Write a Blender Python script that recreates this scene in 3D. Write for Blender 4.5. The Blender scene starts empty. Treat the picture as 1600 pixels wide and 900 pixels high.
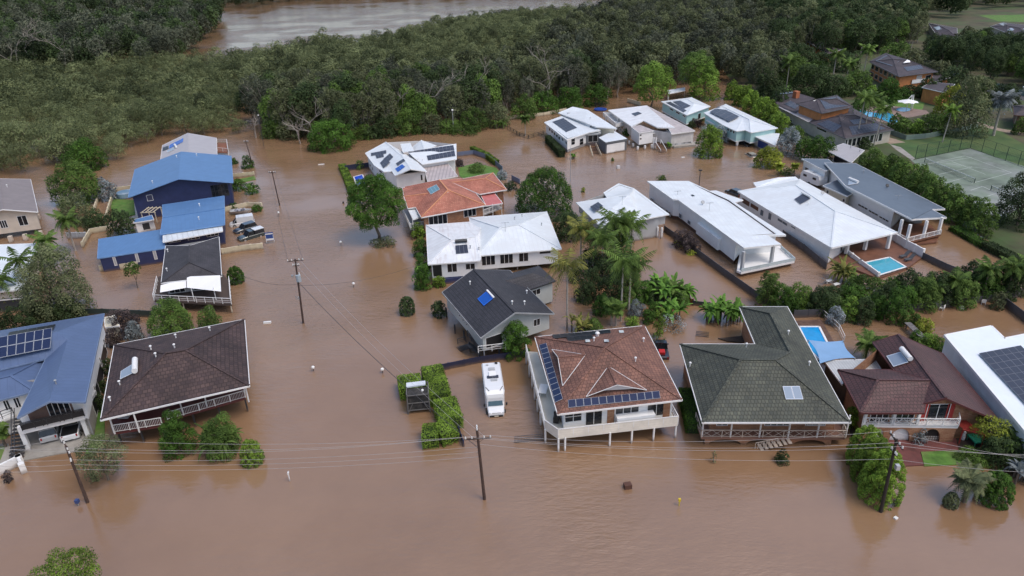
import bpy, math, random
import numpy as np
SC = bpy.context.scene
COL = SC.collection
rng = np.random.default_rng(7)
random.seed(7)
# ---------------------------------------------------------------- camera
CAM_H, PITCH, ROLL, FPX = 50.0, math.radians(26.0), math.radians(-1.8), 1090.0
_fw = np.array([0, math.cos(PITCH), -math.sin(PITCH)])
_u0 = np.array([0, math.sin(PITCH), math.cos(PITCH)])
_r0 = np.array([1.0, 0, 0])
CR = _r0*math.cos(ROLL) + _u0*math.sin(ROLL)
CU = -_r0*math.sin(ROLL) + _u0*math.cos(ROLL)
CO = np.array([0, 0, CAM_H])
from mathutils import Matrix, Vector
cam = bpy.data.objects.new('camera', bpy.data.cameras.new('camera'))
COL.objects.link(cam)
M = Matrix.Identity(4)
for i in range(3):
    M[i][0] = CR[i]; M[i][1] = CU[i]; M[i][2] = -_fw[i]; M[i][3] = CO[i]
cam.matrix_world = M
cam.data.sensor_width = 36.0
cam.data.lens = FPX/1600*36.0
cam.data.clip_end = 4000
cam.data.clip_start = 0.5
SC.camera = cam
# ---------------------------------------------------------------- light
SUN_EL, SUN_AZ = math.radians(62), math.radians(125)
world = bpy.data.worlds.new('World'); SC.world = world; world.use_nodes = True
wn = world.node_tree.nodes; wl = world.node_tree.links
sky = wn.new('ShaderNodeTexSky'); sky.sky_type = 'NISHITA'; sky.sun_disc = False
sky.sun_elevation = SUN_EL; sky.sun_rotation = SUN_AZ
sky.air_density = 1.0; sky.dust_density = 3.2; sky.ozone_density = .9
wl.new(sky.outputs[0], wn['Background'].inputs[0]); wn['Background'].inputs[1].default_value = 0.15
sd = bpy.data.lights.new('sun', 'SUN'); sd.energy = 0.75; sd.angle = math.radians(22); sd.color = (1.0, .94, .85)
sun = bpy.data.objects.new('sun', sd); COL.objects.link(sun)
_sd = Vector((math.sin(SUN_AZ)*math.cos(SUN_EL), math.cos(SUN_AZ)*math.cos(SUN_EL), math.sin(SUN_EL)))
sun.rotation_euler = _sd.to_track_quat('Z', 'Y').to_euler(); sun.location = (0, 0, 200)
SC.view_settings.view_transform = 'Standard'; SC.view_settings.look = 'None'
SC.view_settings.exposure = 0.45; SC.view_settings.gamma = 1.0; SC.view_settings.use_curve_mapping = False
SC.cycles.max_bounces = 5; SC.cycles.diffuse_bounces = 2; SC.cycles.glossy_bounces = 3
SC.cycles.transparent_max_bounces = 6; SC.cycles.caustics_reflective = False

# ---------------------------------------------------------------- geometry of the view
def ray(px, py):
    d = _fw + CR*((px-800)/FPX) + CU*((450-py)/FPX)
    return d/np.linalg.norm(d)
def W(px, py, z=0.0):
    d = ray(px, py); k = (z-CAM_H)/d[2]
    return np.array([d[0]*k, d[1]*k, z])
def proj(P):
    v = np.asarray(P, float)-CO; f = v@_fw
    return 800+FPX*(v@CR)/f, 450-FPX*(v@CU)/f
def Hof(bx, by, ty, zb=0.0):
    B = W(bx, by, zb); lo, hi = 0.0, 46.0
    for _ in range(40):
        m = (lo+hi)/2
        if proj((B[0], B[1], m))[1] > ty: lo = m
        else: hi = m
    return lo-zb
def mpp(P):            # metres per photo pixel at a point
    return ((np.asarray(P, float)-CO)@_fw)/FPX

# ---------------------------------------------------------------- mesh builder
class MB:
    def __init__(s): s.v = []; s.f = []; s.uv = []
    def add(s, vs, fs):
        b = len(s.v); s.v += [tuple(map(float, p)) for p in vs]; s.f += [tuple(b+i for i in f) for f in fs]; s.uv += [None]*len(fs)
    def face(s, vs, uv=None):
        b = len(s.v); s.v += [tuple(map(float, p)) for p in vs]; s.f.append(tuple(range(b, b+len(vs)))); s.uv.append(uv)
    def hexa(s, b4, t4):       # bottom quad (ccw from above), top quad
        s.add(list(b4)+list(t4), [(3,2,1,0),(4,5,6,7),(0,1,5,4),(1,2,6,5),(2,3,7,6),(3,0,4,7)])
    def box(s, c, d, rz=0.0, rx=0.0):
        hx, hy, hz = d[0]/2, d[1]/2, d[2]/2; ca, sa = math.cos(rz), math.sin(rz); cx_, sx_ = math.cos(rx), math.sin(rx)
        P = []
        for z in (-hz, hz):
            for x, y in ((-hx,-hy),(hx,-hy),(hx,hy),(-hx,hy)):
                y2, z2 = y*cx_-z*sx_, y*sx_+z*cx_
                P.append((c[0]+x*ca-y2*sa, c[1]+x*sa+y2*ca, c[2]+z2))
        s.hexa(P[:4], P[4:])
    def bar(s, p, q, w, h, up=(0,0,1)):
        p = np.array(p, float); q = np.array(q, float); d = q-p; L = np.linalg.norm(d)
        if L < 1e-5: return
        d /= L; r = np.cross(d, np.array(up, float)); n = np.linalg.norm(r)
        r = np.array([1.0,0,0]) if n < 1e-4 else r/n
        u = np.cross(r, d)
        a = [p-r*w/2-u*h/2, p+r*w/2-u*h/2, p+r*w/2+u*h/2, p-r*w/2+u*h/2]
        b = [x+d*L for x in a]
        s.add(a+b, [(0,1,2,3),(7,6,5,4),(0,4,5,1),(1,5,6,2),(2,6,7,3),(3,7,4,0)])
    def prism(s, poly, z0, z1):
        n = len(poly); A = 0
        for i in range(n): x0,y0=poly[i][:2]; x1,y1=poly[(i+1)%n][:2]; A += x0*y1-x1*y0
        if A < 0: poly = list(poly)[::-1]
        z0 = [z0]*n if np.isscalar(z0) else z0; z1 = [z1]*n if np.isscalar(z1) else z1
        b = [(p[0],p[1],z0[i]) for i,p in enumerate(poly)]; t = [(p[0],p[1],z1[i]) for i,p in enumerate(poly)]
        s.add(b+t, [tuple(range(n-1,-1,-1)), tuple(range(n,2*n))]+[(i,(i+1)%n,n+(i+1)%n,n+i) for i in range(n)])
    def tube(s, path, r, k=8, cap=True):
        path = [np.array(p, float) for p in path]; n = len(path)
        rs = [r]*n if np.isscalar(r) else list(r); vs = []; fs = []
        for i, p in enumerate(path):
            d = path[min(i+1,n-1)]-path[max(i-1,0)]; d /= (np.linalg.norm(d)+1e-9)
            a = np.cross(d, [0,0,1.0]) if abs(d[2]) < .95 else np.cross(d, [0,1.0,0])
            a /= np.linalg.norm(a); b = np.cross(d, a)
            for j in range(k):
                t = 2*math.pi*j/k; vs.append(p+rs[i]*(a*math.cos(t)+b*math.sin(t)))
        for i in range(n-1):
            for j in range(k): fs.append((i*k+j, i*k+(j+1)%k, (i+1)*k+(j+1)%k, (i+1)*k+j))
        if cap: fs += [tuple(range(k-1,-1,-1)), tuple(range((n-1)*k, n*k))]
        s.add(vs, fs)
    def cyl(s, c, r, h, k=14, r2=None):
        s.tube([c, (c[0],c[1],c[2]+h)], [r, r if r2 is None else r2], k)
    def ball(s, c, r, k=8):
        r = (r,)*3 if np.isscalar(r) else r; vs = []; fs = []; m = k//2
        for i in range(m+1):
            a = math.pi*i/m
            for j in range(k):
                t = 2*math.pi*j/k; vs.append((c[0]+r[0]*math.sin(a)*math.cos(t), c[1]+r[1]*math.sin(a)*math.sin(t), c[2]+r[2]*math.cos(a)))
        for i in range(m):
            for j in range(k): fs.append((i*k+j,(i+1)*k+j,(i+1)*k+(j+1)%k,i*k+(j+1)%k))
        s.add(vs, fs)
    def build(s, name, mat, parent=None, smooth=False, origin=None):
        me = bpy.data.meshes.new(name)
        o0 = np.zeros(3) if origin is None else np.array(origin, float)
        V = np.array(s.v, float).reshape(-1,3)-o0
        me.from_pydata(V.tolist(), [], s.f); me.materials.append(mat)
        uvl = me.uv_layers.new(name='UVMap'); uv = np.zeros(len(me.loops)*2)
        k = 0
        for fi, f in enumerate(s.f):
            P = V[list(f)]; n = np.zeros(3)
            for i in range(len(P)): n += np.cross(P[i], P[(i+1)%len(P)])
            n /= (np.linalg.norm(n)+1e-12)
            if s.uv[fi] is not None:
                for q in s.uv[fi]: uv[k] = q[0]; uv[k+1] = q[1]; k += 2
                continue
            h = np.array([-n[1], n[0], 0.0]); l = np.linalg.norm(h)
            h = np.array([1.0,0,0]) if l < .05 else h/l
            t = np.cross(n, h)
            for p in P: uv[k] = p@h; uv[k+1] = p@t; k += 2
        uvl.data.foreach_set('uv', uv)
        if smooth: me.polygons.foreach_set('use_smooth', [True]*len(me.polygons))
        ob = bpy.data.objects.new(name, me); COL.objects.link(ob)
        if parent is not None: ob.parent = parent
        return ob

def tag(o, label=None, cat=None, group=None, kind=None):
    if label: o['label'] = label
    if cat: o['category'] = cat
    if group: o['group'] = group
    if kind: o['kind'] = kind
    return o
def empty(name, loc, label, cat, group=None, rz=0.0):
    o = bpy.data.objects.new(name, None); COL.objects.link(o); o.location = tuple(map(float, loc)); o.rotation_euler[2] = rz
    o.empty_display_size = .5
    return tag(o, label, cat, group)
def dup(root, loc, rz=0.0, label=None, group=None, sc=None):
    def cp(o, par):
        c = o.copy(); COL.objects.link(c)
        if par is not None: c.parent = par
        for ch in [x for x in bpy.data.objects if x.parent == o]: cp(ch, c)
        return c
    r = cp(root, None); r.location = tuple(map(float, loc)); r.rotation_euler[2] = rz
    if sc is not None: r.scale = (sc,)*3 if np.isscalar(sc) else sc
    if label: r['label'] = label
    if group: r['group'] = group
    return r

# ---------------------------------------------------------------- materials
MC = {}
def _node(nt, t, **kw):
    n = nt.nodes.new(t)
    for k, v in kw.items(): setattr(n, k, v)
    return n
def mat(name, c, rough=.6, metal=0.0, spec=.5, var=.12, vs=.6, pat=None, bump=0.0, c2=None, coat=0.0):
    """procedural surface: base colour with noise variation and an optional pattern laid out in metres (UV)"""
    if name in MC: return MC[name]
    m = bpy.data.materials.new(name); MC[name] = m; m.use_nodes = True; nt = m.node_tree; L = nt.links
    b = nt.nodes['Principled BSDF']; b.inputs['Roughness'].default_value = rough; b.inputs['Metallic'].default_value = metal
    b.inputs['Specular IOR Level'].default_value = spec
    if coat: b.inputs['Coat Weight'].default_value = coat; b.inputs['Coat Roughness'].default_value = .08
    tc = _node(nt, 'ShaderNodeTexCoord')
    no = _node(nt, 'ShaderNodeTexNoise'); no.inputs['Scale'].default_value = vs; no.inputs['Detail'].default_value = 5; no.inputs['Roughness'].default_value = .65
    L.new(tc.outputs['Object'], no.inputs['Vector'])
    mr = _node(nt, 'ShaderNodeMapRange'); mr.inputs['From Min'].default_value = .3; mr.inputs['From Max'].default_value = .7
    mr.inputs['To Min'].default_value = 1-var*1.6; mr.inputs['To Max'].default_value = 1+var
    L.new(no.outputs[0], mr.inputs[0])
    mx = _node(nt, 'ShaderNodeMix', data_type='RGBA', blend_type='MULTIPLY'); mx.inputs[0].default_value = 1.0
    mx.inputs[6].default_value = (*c, 1)
    L.new(mr.outputs[0], mx.inputs[7])
    out = mx.outputs[2]; h = None
    def mixin(fac, col, out, k=1.0):
        q = _node(nt, 'ShaderNodeMix', data_type='RGBA'); 
        if k != 1.0:
            mu = _node(nt, 'ShaderNodeMath', operation='MULTIPLY'); mu.inputs[1].default_value = k; L.new(fac, mu.inputs[0]); fac = mu.outputs[0]
        L.new(fac, q.inputs[0]); L.new(out, q.inputs[6]); q.inputs[7].default_value = (*col, 1); return q.outputs[2]
    if pat:
        t = pat[0]; mp = _node(nt, 'ShaderNodeMapping'); L.new(tc.outputs['UV'], mp.inputs[0])
        if t in ('tile', 'brick', 'block'):
            w, hh = pat[1], pat[2]; br = _node(nt, 'ShaderNodeTexBrick')
            br.offset = .5 if t != 'block' else 0.0
            br.inputs['Scale'].default_value = 1.0; br.inputs['Brick Width'].default_value = w; br.inputs['Row Height'].default_value = hh
            br.inputs['Mortar Size'].default_value = pat[3]; br.inputs['Mortar Smooth'].default_value = .3
            cc = c2 or tuple(x*.6 for x in c)
            br.inputs['Color1'].default_value = (1,1,1,1); br.inputs['Color2'].default_value = tuple(max(.05, cc[i]/max(c[i],1e-4)) for i in range(3))+(1,)
            br.inputs['Mortar'].default_value = (*pat[4], 1) if len(pat) > 4 else (.35,.35,.35,1)
            L.new(mp.outputs[0], br.inputs['Vector'])
            q = _node(nt, 'ShaderNodeMix', data_type='RGBA', blend_type='MULTIPLY'); q.inputs[0].default_value = 1
            L.new(out, q.inputs[6]); L.new(br.outputs[0], q.inputs[7]); out = q.outputs[2]
            inv = _node(nt, 'ShaderNodeMath', operation='SUBTRACT'); inv.inputs[0].default_value = 1; L.new(br.outputs['Fac'], inv.inputs[1]); h = inv.outputs[0]
        elif t in ('seam', 'board', 'seam_v'):           # ribs running up the slope (u) or boards (v)
            wv = _node(nt, 'ShaderNodeTexWave', wave_type='BANDS', bands_direction='X' if t == 'seam' else 'Y', wave_profile='SIN')
            wv.inputs['Scale'].default_value = math.pi/10/pat[1]*1.0; wv.inputs['Distortion'].default_value = 0
            L.new(mp.outputs[0], wv.inputs['Vector']); 
            pw = _node(nt, 'ShaderNodeMath', operation='POWER'); pw.inputs[1].default_value = pat[2]; L.new(wv.outputs['Fac'], pw.inputs[0])
            out = mixin(pw.outputs[0], tuple(x*pat[3] for x in c), out, .8); h = pw.outputs[0]
        elif t == 'stain':                                # run-off streaks down the slope
            mp.inputs['Scale'].default_value = (1.6, .12, 1)
            n2 = _node(nt, 'ShaderNodeTexNoise'); n2.inputs['Scale'].default_value = 1.5; n2.inputs['Detail'].default_value = 4
            L.new(mp.outputs[0], n2.inputs['Vector']); r2 = _node(nt, 'ShaderNodeMapRange'); r2.inputs[1].default_value = .5; r2.inputs[2].default_value = .75
            L.new(n2.outputs[0], r2.inputs[0]); out = mixin(r2.outputs[0], tuple(c2 or (x*.5 for x in c)), out, pat[1])
    if c2 and (not pat or pat[0] not in ('tile','brick','block','stain')):
        n3 = _node(nt, 'ShaderNodeTexNoise'); n3.inputs['Scale'].default_value = vs*.35; n3.inputs['Detail'].default_value = 6; n3.inputs['Roughness'].default_value = .7
        L.new(tc.outputs['Object'], n3.inputs['Vector']); r3 = _node(nt, 'ShaderNodeMapRange'); r3.inputs[1].default_value = .46; r3.inputs[2].default_value = .62
        L.new(n3.outputs[0], r3.inputs[0]); out = mixin(r3.outputs[0], c2, out)
    if any(w in name for w in ('weatherboards', 'render', 'brick', '_paint', 'fence', 'wall', 'trim')) and 'car' not in name:
        # silt left on the lowest part of anything standing in the flood
        sx = _node(nt, 'ShaderNodeSeparateXYZ'); L.new(tc.outputs['Object'], sx.inputs[0]); n4 = _node(nt, 'ShaderNodeTexNoise'); n4.inputs['Scale'].default_value = 1.3; n4.inputs['Detail'].default_value = 5
        L.new(tc.outputs['Object'], n4.inputs['Vector']); ma = _node(nt, 'ShaderNodeMath', operation='MULTIPLY_ADD'); ma.inputs[1].default_value = -.75; L.new(n4.outputs[0], ma.inputs[0]); L.new(sx.outputs[2], ma.inputs[2])
        r4 = _node(nt, 'ShaderNodeMapRange'); r4.inputs[1].default_value = -.3; r4.inputs[2].default_value = .15; r4.inputs[3].default_value = .75; r4.inputs[4].default_value = 0; L.new(ma.outputs[0], r4.inputs[0]); out = mixin(r4.outputs[0], (.15,.095,.06), out)
    L.new(out, b.inputs['Base Color'])
    if bump:
        bp = _node(nt, 'ShaderNodeBump'); bp.inputs['Strength'].default_value = bump; bp.inputs['Distance'].default_value = .05
        L.new(h if h is not None else no.outputs[0], bp.inputs['Height']); L.new(bp.outputs[0], b.inputs['Normal'])
    return m

def leafmat(name, dark, light, rough=.55):
    if name in MC: return MC[name]
    m = bpy.data.materials.new(name); MC[name] = m; m.use_nodes = True; nt = m.node_tree; L = nt.links
    b = nt.nodes['Principled BSDF']; b.inputs['Roughness'].default_value = .7; b.inputs['Specular IOR Level'].default_value = .18
    at = _node(nt, 'ShaderNodeAttribute', attribute_name='tint')
    oi = _node(nt, 'ShaderNodeObjectInfo')
    mx = _node(nt, 'ShaderNodeMix', data_type='RGBA'); mx.inputs[6].default_value = (*dark, 1); mx.inputs[7].default_value = (*light, 1)
    L.new(at.outputs['Fac'], mx.inputs[0])
    mr = _node(nt, 'ShaderNodeMapRange'); mr.inputs['To Min'].default_value = .75; mr.inputs['To Max'].default_value = 1.25
    L.new(oi.outputs['Random'], mr.inputs[0])
    q = _node(nt, 'ShaderNodeMix', data_type='RGBA', blend_type='MULTIPLY'); q.inputs[0].default_value = 1
    L.new(mx.outputs[2], q.inputs[6]); L.new(mr.outputs[0], q.inputs[7]); L.new(q.outputs[2], b.inputs['Base Color'])
    tr = _node(nt, 'ShaderNodeBsdfTranslucent'); L.new(q.outputs[2], tr.inputs[0])
    ms = _node(nt, 'ShaderNodeMixShader'); ms.inputs[0].default_value = .22
    L.new(b.outputs[0], ms.inputs[1]); L.new(tr.outputs[0], ms.inputs[2]); L.new(ms.outputs[0], nt.nodes['Material Output'].inputs[0])
    return m

# palette
white = mat('white_paint', (.8,.8,.79), .5, var=.05)
cream = mat('cream_paint', (.66,.60,.47), .7, var=.08)
trim = mat('white_trim', (.78,.78,.77), .45, var=.04)
greyp = mat('grey_paint', (.42,.43,.44), .6, var=.08)
darkp = mat('dark_paint', (.035,.037,.042), .5, var=.1)
glass = mat('window_glass', (.018,.022,.028), .12, spec=.6, var=.4, vs=.9)
curtain = mat('pale_blind', (.42,.42,.42), .7, var=.1)
timber = mat('brown_timber', (.13,.055,.03), .7, pat=('seam',.14,8,.5), var=.2)
concrete = mat('concrete', (.33,.31,.28), .85, var=.2, vs=.5)
steel = mat('galvanised_steel', (.45,.46,.47), .4, metal=.5)
black = mat('black_plastic', (.015,.015,.017), .5)
rubber = mat('tyre_rubber', (.02,.02,.02), .8)
grass = mat('grass', (.045,.105,.018), .95, var=.35, vs=2.2, c2=(.075,.10,.025), bump=.3)
brickm = mat('red_brick', (.32,.15,.085), .85, pat=('brick',.46,.17,.012,(.8,.7,.6)), c2=(.42,.24,.14), var=.15)
undr = mat('shaded_understorey', (.16,.13,.11), .9)
# ---------------------------------------------------------------- house kit
from mathutils.geometry import tessellate_polygon
class House:
    def __init__(s, name, label, cat, at, group=None, z=0.0):
        s.o = W(at[0], at[1], z); s.o[2] = 0.0
        s.root = empty(name, s.o, label, cat, group); s.tris = []; s.eaves = []; s.wl = []
    def b(s, mb, name, m, parent=None, smooth=False, label=None):
        ob = mb.build(name, m, parent or s.root, smooth, origin=s.o)
        if label: ob['label'] = label
        return ob
    def roof(s, V, F, m, gut=trim, cap=None, name='roof', caps=True, gw=.08, gh=.2, label=None, soff=True):
        P = [W(*v) if len(v) == 3 else np.array(v[:3], float) for v in V]
        mb = MB(); gb = MB(); cb = MB(); ed = {}
        for f in F:
            q = [P[i] for i in f]; n = np.zeros(3)
            for i in range(len(q)): n += np.cross(q[i], q[(i+1)%len(q)])
            f = list(f) if n[2] > 0 else list(f)[::-1]; q = [P[i] for i in f]
            n = n/np.linalg.norm(n)*(1 if n[2] > 0 else -1)
            T = tessellate_polygon([[Vector(p) for p in q]]); dev = max(abs((p-q[0])@n) for p in q)
            if dev < .02: mb.face(q)
            for t in T:
                a, b2, c = (q[i] for i in t)
                if np.cross(b2-a, c-a)[2] < 0: b2, c = c, b2
                s.tris.append((a, b2, c))
                if dev >= .02: mb.face([a, b2, c])
                if soff: dz = np.array([0,0,gh]); gb.face([c-dz, b2-dz, a-dz])
            for i in range(len(f)): ed.setdefault(tuple(sorted((f[i], f[(i+1)%len(f)]))), []).append((f[i], f[(i+1)%len(f)], n, np.mean(q, axis=0)))
        for e, L in ed.items():
            a, b2 = P[L[0][0]], P[L[0][1]]; d = b2-a; l = np.linalg.norm(d)
            if l < .05: continue
            if len(L) == 1:
                out = np.cross(d/l, [0,0,1.0]); out /= (np.linalg.norm(out)+1e-9); ex = d/l*gw*.5
                gb.bar(a+out*gw*.5+[0,0,-gh*.5+.02]-ex, b2+out*gw*.5+[0,0,-gh*.5+.02]+ex, gw, gh)
            elif caps:
                c1, c2 = L[0][3], L[1][3]; mid = (a+b2)/2
                if mid[2] > (c1[2]+c2[2])/2-.05 and (np.dot(L[0][2]+L[1][2], mid-(c1+c2)/2) > 0):
                    cb.bar(a+[0,0,.03], b2+[0,0,.03], .3, .09)
        r = s.b(mb, name, m, label=label)
        if gut is not None: s.b(gb, 'gutter', gut, r)
        if cb.v: s.b(cb, 'ridge_cap', cap or m, r)
        return r
    def hip(s, TL, TR, BR, BL, z, R1, R2, zr, m, **k):
        V = [(*BL,z),(*BR,z),(*TR,z),(*TL,z),(*R1,zr),(*R2,zr)]
        return s.roof(V, [(0,1,5,4),(1,2,5),(2,3,4,5),(3,0,4)], m, **k)
    def gab(s, BL, BR, TR, TL, z, Fp, Bp, zr, m, **k):
        V = [(*BL,z),(*BR,z),(*TR,z),(*TL,z),(*Fp,zr),(*Bp,zr)]
        return s.roof(V, [(0,4,5,3),(1,2,5,4)], m, **k)
    def flat(s, pts, m, **k):
        return s.roof(pts, [tuple(range(len(pts)))], m, **k)
    def roofz(s, x, y, dflt):
        best = None
        for a, b2, c in s.tris:
            d = (b2[1]-c[1])*(a[0]-c[0])+(c[0]-b2[0])*(a[1]-c[1])
            if abs(d) < 1e-9: continue
            u = ((b2[1]-c[1])*(x-c[0])+(c[0]-b2[0])*(y-c[1]))/d; v = ((c[1]-a[1])*(x-c[0])+(a[0]-c[0])*(y-c[1]))/d
            if u > -.01 and v > -.01 and u+v < 1.01:
                z = u*a[2]+v*b2[2]+(1-u-v)*c[2]
                best = z if best is None else max(best, z)
        return dflt if best is None else best
    def hit(s, px, py):
        d = ray(px, py); best = None
        for a, b2, c in s.tris:
            e1, e2 = b2-a, c-a; p = np.cross(d, e2); det = e1@p
            if abs(det) < 1e-9: continue
            t = CO-a; u = (t@p)/det; q = np.cross(t, e1); v = (d@q)/det; k = (e2@q)/det
            if u > -.03 and v > -.03 and u+v < 1.03 and k > 0 and (best is None or k < best[0]):
                n = np.cross(e1, e2); n /= np.linalg.norm(n); best = (k, n if n[2] > 0 else -n)
        if best is None: return None, np.array([0,0,1.0])
        return CO+d*best[0], best[1]
    def walls(s, pts, z, zb, m, inset=.5, name='wall', follow=True, closed=True, base=None):
        """pts: eave-corner pixels at height z; wall stands inset metres inside, from zb up to the roof"""
        P = [W(*p, z) if len(p) == 2 else np.array(p, float) for p in pts]; n = len(P)
        A = sum(P[i][0]*P[(i+1)%n][1]-P[(i+1)%n][0]*P[i][1] for i in range(n)); sg = 1 if A > 0 else -1
        Q = []
        for i in range(n):
            p0, p1, p2 = P[i-1][:2], P[i][:2], P[(i+1)%n][:2]
            d1 = (p1-p0)/np.linalg.norm(p1-p0); d2 = (p2-p1)/np.linalg.norm(p2-p1)
            n1 = np.array([-d1[1], d1[0]])*sg; n2 = np.array([-d2[1], d2[0]])*sg
            den = 1+n1@n2; off = (n1+n2)/max(den, .35)*inset
            Q.append(p1+off)
        s.wl = [(Q[i], Q[(i+1)%n]) for i in range(n)]
        mb = MB()
        for i in range(n if closed else n-1):
            a, b2 = Q[i], Q[(i+1)%n]; L = np.linalg.norm(b2-a); k = max(1, int(L/.6)) if follow else 1
            lo = []; hi = []
            for j in range(k+1):
                p = a+(b2-a)*j/k; zt = s.roofz(p[0], p[1], z)-.07 if follow else z
                lo.append((*p, zb)); hi.append((*p, max(zt, zb+.2)))
            mb.face(lo+hi[::-1]) if sg > 0 else mb.face((lo+hi[::-1])[::-1])
        w = s.b(mb, name, m)
        if base:      # a plinth or band a little proud of the wall
            bb = MB()
            for i in range(n):
                a, b2 = Q[i], Q[(i+1)%n]; bb.bar((*a, zb+base[0]/2), (*b2, zb+base[0]/2), .08, base[0])
            s.b(bb, 'plinth', base[1], w)
        return w
    def on_wall(s, i, px, py):
        a, b2 = s.wl[i]; d = ray(px, py); t = b2-a; L = np.linalg.norm(t); t = t/L; n = np.array([t[1], -t[0]])
        k = ((a-CO[:2])@n)/(d[:2]@n); p = CO+d*k
        return (p[:2]-a)@t, p[2], t, n, L, a
    def win(s, i, x0, y0, x1, y1, m=None, frame=trim, nx=2, ny=1, name='window', pane='pane', fw=.07, proud=.05, z0=None, z1=None, label=None):
        """window on wall i whose corners show at two photo pixels (top of one side, foot of the other)"""
        ta, za, t, n, L, a = s.on_wall(i, x0, y0); tb, zb, *_ = s.on_wall(i, x1, y1)
        ta, tb = sorted((ta, tb)); lo, hi = sorted((za, zb))
        if z0 is not None: lo = z0
        if z1 is not None: hi = z1
        ta = max(ta, .1); tb = min(tb, L-.1)
        if tb-ta < .3 or hi-lo < .2: return None
        if n@(a-CO[:2]) > 0: n = -n
        T = np.array([*t, 0]); N = np.array([*n, 0]); o = np.array([*a, 0])
        fb = MB(); pb = MB()
        def rect(mb, u0, u1, v0, v1, d0, d1):
            b4 = [o+T*u0+N*d0+[0,0,v0], o+T*u1+N*d0+[0,0,v0], o+T*u1+N*d1+[0,0,v0], o+T*u0+N*d1+[0,0,v0]]
            mb.hexa(b4, [p+[0,0,v1-v0] for p in b4])
        rect(pb, ta+fw*.5, tb-fw*.5, lo+fw*.5, hi-fw*.5, .005, proud*.5)
        for u in np.linspace(ta, tb-fw, nx+1): rect(fb, u, u+fw, lo, hi, .004, proud)
        for v in np.linspace(lo, hi-fw, ny+1): rect(fb, ta+fw, tb-fw, v, v+fw, .004, proud-.006)
        f = s.b(fb, name, frame, label=label); s.b(pb, pane, m or glass, f); return f
    def panels(s, q, nx, ny, m, name='solar_panel', up=.12, fr=None, gap=.03, single=False):
        """array whose corners TL,TR,BR,BL show at photo pixels on the roof"""
        C = [s.hit(*p) for p in q]
        if any(c[0] is None for c in C): print('panel miss', s.root.name, q); return
        n = np.mean([c[1] for c in C], axis=0); n /= np.linalg.norm(n); P = [c[0]+n*up for c in C]
        for j in range(ny):
            for i in range(nx):
                def pt(u, v): return (P[0]*(1-u)*(1-v)+P[1]*u*(1-v)+P[2]*u*v+P[3]*(1-u)*v)
                g = gap/2; e = []
                for (u, v) in ((i, j+1), (i+1, j+1), (i+1, j), (i, j)):
                    uu = u/nx+(g if u == i else -g)/nx; vv = v/ny+(g if v == j else -g)/ny; e.append(pt(uu, vv))
                if np.cross(e[1]-e[0], e[2]-e[1])@n < 0: e = e[::-1]
                mb = MB(); mb.face(e, [(0,0),(1,0),(1,1),(0,1)])
                for a in range(4): mb.face([e[a], e[a]-n*.05, e[(a+1)%4]-n*.05, e[(a+1)%4]], [(0,0)]*4)
                s.b(mb, name, m)
    def bit(s, px, py, fn, name, m, label=None):   # a small fitting standing on the roof
        p, n = s.hit(px, py)
        if p is None: print('bit miss', s.root.name, px, py); return
        mb = MB(); fn(mb, p, n); return s.b(mb, name, m, label=label)
    def vent(s, *pts, m=None):
        for px, py in pts:
            def fn(mb, p, n):
                mb.cyl(p-[0,0,.1], .07, .55); mb.ball(p+[0,0,.5], (.17,.17,.12))
            s.bit(px, py, fn, 'roof_vent', m or trim)
    def antenna(s, px, py, h=1.8):
        def fn(mb, p, n):
            mb.cyl(p-[0,0,.1], .03, h, 6); mb.bar(p+[-.7,0,h-.2], p+[.7,.2,h-.2], .04, .04)
            for k in np.linspace(-.6,.6,6): mb.bar(p+[k,-.3,h-.15], p+[k,.35,h-.15], .025, .025)
        s.bit(px, py, fn, 'antenna', steel)
    def heater(s, q, tank, m=None, r=.27):
        """solar hot-water collector with its storage tank; tank = two pixels along its axis"""
        s.panels(q, 1, 1, m or MC['collector'], 'solar_collector', up=.15, gap=.0)
        (a, na), (b2, nb) = s.hit(*tank[0]), s.hit(*tank[1])
        if a is None or b2 is None: print('tank miss', s.root.name); return
        mb = MB(); up = na*(r+.1); mb.tube([a+up, b2+up], r, 12); s.b(mb, 'water_tank', trim, smooth=False)
    def deck(s, pts, z, th=.25, m=None, name='deck', zb=None):
        P = [W(*p, z) for p in pts]; mb = MB(); mb.prism([p[:2] for p in P], z-th if zb is None else zb, z)
        return s.b(mb, name, m or concrete)
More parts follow.
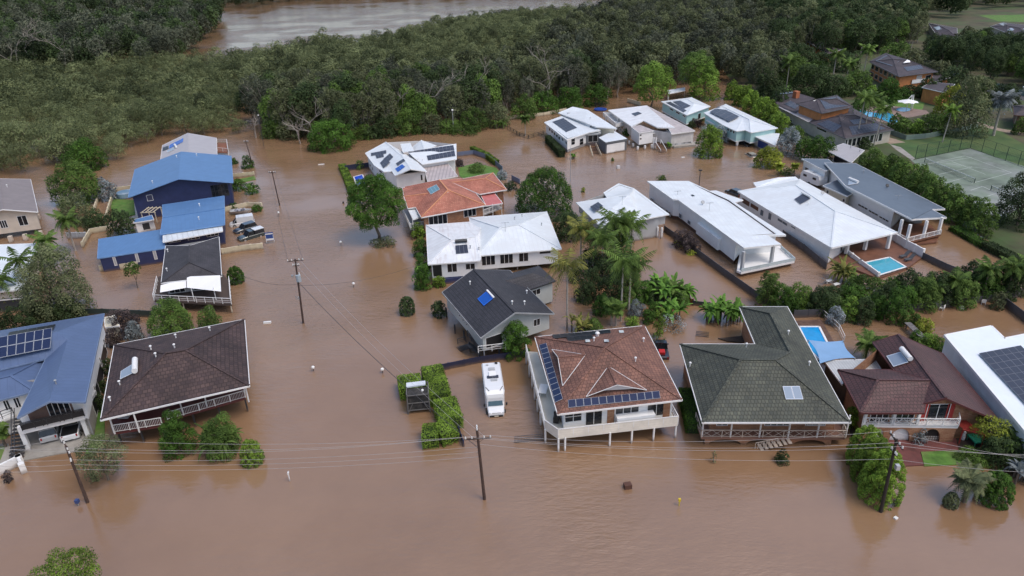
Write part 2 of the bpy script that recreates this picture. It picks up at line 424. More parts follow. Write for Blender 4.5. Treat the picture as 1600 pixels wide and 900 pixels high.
    def rail(s, pts, z, h=1.0, style='bal', m=None, name='railing', step=1.8, world=False):
        P = [np.array([*(p if world else W(*p, z))[:2], z], float) for p in pts]; mb = MB(); m = m or trim
        for a, b2 in zip(P, P[1:]):
            L = np.linalg.norm(b2-a); k = max(1, round(L/step)); d = (b2-a)/L
            if style == 'solid':
                mb.bar(a+[0,0,h*.5-.1], b2+[0,0,h*.5-.1], .1, h-.05); mb.bar(a+[0,0,h], b2+[0,0,h], .2, .09); continue
            mb.bar(a+[0,0,h], b2+[0,0,h], .09, .07)
            for j in range(k+1): p = a+(b2-a)*j/k; mb.bar(p, p+[0,0,h], .08, .08, up=(d[0],d[1],0))
            if style == 'bal':
                mb.bar(a+[0,0,.12], b2+[0,0,.12], .05, .05); nb = int(L/.17)
                for j in range(nb): p = a+(b2-a)*(j+.5)/nb; mb.bar(p+[0,0,.12], p+[0,0,h], .03, .03, up=(d[0],d[1],0))
            elif style == 'cross':
                mb.bar(a+[0,0,.12], b2+[0,0,.12], .05, .05)
                for j in range(k*2):
                    p = a+(b2-a)*j/k/2; q = a+(b2-a)*(j+1)/k/2; mb.bar(p+[0,0,.12], q+[0,0,h], .035, .035); mb.bar(q+[0,0,.12], p+[0,0,h], .035, .035)
            elif style == 'line':
                for v in (.3,.6): mb.bar(a+[0,0,h*v], b2+[0,0,h*v], .035, .035)
            elif style == 'glass':
                mb.bar(a+[0,0,.5*h], b2+[0,0,.5*h], .02, h*.8)
        return s.b(mb, name, m)
    def posts(s, pts, z, zb=-.6, w=.16, m=None, name='post', pz=None):
        for p in pts:
            P = W(p[0], p[1], (zb if zb > 0 else z) if pz is None else pz)
            mb = MB(); mb.box((P[0], P[1], (zb+z)/2), (w, w, z-zb), 0.3); s.b(mb, name, m or trim)
def panel_material(name, base, line, nx=6, ny=10, fr=.03, rough=.32):
    m = bpy.data.materials.new(name); MC[name] = m; m.use_nodes = True; nt = m.node_tree; L = nt.links; b = nt.nodes['Principled BSDF']
    b.inputs['Roughness'].default_value = rough; b.inputs['Specular IOR Level'].default_value = .3
    tc = _node(nt, 'ShaderNodeTexCoord'); sp = _node(nt, 'ShaderNodeSeparateXYZ'); L.new(tc.outputs['UV'], sp.inputs[0])
    def edge(sock, n, w):
        a = _node(nt, 'ShaderNodeMath', operation='MULTIPLY'); a.inputs[1].default_value = n; L.new(sock, a.inputs[0])
        f = _node(nt, 'ShaderNodeMath', operation='FRACT'); L.new(a.outputs[0], f.inputs[0])
        p = _node(nt, 'ShaderNodeMath', operation='PINGPONG'); p.inputs[1].default_value = .5; L.new(f.outputs[0], p.inputs[0])
        l = _node(nt, 'ShaderNodeMath', operation='LESS_THAN'); l.inputs[1].default_value = w; L.new(p.outputs[0], l.inputs[0]); return l.outputs[0]
    def mx(a, b2):
        q = _node(nt, 'ShaderNodeMath', operation='MAXIMUM'); L.new(a, q.inputs[0]); L.new(b2, q.inputs[1]); return q.outputs[0]
    cells = mx(edge(sp.outputs[0], nx, .05), edge(sp.outputs[1], ny, .05)); frame = mx(edge(sp.outputs[0], 1, fr), edge(sp.outputs[1], 1, fr*.7))
    q = _node(nt, 'ShaderNodeMix', data_type='RGBA'); q.inputs[6].default_value = (*base,1); q.inputs[7].default_value = (*[x*1.7+.01 for x in base],1); L.new(cells, q.inputs[0])
    r = _node(nt, 'ShaderNodeMix', data_type='RGBA'); L.new(q.outputs[2], r.inputs[6]); r.inputs[7].default_value = (*line,1); L.new(frame, r.inputs[0])
    L.new(r.outputs[2], b.inputs['Base Color']); return m
pv_blue = panel_material('blue_solar_cells', (.013,.022,.062), (.42,.44,.47))
pv_grey = panel_material('grey_solar_cells', (.035,.04,.06), (.22,.23,.26), fr=.02)
pv_dark = panel_material('black_solar_cells', (.008,.010,.018), (.08,.09,.11), fr=.025)
coll = panel_material('collector', (.16,.19,.22), (.4,.4,.4), 1, 1, fr=.03, rough=.15)
pv_pale = panel_material('pale_collector', (.26,.32,.40), (.7,.7,.7), 1, 1, fr=.03, rough=.2)
pv_teal = panel_material('teal_collector', (.14,.27,.33), (.6,.6,.58), 3, 1, fr=.03, rough=.2)
pv_vivid = panel_material('vivid_blue_collector', (.01,.09,.42), (.02,.09,.36), 1, 1, fr=.01, rough=.25)
metal_white = mat('white_metal_roofing', (.70,.745,.775), .4, pat=('seam',.76,14,.86), var=.07, bump=.15, c2=(.64,.67,.69))
metal_white_dirty = mat('stained_white_metal_roofing', (.72,.74,.76), .45, pat=('stain',.45), c2=(.42,.34,.31), var=.08)
metal_grime = mat('grimy_metal_roofing', (.46,.41,.40), .5, pat=('stain',.7), c2=(.27,.21,.20), var=.18)
blue_trim = mat('blue_trim', (.16,.30,.55), .5)
metal_blue = mat('blue_metal_roofing', (.090,.195,.385), .42, pat=('seam',.76,14,.9), var=.07, bump=.15)
metal_slate = mat('slate_blue_metal_roofing', (.085,.128,.235), .45, pat=('seam',.76,14,.88), var=.07, bump=.15)
metal_grey = mat('grey_metal_roofing', (.115,.145,.185), .45, pat=('seam',.7,12,.85), var=.08, bump=.15)
metal_pale = mat('pale_grey_metal_roofing', (.40,.385,.40), .5, pat=('seam',.7,12,.85), var=.06, bump=.15)
metal_taupe = mat('taupe_metal_roofing', (.235,.20,.195), .55, pat=('seam',.7,12,.8), var=.1)
tile_brown = mat('brown_roof_tiles', (.25,.12,.085), .75, pat=('tile',.42,.46,.035,(.34,.3,.3)), c2=(.16,.08,.06), var=.2, vs=.35, bump=.5)
tile_choc = mat('chocolate_roof_tiles', (.085,.053,.048), .75, pat=('tile',.5,.5,.05,(.4,.36,.36)), c2=(.045,.028,.03), var=.28, vs=.3, bump=.6)
tile_terra = mat('terracotta_roof_tiles', (.46,.19,.13), .8, pat=('tile',.4,.42,.03,(.55,.5,.5)), c2=(.36,.125,.085), var=.22, vs=.3, bump=.4)
tile_green = mat('grey_green_roof_tiles', (.10,.105,.078), .75, pat=('tile',.38,.48,.05,(.38,.38,.38)), c2=(.062,.07,.058), var=.25, vs=.28, bump=.6)
tile_maroon = mat('maroon_roof_tiles', (.105,.045,.042), .55, pat=('tile',.4,.46,.045,(.35,.32,.32)), c2=(.075,.034,.032), var=.2, vs=.3, bump=.6)
tile_char = mat('charcoal_roof_tiles', (.052,.05,.058), .65, pat=('tile',.4,.5,.05,(.4,.4,.4)), c2=(.036,.034,.042), var=.2, vs=.3, bump=.6)
shingle = mat('charcoal_shingles', (.06,.056,.064), .75, pat=('tile',.3,.3,.03,(.6,.6,.6)), c2=(.04,.038,.045), var=.25, vs=.35, bump=.3)
tile_resort = mat('slate_roof_tiles', (.085,.068,.075), .75, pat=('tile',.4,.4,.04,(.5,.5,.5)), c2=(.05,.04,.047), var=.25, vs=.3)
clad_w = mat('white_weatherboards', (.84,.85,.85), .55, pat=('board',.22,10,.78), var=.05)
clad_blue = mat('navy_weatherboards', (.028,.04,.115), .5, pat=('board',.24,8,.6), var=.15)
clad_aqua = mat('aqua_weatherboards', (.42,.66,.65), .6, pat=('board',.22,10,.8), var=.05)
clad_sage = mat('pale_grey_weatherboards', (.47,.50,.49), .6, pat=('board',.22,10,.75), var=.06)
render_c = mat('cream_render', (.60,.52,.43), .8, var=.08)
render_g = mat('grey_render', (.42,.40,.38), .75, var=.1)
orange = mat('orange_render', (.50,.20,.07), .8, var=.15)
beige = mat('beige_render', (.55,.50,.43), .8, var=.08)
# ---------------------------------------------------------------- setting
def zoom(ox, oy, s): return lambda x, y: (ox+x/s, oy+y/s)
water_m = bpy.data.materials.new('muddy_water'); water_m.use_nodes = True
def _water():
    nt = water_m.node_tree; L = nt.links; b = nt.nodes['Principled BSDF']
    tc = _node(nt, 'ShaderNodeTexCoord')
    def noise(sc, det, rough=.55, mp=None, w=0):
        n = _node(nt, 'ShaderNodeTexNoise'); n.inputs['Scale'].default_value = sc; n.inputs['Detail'].default_value = det; n.inputs['Roughness'].default_value = rough
        if mp:
            m = _node(nt, 'ShaderNodeMapping'); m.inputs['Scale'].default_value = mp[0]; m.inputs['Rotation'].default_value = (0,0,mp[1]); L.new(tc.outputs['Object'], m.inputs[0]); L.new(m.outputs[0], n.inputs['Vector'])
        else: L.new(tc.outputs['Object'], n.inputs['Vector'])
        return n.outputs[0]
    def rng_(s, a, b2, c, d):
        r = _node(nt, 'ShaderNodeMapRange'); L.new(s, r.inputs[0])
        for i, v in enumerate((a, b2, c, d)): r.inputs[i+1].default_value = v
        return r.outputs[0]
    mx = _node(nt, 'ShaderNodeMix', data_type='RGBA'); mx.inputs[6].default_value = (.235,.138,.076,1); mx.inputs[7].default_value = (.285,.172,.098,1)
    L.new(rng_(noise(.045, 5, .6), .35, .65, 0, 1), mx.inputs[0]); L.new(mx.outputs[2], b.inputs['Base Color'])
    b.inputs['Roughness'].default_value = .09; b.inputs['IOR'].default_value = 1.65; b.inputs['Specular IOR Level'].default_value = 1.0
    a = noise(1.3, 5, .62, ((.55, 1.5, 1), math.radians(25))); c = noise(.22, 3, .5, ((.6, 1.3, 1), math.radians(-10)))
    m2 = _node(nt, 'ShaderNodeMath', operation='MULTIPLY'); L.new(c, m2.inputs[0]); m2.inputs[1].default_value = 1.6
    ad = _node(nt, 'ShaderNodeMath', operation='ADD'); L.new(a, ad.inputs[0]); L.new(m2.outputs[0], ad.inputs[1])
    calm = rng_(noise(.028, 2, .5), .40, .60, .16, 1.0)      # sheltered and wind-ruffled patches
    bp = _node(nt, 'ShaderNodeBump'); bp.inputs['Distance'].default_value = .34; L.new(ad.outputs[0], bp.inputs['Height'])
    st = _node(nt, 'ShaderNodeMath', operation='MULTIPLY'); L.new(calm, st.inputs[0]); st.inputs[1].default_value = .55; L.new(st.outputs[0], bp.inputs['Strength'])
    L.new(bp.outputs[0], b.inputs['Normal'])
_water()
mb = MB(); mb.face([(-1500,-60,0),(1500,-60,0),(1500,2600,0),(-1500,2600,0)]); tag(mb.build('floodwater', water_m), kind='structure')

LANDPX = [(1196,196),(1236,222),(1262,238),(1300,247),(1352,262),(1400,290),(1450,318),(1500,350),(1560,388),(1610,412),(1900,520),(2300,300),(1900,-40),(1500,-48),(1150,-40),(1120,40),(1130,120)]
FARPX = [(-300,-52),(-300,10),(0,-6),(200,-3),(380,21),(600,2),(900,-6),(1150,-20),(1150,-66),(500,-66)]
LAND = np.array([W(x, y)[:2] for x, y in LANDPX]); FAR = np.array([W(x, min(1e9, y))[:2] for x, y in FARPX])
def sdist(X, Y, poly):
    ins = np.zeros(X.shape, bool); D = np.full(X.shape, 1e9); n = len(poly)
    for i in range(n):
        x0, y0 = poly[i]; x1, y1 = poly[(i+1)%n]
        c = ((y0 > Y) != (y1 > Y)) & (X < (x1-x0)*(Y-y0)/(y1-y0+1e-9)+x0); ins ^= c
        t = np.clip(((X-x0)*(x1-x0)+(Y-y0)*(y1-y0))/((x1-x0)**2+(y1-y0)**2+1e-9), 0, 1)
        D = np.minimum(D, np.hypot(X-x0-t*(x1-x0), Y-y0-t*(y1-y0)))
    return np.where(ins, D, -D)
GZ = .7
def inland(x, y): return sdist(np.array([x]), np.array([y]), LAND)[0]
xs = np.arange(-1200, 1201, 7.0); ys = np.arange(-70, 2301, 7.0); GX, GY = np.meshgrid(xs, ys)
s1 = sdist(GX, GY, LAND); gz = np.clip((s1+3)/6, 0, 1)*(GZ+1.2)-1.2
far = np.clip((GY-(900+.15*np.abs(GX)))/300, 0, 1)*9; gz = np.maximum(gz, far-1.2)
gv = np.stack([GX.ravel(), GY.ravel(), gz.ravel()], 1); ny_, nx_ = GX.shape
ii = (np.arange(ny_-1)[:,None]*nx_+np.arange(nx_-1)[None]).ravel()
me = bpy.data.meshes.new('ground'); me.from_pydata(gv.tolist(), [], np.stack([ii, ii+1, ii+nx_+1, ii+nx_], 1).tolist())
me.materials.append(mat('damp_ground', (.085,.075,.04), .95, var=.3, vs=.12, c2=(.055,.095,.028)))
g = bpy.data.objects.new('ground', me); COL.objects.link(g); tag(g, kind='structure')
def sheet(name, pts, m, z, kind='structure', th=.0):
    P = [W(*p, z)[:2] for p in pts]; mb = MB()
    if th: mb.prism(P, z-th, z)
    else:
        A = sum(P[i][0]*P[(i+1)%len(P)][1]-P[(i+1)%len(P)][0]*P[i][1] for i in range(len(P)))
        mb.face([(p[0], p[1], z) for p in (P if A > 0 else P[::-1])])
    return tag(mb.build(name, m), kind=kind)
d5, d6, e6, f4, f5, d2, d1, d3, d4 = zoom(1200,100,4), zoom(1200,0,4), zoom(1200,130,6.43), zoom(1400,190,6.43), zoom(0,560,4.5), zoom(1280,620,4.5), zoom(1280,480,5), zoom(1100,230,4), zoom(1200,340,4)
paving = mat('red_paving', (.17,.055,.05), .6, pat=('block',.4,.2,.01,(.8,.8,.8)), c2=(.14,.05,.045), var=.25)
pavb = mat('tan_paving', (.30,.23,.17), .8, var=.2)
lawn2 = mat('bright_lawn', (.085,.19,.03), .95, var=.3, vs=.8, c2=(.13,.19,.05), bump=.3)
lawn3 = mat('resort_lawn', (.05,.105,.028), .95, var=.3, vs=.15, c2=(.085,.12,.035), bump=.3)
courtm = mat('court_surface', (.17,.215,.165), .85, var=.3, vs=.12, c2=(.27,.285,.28))
# resort grounds
sheet('lawn', [d5(420,420),d5(760,505),d5(900,600),d5(1100,560),d5(1270,525),d5(1650,680),d5(1700,560),d5(1300,330),d5(1310,385),d5(1000,470),d5(800,470)], lawn3, GZ+.006)
sheet('lawn', [d5(700,230),d5(800,180),d5(980,240),d5(960,300),d5(760,260)], lawn2, GZ+.006)
sheet('lawn', [d6(40,470),d6(140,440),d6(150,560),d6(30,590)], lawn2, GZ+.006)
sheet('field', [(1530,24),(1640,22),(1640,36),(1560,33)], lawn2, GZ+.006)
sheet('path', [d5(760,500),d5(830,520),d5(920,590),d5(900,602),d5(800,535)], concrete, GZ+.012)
sheet('path', [d5(690,440),d5(800,470),d5(860,490),d5(760,500),d5(700,470)], pavb, GZ+.014)
sheet('pool_paving', [d5(770,260),d5(990,290),d5(1010,310),d5(880,335),d5(830,335),d5(800,380),d5(540,330),d5(530,280)], mat('pool_paving', (.24,.17,.14), .8, var=.15), GZ+.016)
sheet('tennis_court', [f4(150,390),f4(745,270),f4(1290,450),f4(1600,600),f4(1100,960),f4(900,940)], courtm, GZ+.02)
sheet('path', [d6(1300,760),d6(1440,800),d6(1600,830),d6(1600,850),d6(1430,815),d6(1290,775)], pavb, GZ+.014)
sheet('road', [d5(1370,140),d5(1700,220),d5(1700,250),d5(1400,190)], mat('asphalt', (.08,.08,.08), .9), GZ+.018)
def marks(name, segs, z, w=.09):
    mb = MB()
    for a, b2 in segs:
        A, B = W(*a, z), W(*b2, z); d = (B-A)/np.linalg.norm(B-A); n = np.array([-d[1], d[0], 0])*w/2
        mb.face([A-n, B-n, B+n, A+n])
    return tag(mb.build(name, mat('line_paint', (.42,.46,.42), .7)), kind='structure')
marks('court_markings', [(f4(250,440),f4(695,343)),(f4(695,343),f4(1160,512)),(f4(1160,512),f4(760,620)),(f4(330,425),f4(760,360)),(f4(410,405),f4(1090,500)),(f4(430,530),f4(770,455)),(f4(560,400),f4(900,530)),(f4(480,620),f4(700,560)),(f4(480,625),f4(250,440)),(f4(860,770),f4(1060,700)),(f4(750,690),f4(870,650)),(f4(870,650),f4(1100,760))], GZ+.03, .14)
# ground that stands clear of the flood round three of the houses
sheet('driveway', [f5(140,500),f5(420,460),f5(640,540),f5(612,640),f5(400,670),f5(150,720),f5(140,640)], concrete, .14, th=.5)
sheet('lawn', [f5(650,420),f5(690,330),f5(735,330),f5(735,560),f5(650,690),f5(600,680),f5(612,600)], lawn2, .12, th=.5)
sheet('driveway', [f5(-60,600),f5(60,600),f5(110,700),f5(90,740),f5(-60,790)], concrete, .16, th=.5)
sheet('lawn', [f5(-60,615),f5(38,622),f5(0,720),f5(-60,740)], lawn2, .18, th=.5)
sheet('driveway', [d2(440,290),d2(960,290),d2(985,375),d2(710,385),d2(735,478),d2(560,488),d2(480,400)], paving, .12, th=.5)
sheet('lawn', [d2(715,384),d2(990,376),d2(1130,450),d2(1060,470),d2(740,486)], lawn2, .10, th=.5)
sheet('garden_bed', [d2(960,290),d2(1440,300),d2(1460,480),d2(1130,460),d2(990,376)], mat('garden_soil', (.05,.035,.025), .95, var=.3), .11, th=.5)
sheet('garden_bed', [d2(195,160),d2(300,200),d2(310,330),d2(230,300)], MC['garden_soil'], .05, th=.5)
a1 = zoom(0,200,4)
sheet('lawn', [a1(690,440),a1(835,450),a1(845,540),a1(700,580)], lawn2, .10, th=.5)
sheet('lawn', [a1(1460,325),a1(1590,300),a1(1600,320),a1(1480,345)], lawn2, .10, th=.5)
sheet('lawn', [(716,262),(742,255),(775,262),(790,280),(735,285),(718,275)], lawn2, .06, th=.5)

# ---------------------------------------------------------------- houses, left side
a2, a3, f2, f3 = zoom(0,380,4), zoom(0,560,4), zoom(180,200,5), zoom(330,220,5)
h = House('house', 'two storey house with slate blue metal roof and open double carport at lower left', 'house', (80,650))
h.roof([(132.5,628,5.8),(162.5,490,5.8),(77,627,6.9),(106,530,7.2),(87,519,7.8),(-60,527,5.8),(-60,547,7.8),(72,560,6.0),(27.5,652.5,5.8),(-60,592,6.0)],
       [(0,1,4,3,2),(2,3,7,8),(4,1,5,6),(6,4,3,7,9)], metal_slate, caps=False, gut=mat('slate_trim', (.16,.22,.34), .5))
h.roof([(54,611,5.3),(75,557,5.3),(-60,588,5.3),(-60,640,5.3),(17,587,6.5),(-60,605,6.5)], [(0,1,4),(1,2,5,4),(3,0,4,5)], metal_slate, gut=MC['slate_trim'])
h.panels([(1,533),(84,518),(81,550),(0,566)], 6, 2, pv_blue, up=.62)
h.panels([a2(60,560),a2(350,510),a2(335,545),a2(40,598)], 5, 1, pv_dark, name='pool_heating_panel')
h.walls([(132.5,628),(162.5,490),(-60,527),(-60,592),(28,600)], 5.8, 2.9, clad_w, inset=.5)
h.win(0, 155,556,159,574, nx=1); h.win(0, 146,600,150,618, nx=1); h.win(0, 161,528,164,543, nx=1)
h.walls([(132.5,628),(162.5,490),(-60,527),(-60,620),(45,600)], 5.8, -.4, render_g, inset=.9, follow=False, name='ground_floor_wall')
h.win(0, 137,612,158,520, m=black, nx=3, ny=1, name='side_dark_panes', z0=.3, z1=2.4)  # black panes stand in for the dark inside the open side
h.deck([(36,662),(28,650),(60,590),(150,610),(134,640)], 3.2, .35, greyp, name='balcony_floor')
bm_ = MB(); A, B = W(*f5(150,515), 2.9), W(*f5(600,410), 2.9); bm_.bar(A, B, .3, .55); h.b(bm_, 'carport_beam', white)
for a, b2 in ((f5(120,450), f5(205,640)), (f5(600,400), f5(622,540))):
    P = W(*b2, .14); mb = MB(); mb.box((P[0],P[1],1.6), (.45,.45,3.6), .3); h.b(mb, 'pier', white)
h.rail([f5(160,510),f5(595,405)], 3.25, 1.0, 'line', darkp, step=1.3, name='balcony_railing'); h.rail([f5(160,510),f5(595,405)], 3.25, .85, 'glass', black, name='railing_glass')
mb = MB(); A, B = W(*f5(130,415), 5.6), W(*f5(605,310), 5.6)
dk = mat('dark_recess', (.05,.045,.045), .8, var=.4, vs=.5)
h.walls([f5(175,345),f5(590,265),f5(575,215),f5(210,290)], 5.2, 3.2, mat('brown_brick_wall', (.16,.10,.08), .8, var=.3), inset=0, follow=False, name='balcony_back_wall')
h.win(0, *f5(330,345), *f5(480,300), nx=4, z0=3.3, z1=5.3)
h.walls([(-60,640),(54,611),(60,590),(-60,600)], 5.3, .2, white, inset=.6, follow=False, name='wing_wall')
h.win(0, *f5(10,290), *f5(70,320), nx=2, z0=3.4, z1=4.8); h.win(0, *f5(85,280), *f5(145,310), nx=2, z0=3.4, z1=4.8)
h.deck([f5(-60,460),f5(100,400),f5(90,360),f5(-60,410)], 2.9, .35, white, name='wing_balcony'); h.rail([f5(-60,455),f5(100,395)], 2.95, 1.0, 'line', darkp, step=1.3)
st = MB()
for k in range(12):
    P = W(*f5(150,420), 3.0)*(1-k/11)+W(*f5(115,700), .2)*(k/11); st.box(P, (1.5,.34,.08), .2)
st.bar(W(*f5(78,350),3.9), W(*f5(80,680),1.0), .08, .08); st.bar(W(*f5(100,350),3.9), W(*f5(100,680),1.0), .08, .08)
h.b(st, 'outside_stair', darkp)
h.vent((88,600),m=steel)

h = House('house', 'stilted house with chocolate brown tiled roof carrying a white hot water tank', 'house', (270,640))
h.hip((178.8,538.8),(381.8,498.8),(389.5,602.5),(157.5,656), 5.0, (259,552),(290,547), 8.0, tile_choc)
h.heater([a3(760,85),a3(840,35),a3(848,90),a3(755,135)], (a3(858,20),a3(857,95)), m=pv_pale, r=.33)
h.vent(a2(1100,592),a2(1313,547),a2(1092,655),a2(975,710),a2(945,665),a3(750,165),a3(690,265),m=trim)
h.walls([(178.8,538.8),(381.8,498.8),(386,580),(165,628)], 5.0, 2.3, clad_w, inset=.7)
for x in (215,262,300,345): h.win(2, x,628-.22*(x-180),x+22,655-.22*(x-180), z0=2.6, z1=4.4, name='sliding_door')
h.deck([(177,676),(254,664),(262,655),(384,621),(379,585),(168,632)], 2.3, .3, mat('red_decking', (.12,.03,.03), .6, pat=('seam',.14,8,.5)), name='verandah_floor')
h.rail([(170,640),(178,676),(254,664)], 2.35, 1.0); h.rail([(262,656),(384,621),(381,600)], 2.35, 1.0)
for p, q in ((a3(705,375), a3(718,470)), (a3(845,345), a3(872,460)), (a3(1128,275), a3(1140,330)), (a3(1535,185), a3(1555,270)), (a3(1285,240), a3(1295,300))):
    P = W(*q, 2.3); mb = MB(); mb.box((P[0],P[1],3.6), (.13,.13,2.7)); h.b(mb, 'verandah_post', trim)
h.posts([(183,672),(218,668),(252,662),(300,644),(340,632),(382,620),(200,600),(370,560),(290,600),(240,590)], 2.1, w=.2, m=darkp, name='stilt')
mb = MB(); P = W(*a3(780,375), 2.3); mb.box(P+[0,0,.45], (1.2,.7,.5)); mb.box(P+[0,.35,.8], (1.2,.12,.8)); h.b(mb, 'verandah_seat', greyp)

h = House('house', 'dark grey tiled house whose deck is shaded by two white sails', 'house', (300,440))
h.roof([(259,384,4.2),(342,370,4.2),(346,431,4.2),(252,442,4.2),(296,384,5.9),(296,409.5,5.9)], [(0,3,5,4),(1,4,5,2),(3,2,5)], shingle)
h.walls([(259,384),(342,370),(346,431),(252,442)], 4.2, 1.9, greyp, inset=.5)
h.win(2, 262,446,292,462, z0=2, z1=3.9, name='sliding_door', nx=3); h.win(2, 300,442,338,458, z0=2, z1=3.9, name='sliding_door', nx=3); h.win(1, 350,400,352,420, nx=2)
h.deck([(241,469.5),(362,475.5),(359,440),(345,425),(247,432)], 1.7, .3, mat('weathered_decking', (.09,.065,.055), .8, pat=('board',.14,8,.5)))
h.rail([(247,440),(241,469.5),(362,475.5),(359,440)], 1.75, 1.0, 'line', step=1.5)
h.posts([(244,469),(285,471),(325,473),(360,475),(356,445),(247,440)], 1.5, w=.16, name='stilt', m=cream)
h.posts([(304,471),(338,469)], 4.0, zb=1.75, w=.1, name='sail_post')
sail = mat('white_sail_cloth', (.80,.80,.80), .7, var=.03)
h.flat([(250,457,3.4),(251,445.5,4.0),(291,435.5,4.2),(291,449.5,3.6)], sail, gut=None, name='shade_sail', soff=True)
h.flat([(292,432,4.5),(344,430,4.5),(345.5,455.5,3.5),(292,449.5,3.7)], sail, gut=None, name='shade_sail', soff=True)
h.vent(a2(1050,55),a2(1045,175))

h = House('house', 'mid blue low gabled roof house with a clear patio roof along its near edge', 'house', (300,350))
h.roof([(254,320,4.2),(350,306,4.2),(351,350.5,4.2),(250.5,366,4.2),(254.5,340,4.9),(350.5,325.5,4.9)], [(0,1,5,4),(4,5,2,3)], metal_blue, gut=blue_trim)
h.walls([(254,320),(350,306),(351,350.5),(250.5,366)], 4.2, -.4, clad_blue, inset=.6)
for k in range(3): h.win(2, 262+k*30,372-k*4,284+k*30,384-k*4, z0=2, z1=3.8, nx=3)
h.flat([(255,368,3.9),(346.5,352,3.9),(347.5,361,3.6),(255,378,3.6)], mat('clear_patio_roofing', (.62,.66,.68), .35, pat=('seam',.9,10,.75)), name='patio_roof')
h.vent((311,343),(312,322))

h = House('house', 'large navy weatherboard house under a wide blue metal gable roof', 'house', (285,300))
h.gab((200.5,308),(364,285),(361,243.5),(211,264.5), 5.5, (279,279),(283,237), 8.2, metal_blue, gut=blue_trim, caps=False)
h.walls([(200.5,308),(364,285),(361,243.5),(211,264.5)], 5.5, -.4, clad_blue, inset=.7)
h.win(0, *f2(740,450), *f2(895,525), nx=5, ny=2, frame=darkp); h.win(0, *f2(240,525), *f2(300,565), m=mat('grey_shutter',(.06,.065,.12),.5), nx=1)
h.vent(a1(955,345),a1(1230,175),a1(1105,185))
h.flat([f2(130,700),f2(300,675),f2(295,715),f2(150,738)] and [(*f2(150,715),2.6),(*f2(285,680),2.8),(*f2(300,715),2.6),(*f2(145,740),2.4)], metal_blue, name='side_roof')
h.walls([f2(150,740),f2(300,715),f2(300,700),f2(160,725)], 2.4, -.4, white, inset=.1, follow=False, name='side_wall')
h.win(0, *f2(205,745), *f2(280,790), m=darkp, nx=1, name='side_door', pane='door_leaf')

h = House('shed_house', 'pale grey roofed house half hidden behind the wide blue gable roof', 'house', (300,240))
h.roof([(251,249,4.6),(339,243,4.6),(338,215.5,4.6),(254,227,4.6),(294,238,6.2),(293.5,208,6.2)], [(0,4,5,3),(1,2,5,4)], metal_pale)
h.walls([(251,249),(339,243),(338,215.5),(254,227)], 4.6, -.4, render_g, inset=.5)
h.panels([f2(425,135),f2(535,80),f2(532,110),f2(420,165)], 1, 1, pv_vivid, name='pool_heating_mat'); h.panels([f2(372,155),f2(418,140),f2(418,165),f2(372,182)], 2, 1, pv_dark)
h.heater([f2(405,180),f2(462,150),f2(465,170),f2(410,195)], (f2(470,140),f2(482,158)), m=pv_pale)
h.rail([f2(800,180),f2(885,190),f2(875,115),f2(800,115)], 2.6, 1.0, 'line', step=2.2); h.deck([f2(800,190),f2(885,195),f2(875,118),f2(800,118)], 2.6, .2, mat('rust_decking',(.22,.09,.05),.8)); h.posts([f2(882,190),f2(872,118)], 3.6)

h = House('house', 'long low blue roofed annexe with navy walls and two air conditioners', 'house', (205,395))
h.flat([(154.5,373.5,3.2),(256,358,3.2),(257.5,387.5,2.8),(152.5,403.5,2.8)], metal_blue, gut=blue_trim)
h.walls([(154.5,373.5),(256,358),(257.5,387.5),(152.5,403.5)], 2.9, -.4, clad_blue, inset=.3)
for x in (174,209,237): h.win(2, x,398-(x-174)*.15,x+9,412-(x-174)*.15, m=curtain, nx=1, name='louvre_window', z0=.9, z1=2.6)
for x, y in ((228,403.5),(179,412)):
    P = W(x,y,.9); mb = MB(); mb.box(P-[0,.2,0], (1.1,.45,.8), .2); mb.cyl(P-[.2,.44,.1],.25,.02); h.b(mb, 'air_conditioner', trim)

h = House('house', 'cream two storey house with taupe ribbed roof at the far left edge', 'house', (10,340))
h.gab((-52,345),(59,331),(47.5,280),(-48,292), 4.8, (4,327),(-1,279), 6.4, metal_taupe)
h.walls([(-52,345),(59,331),(47.5,280),(-48,292)], 4.8, 1.1, render_c, inset=.4)
h.win(0, *a1(-10,580), *a1(55,622), nx=3); h.win(0, *a1(102,552), *a1(182,605), nx=2, ny=1)
h.posts([(-30,374),(15,369),(38,366),(62,361),(58,335)], 1.3, w=.7, m=render_c, name='pier'); h.vent(a1(45,370))

h = House('house', 'flat white roofed house at the left edge behind palms', 'house', (10,410))
h.flat([(-70,385,4.2),(61,380,4.2),(36,452,3.8),(-70,462,3.8)], metal_white)
h.walls([(-70,385),(61,380),(36,452),(-70,462)], 3.8, -.4, render_c, inset=.5)
h = House('shed', 'low navy shed roof under the palms at the left edge', 'shed', (20,465))
h.flat([(-60,452,2.6),(50,445,2.6),(46,464,2.3),(-60,474,2.3)], mat('navy_metal_roofing', (.03,.04,.07), .4))
h.walls([(-60,452),(50,445),(46,464),(-60,474)], 2.3, -.4, darkp, inset=.2)
h = House('garden_shed', 'small cream garden shed beside the slate blue roof', 'shed', (172,520))
h.flat([(*a2(650,465),2.3),(*a2(715,450),2.5),(*a2(745,515),2.4),(*a2(660,525),2.1)], mat('cream_metal', (.62,.58,.46), .5))
h.walls([a2(655,468),a2(715,452),a2(742,515),a2(662,525)], 2.1, -.4, cream, inset=.05)

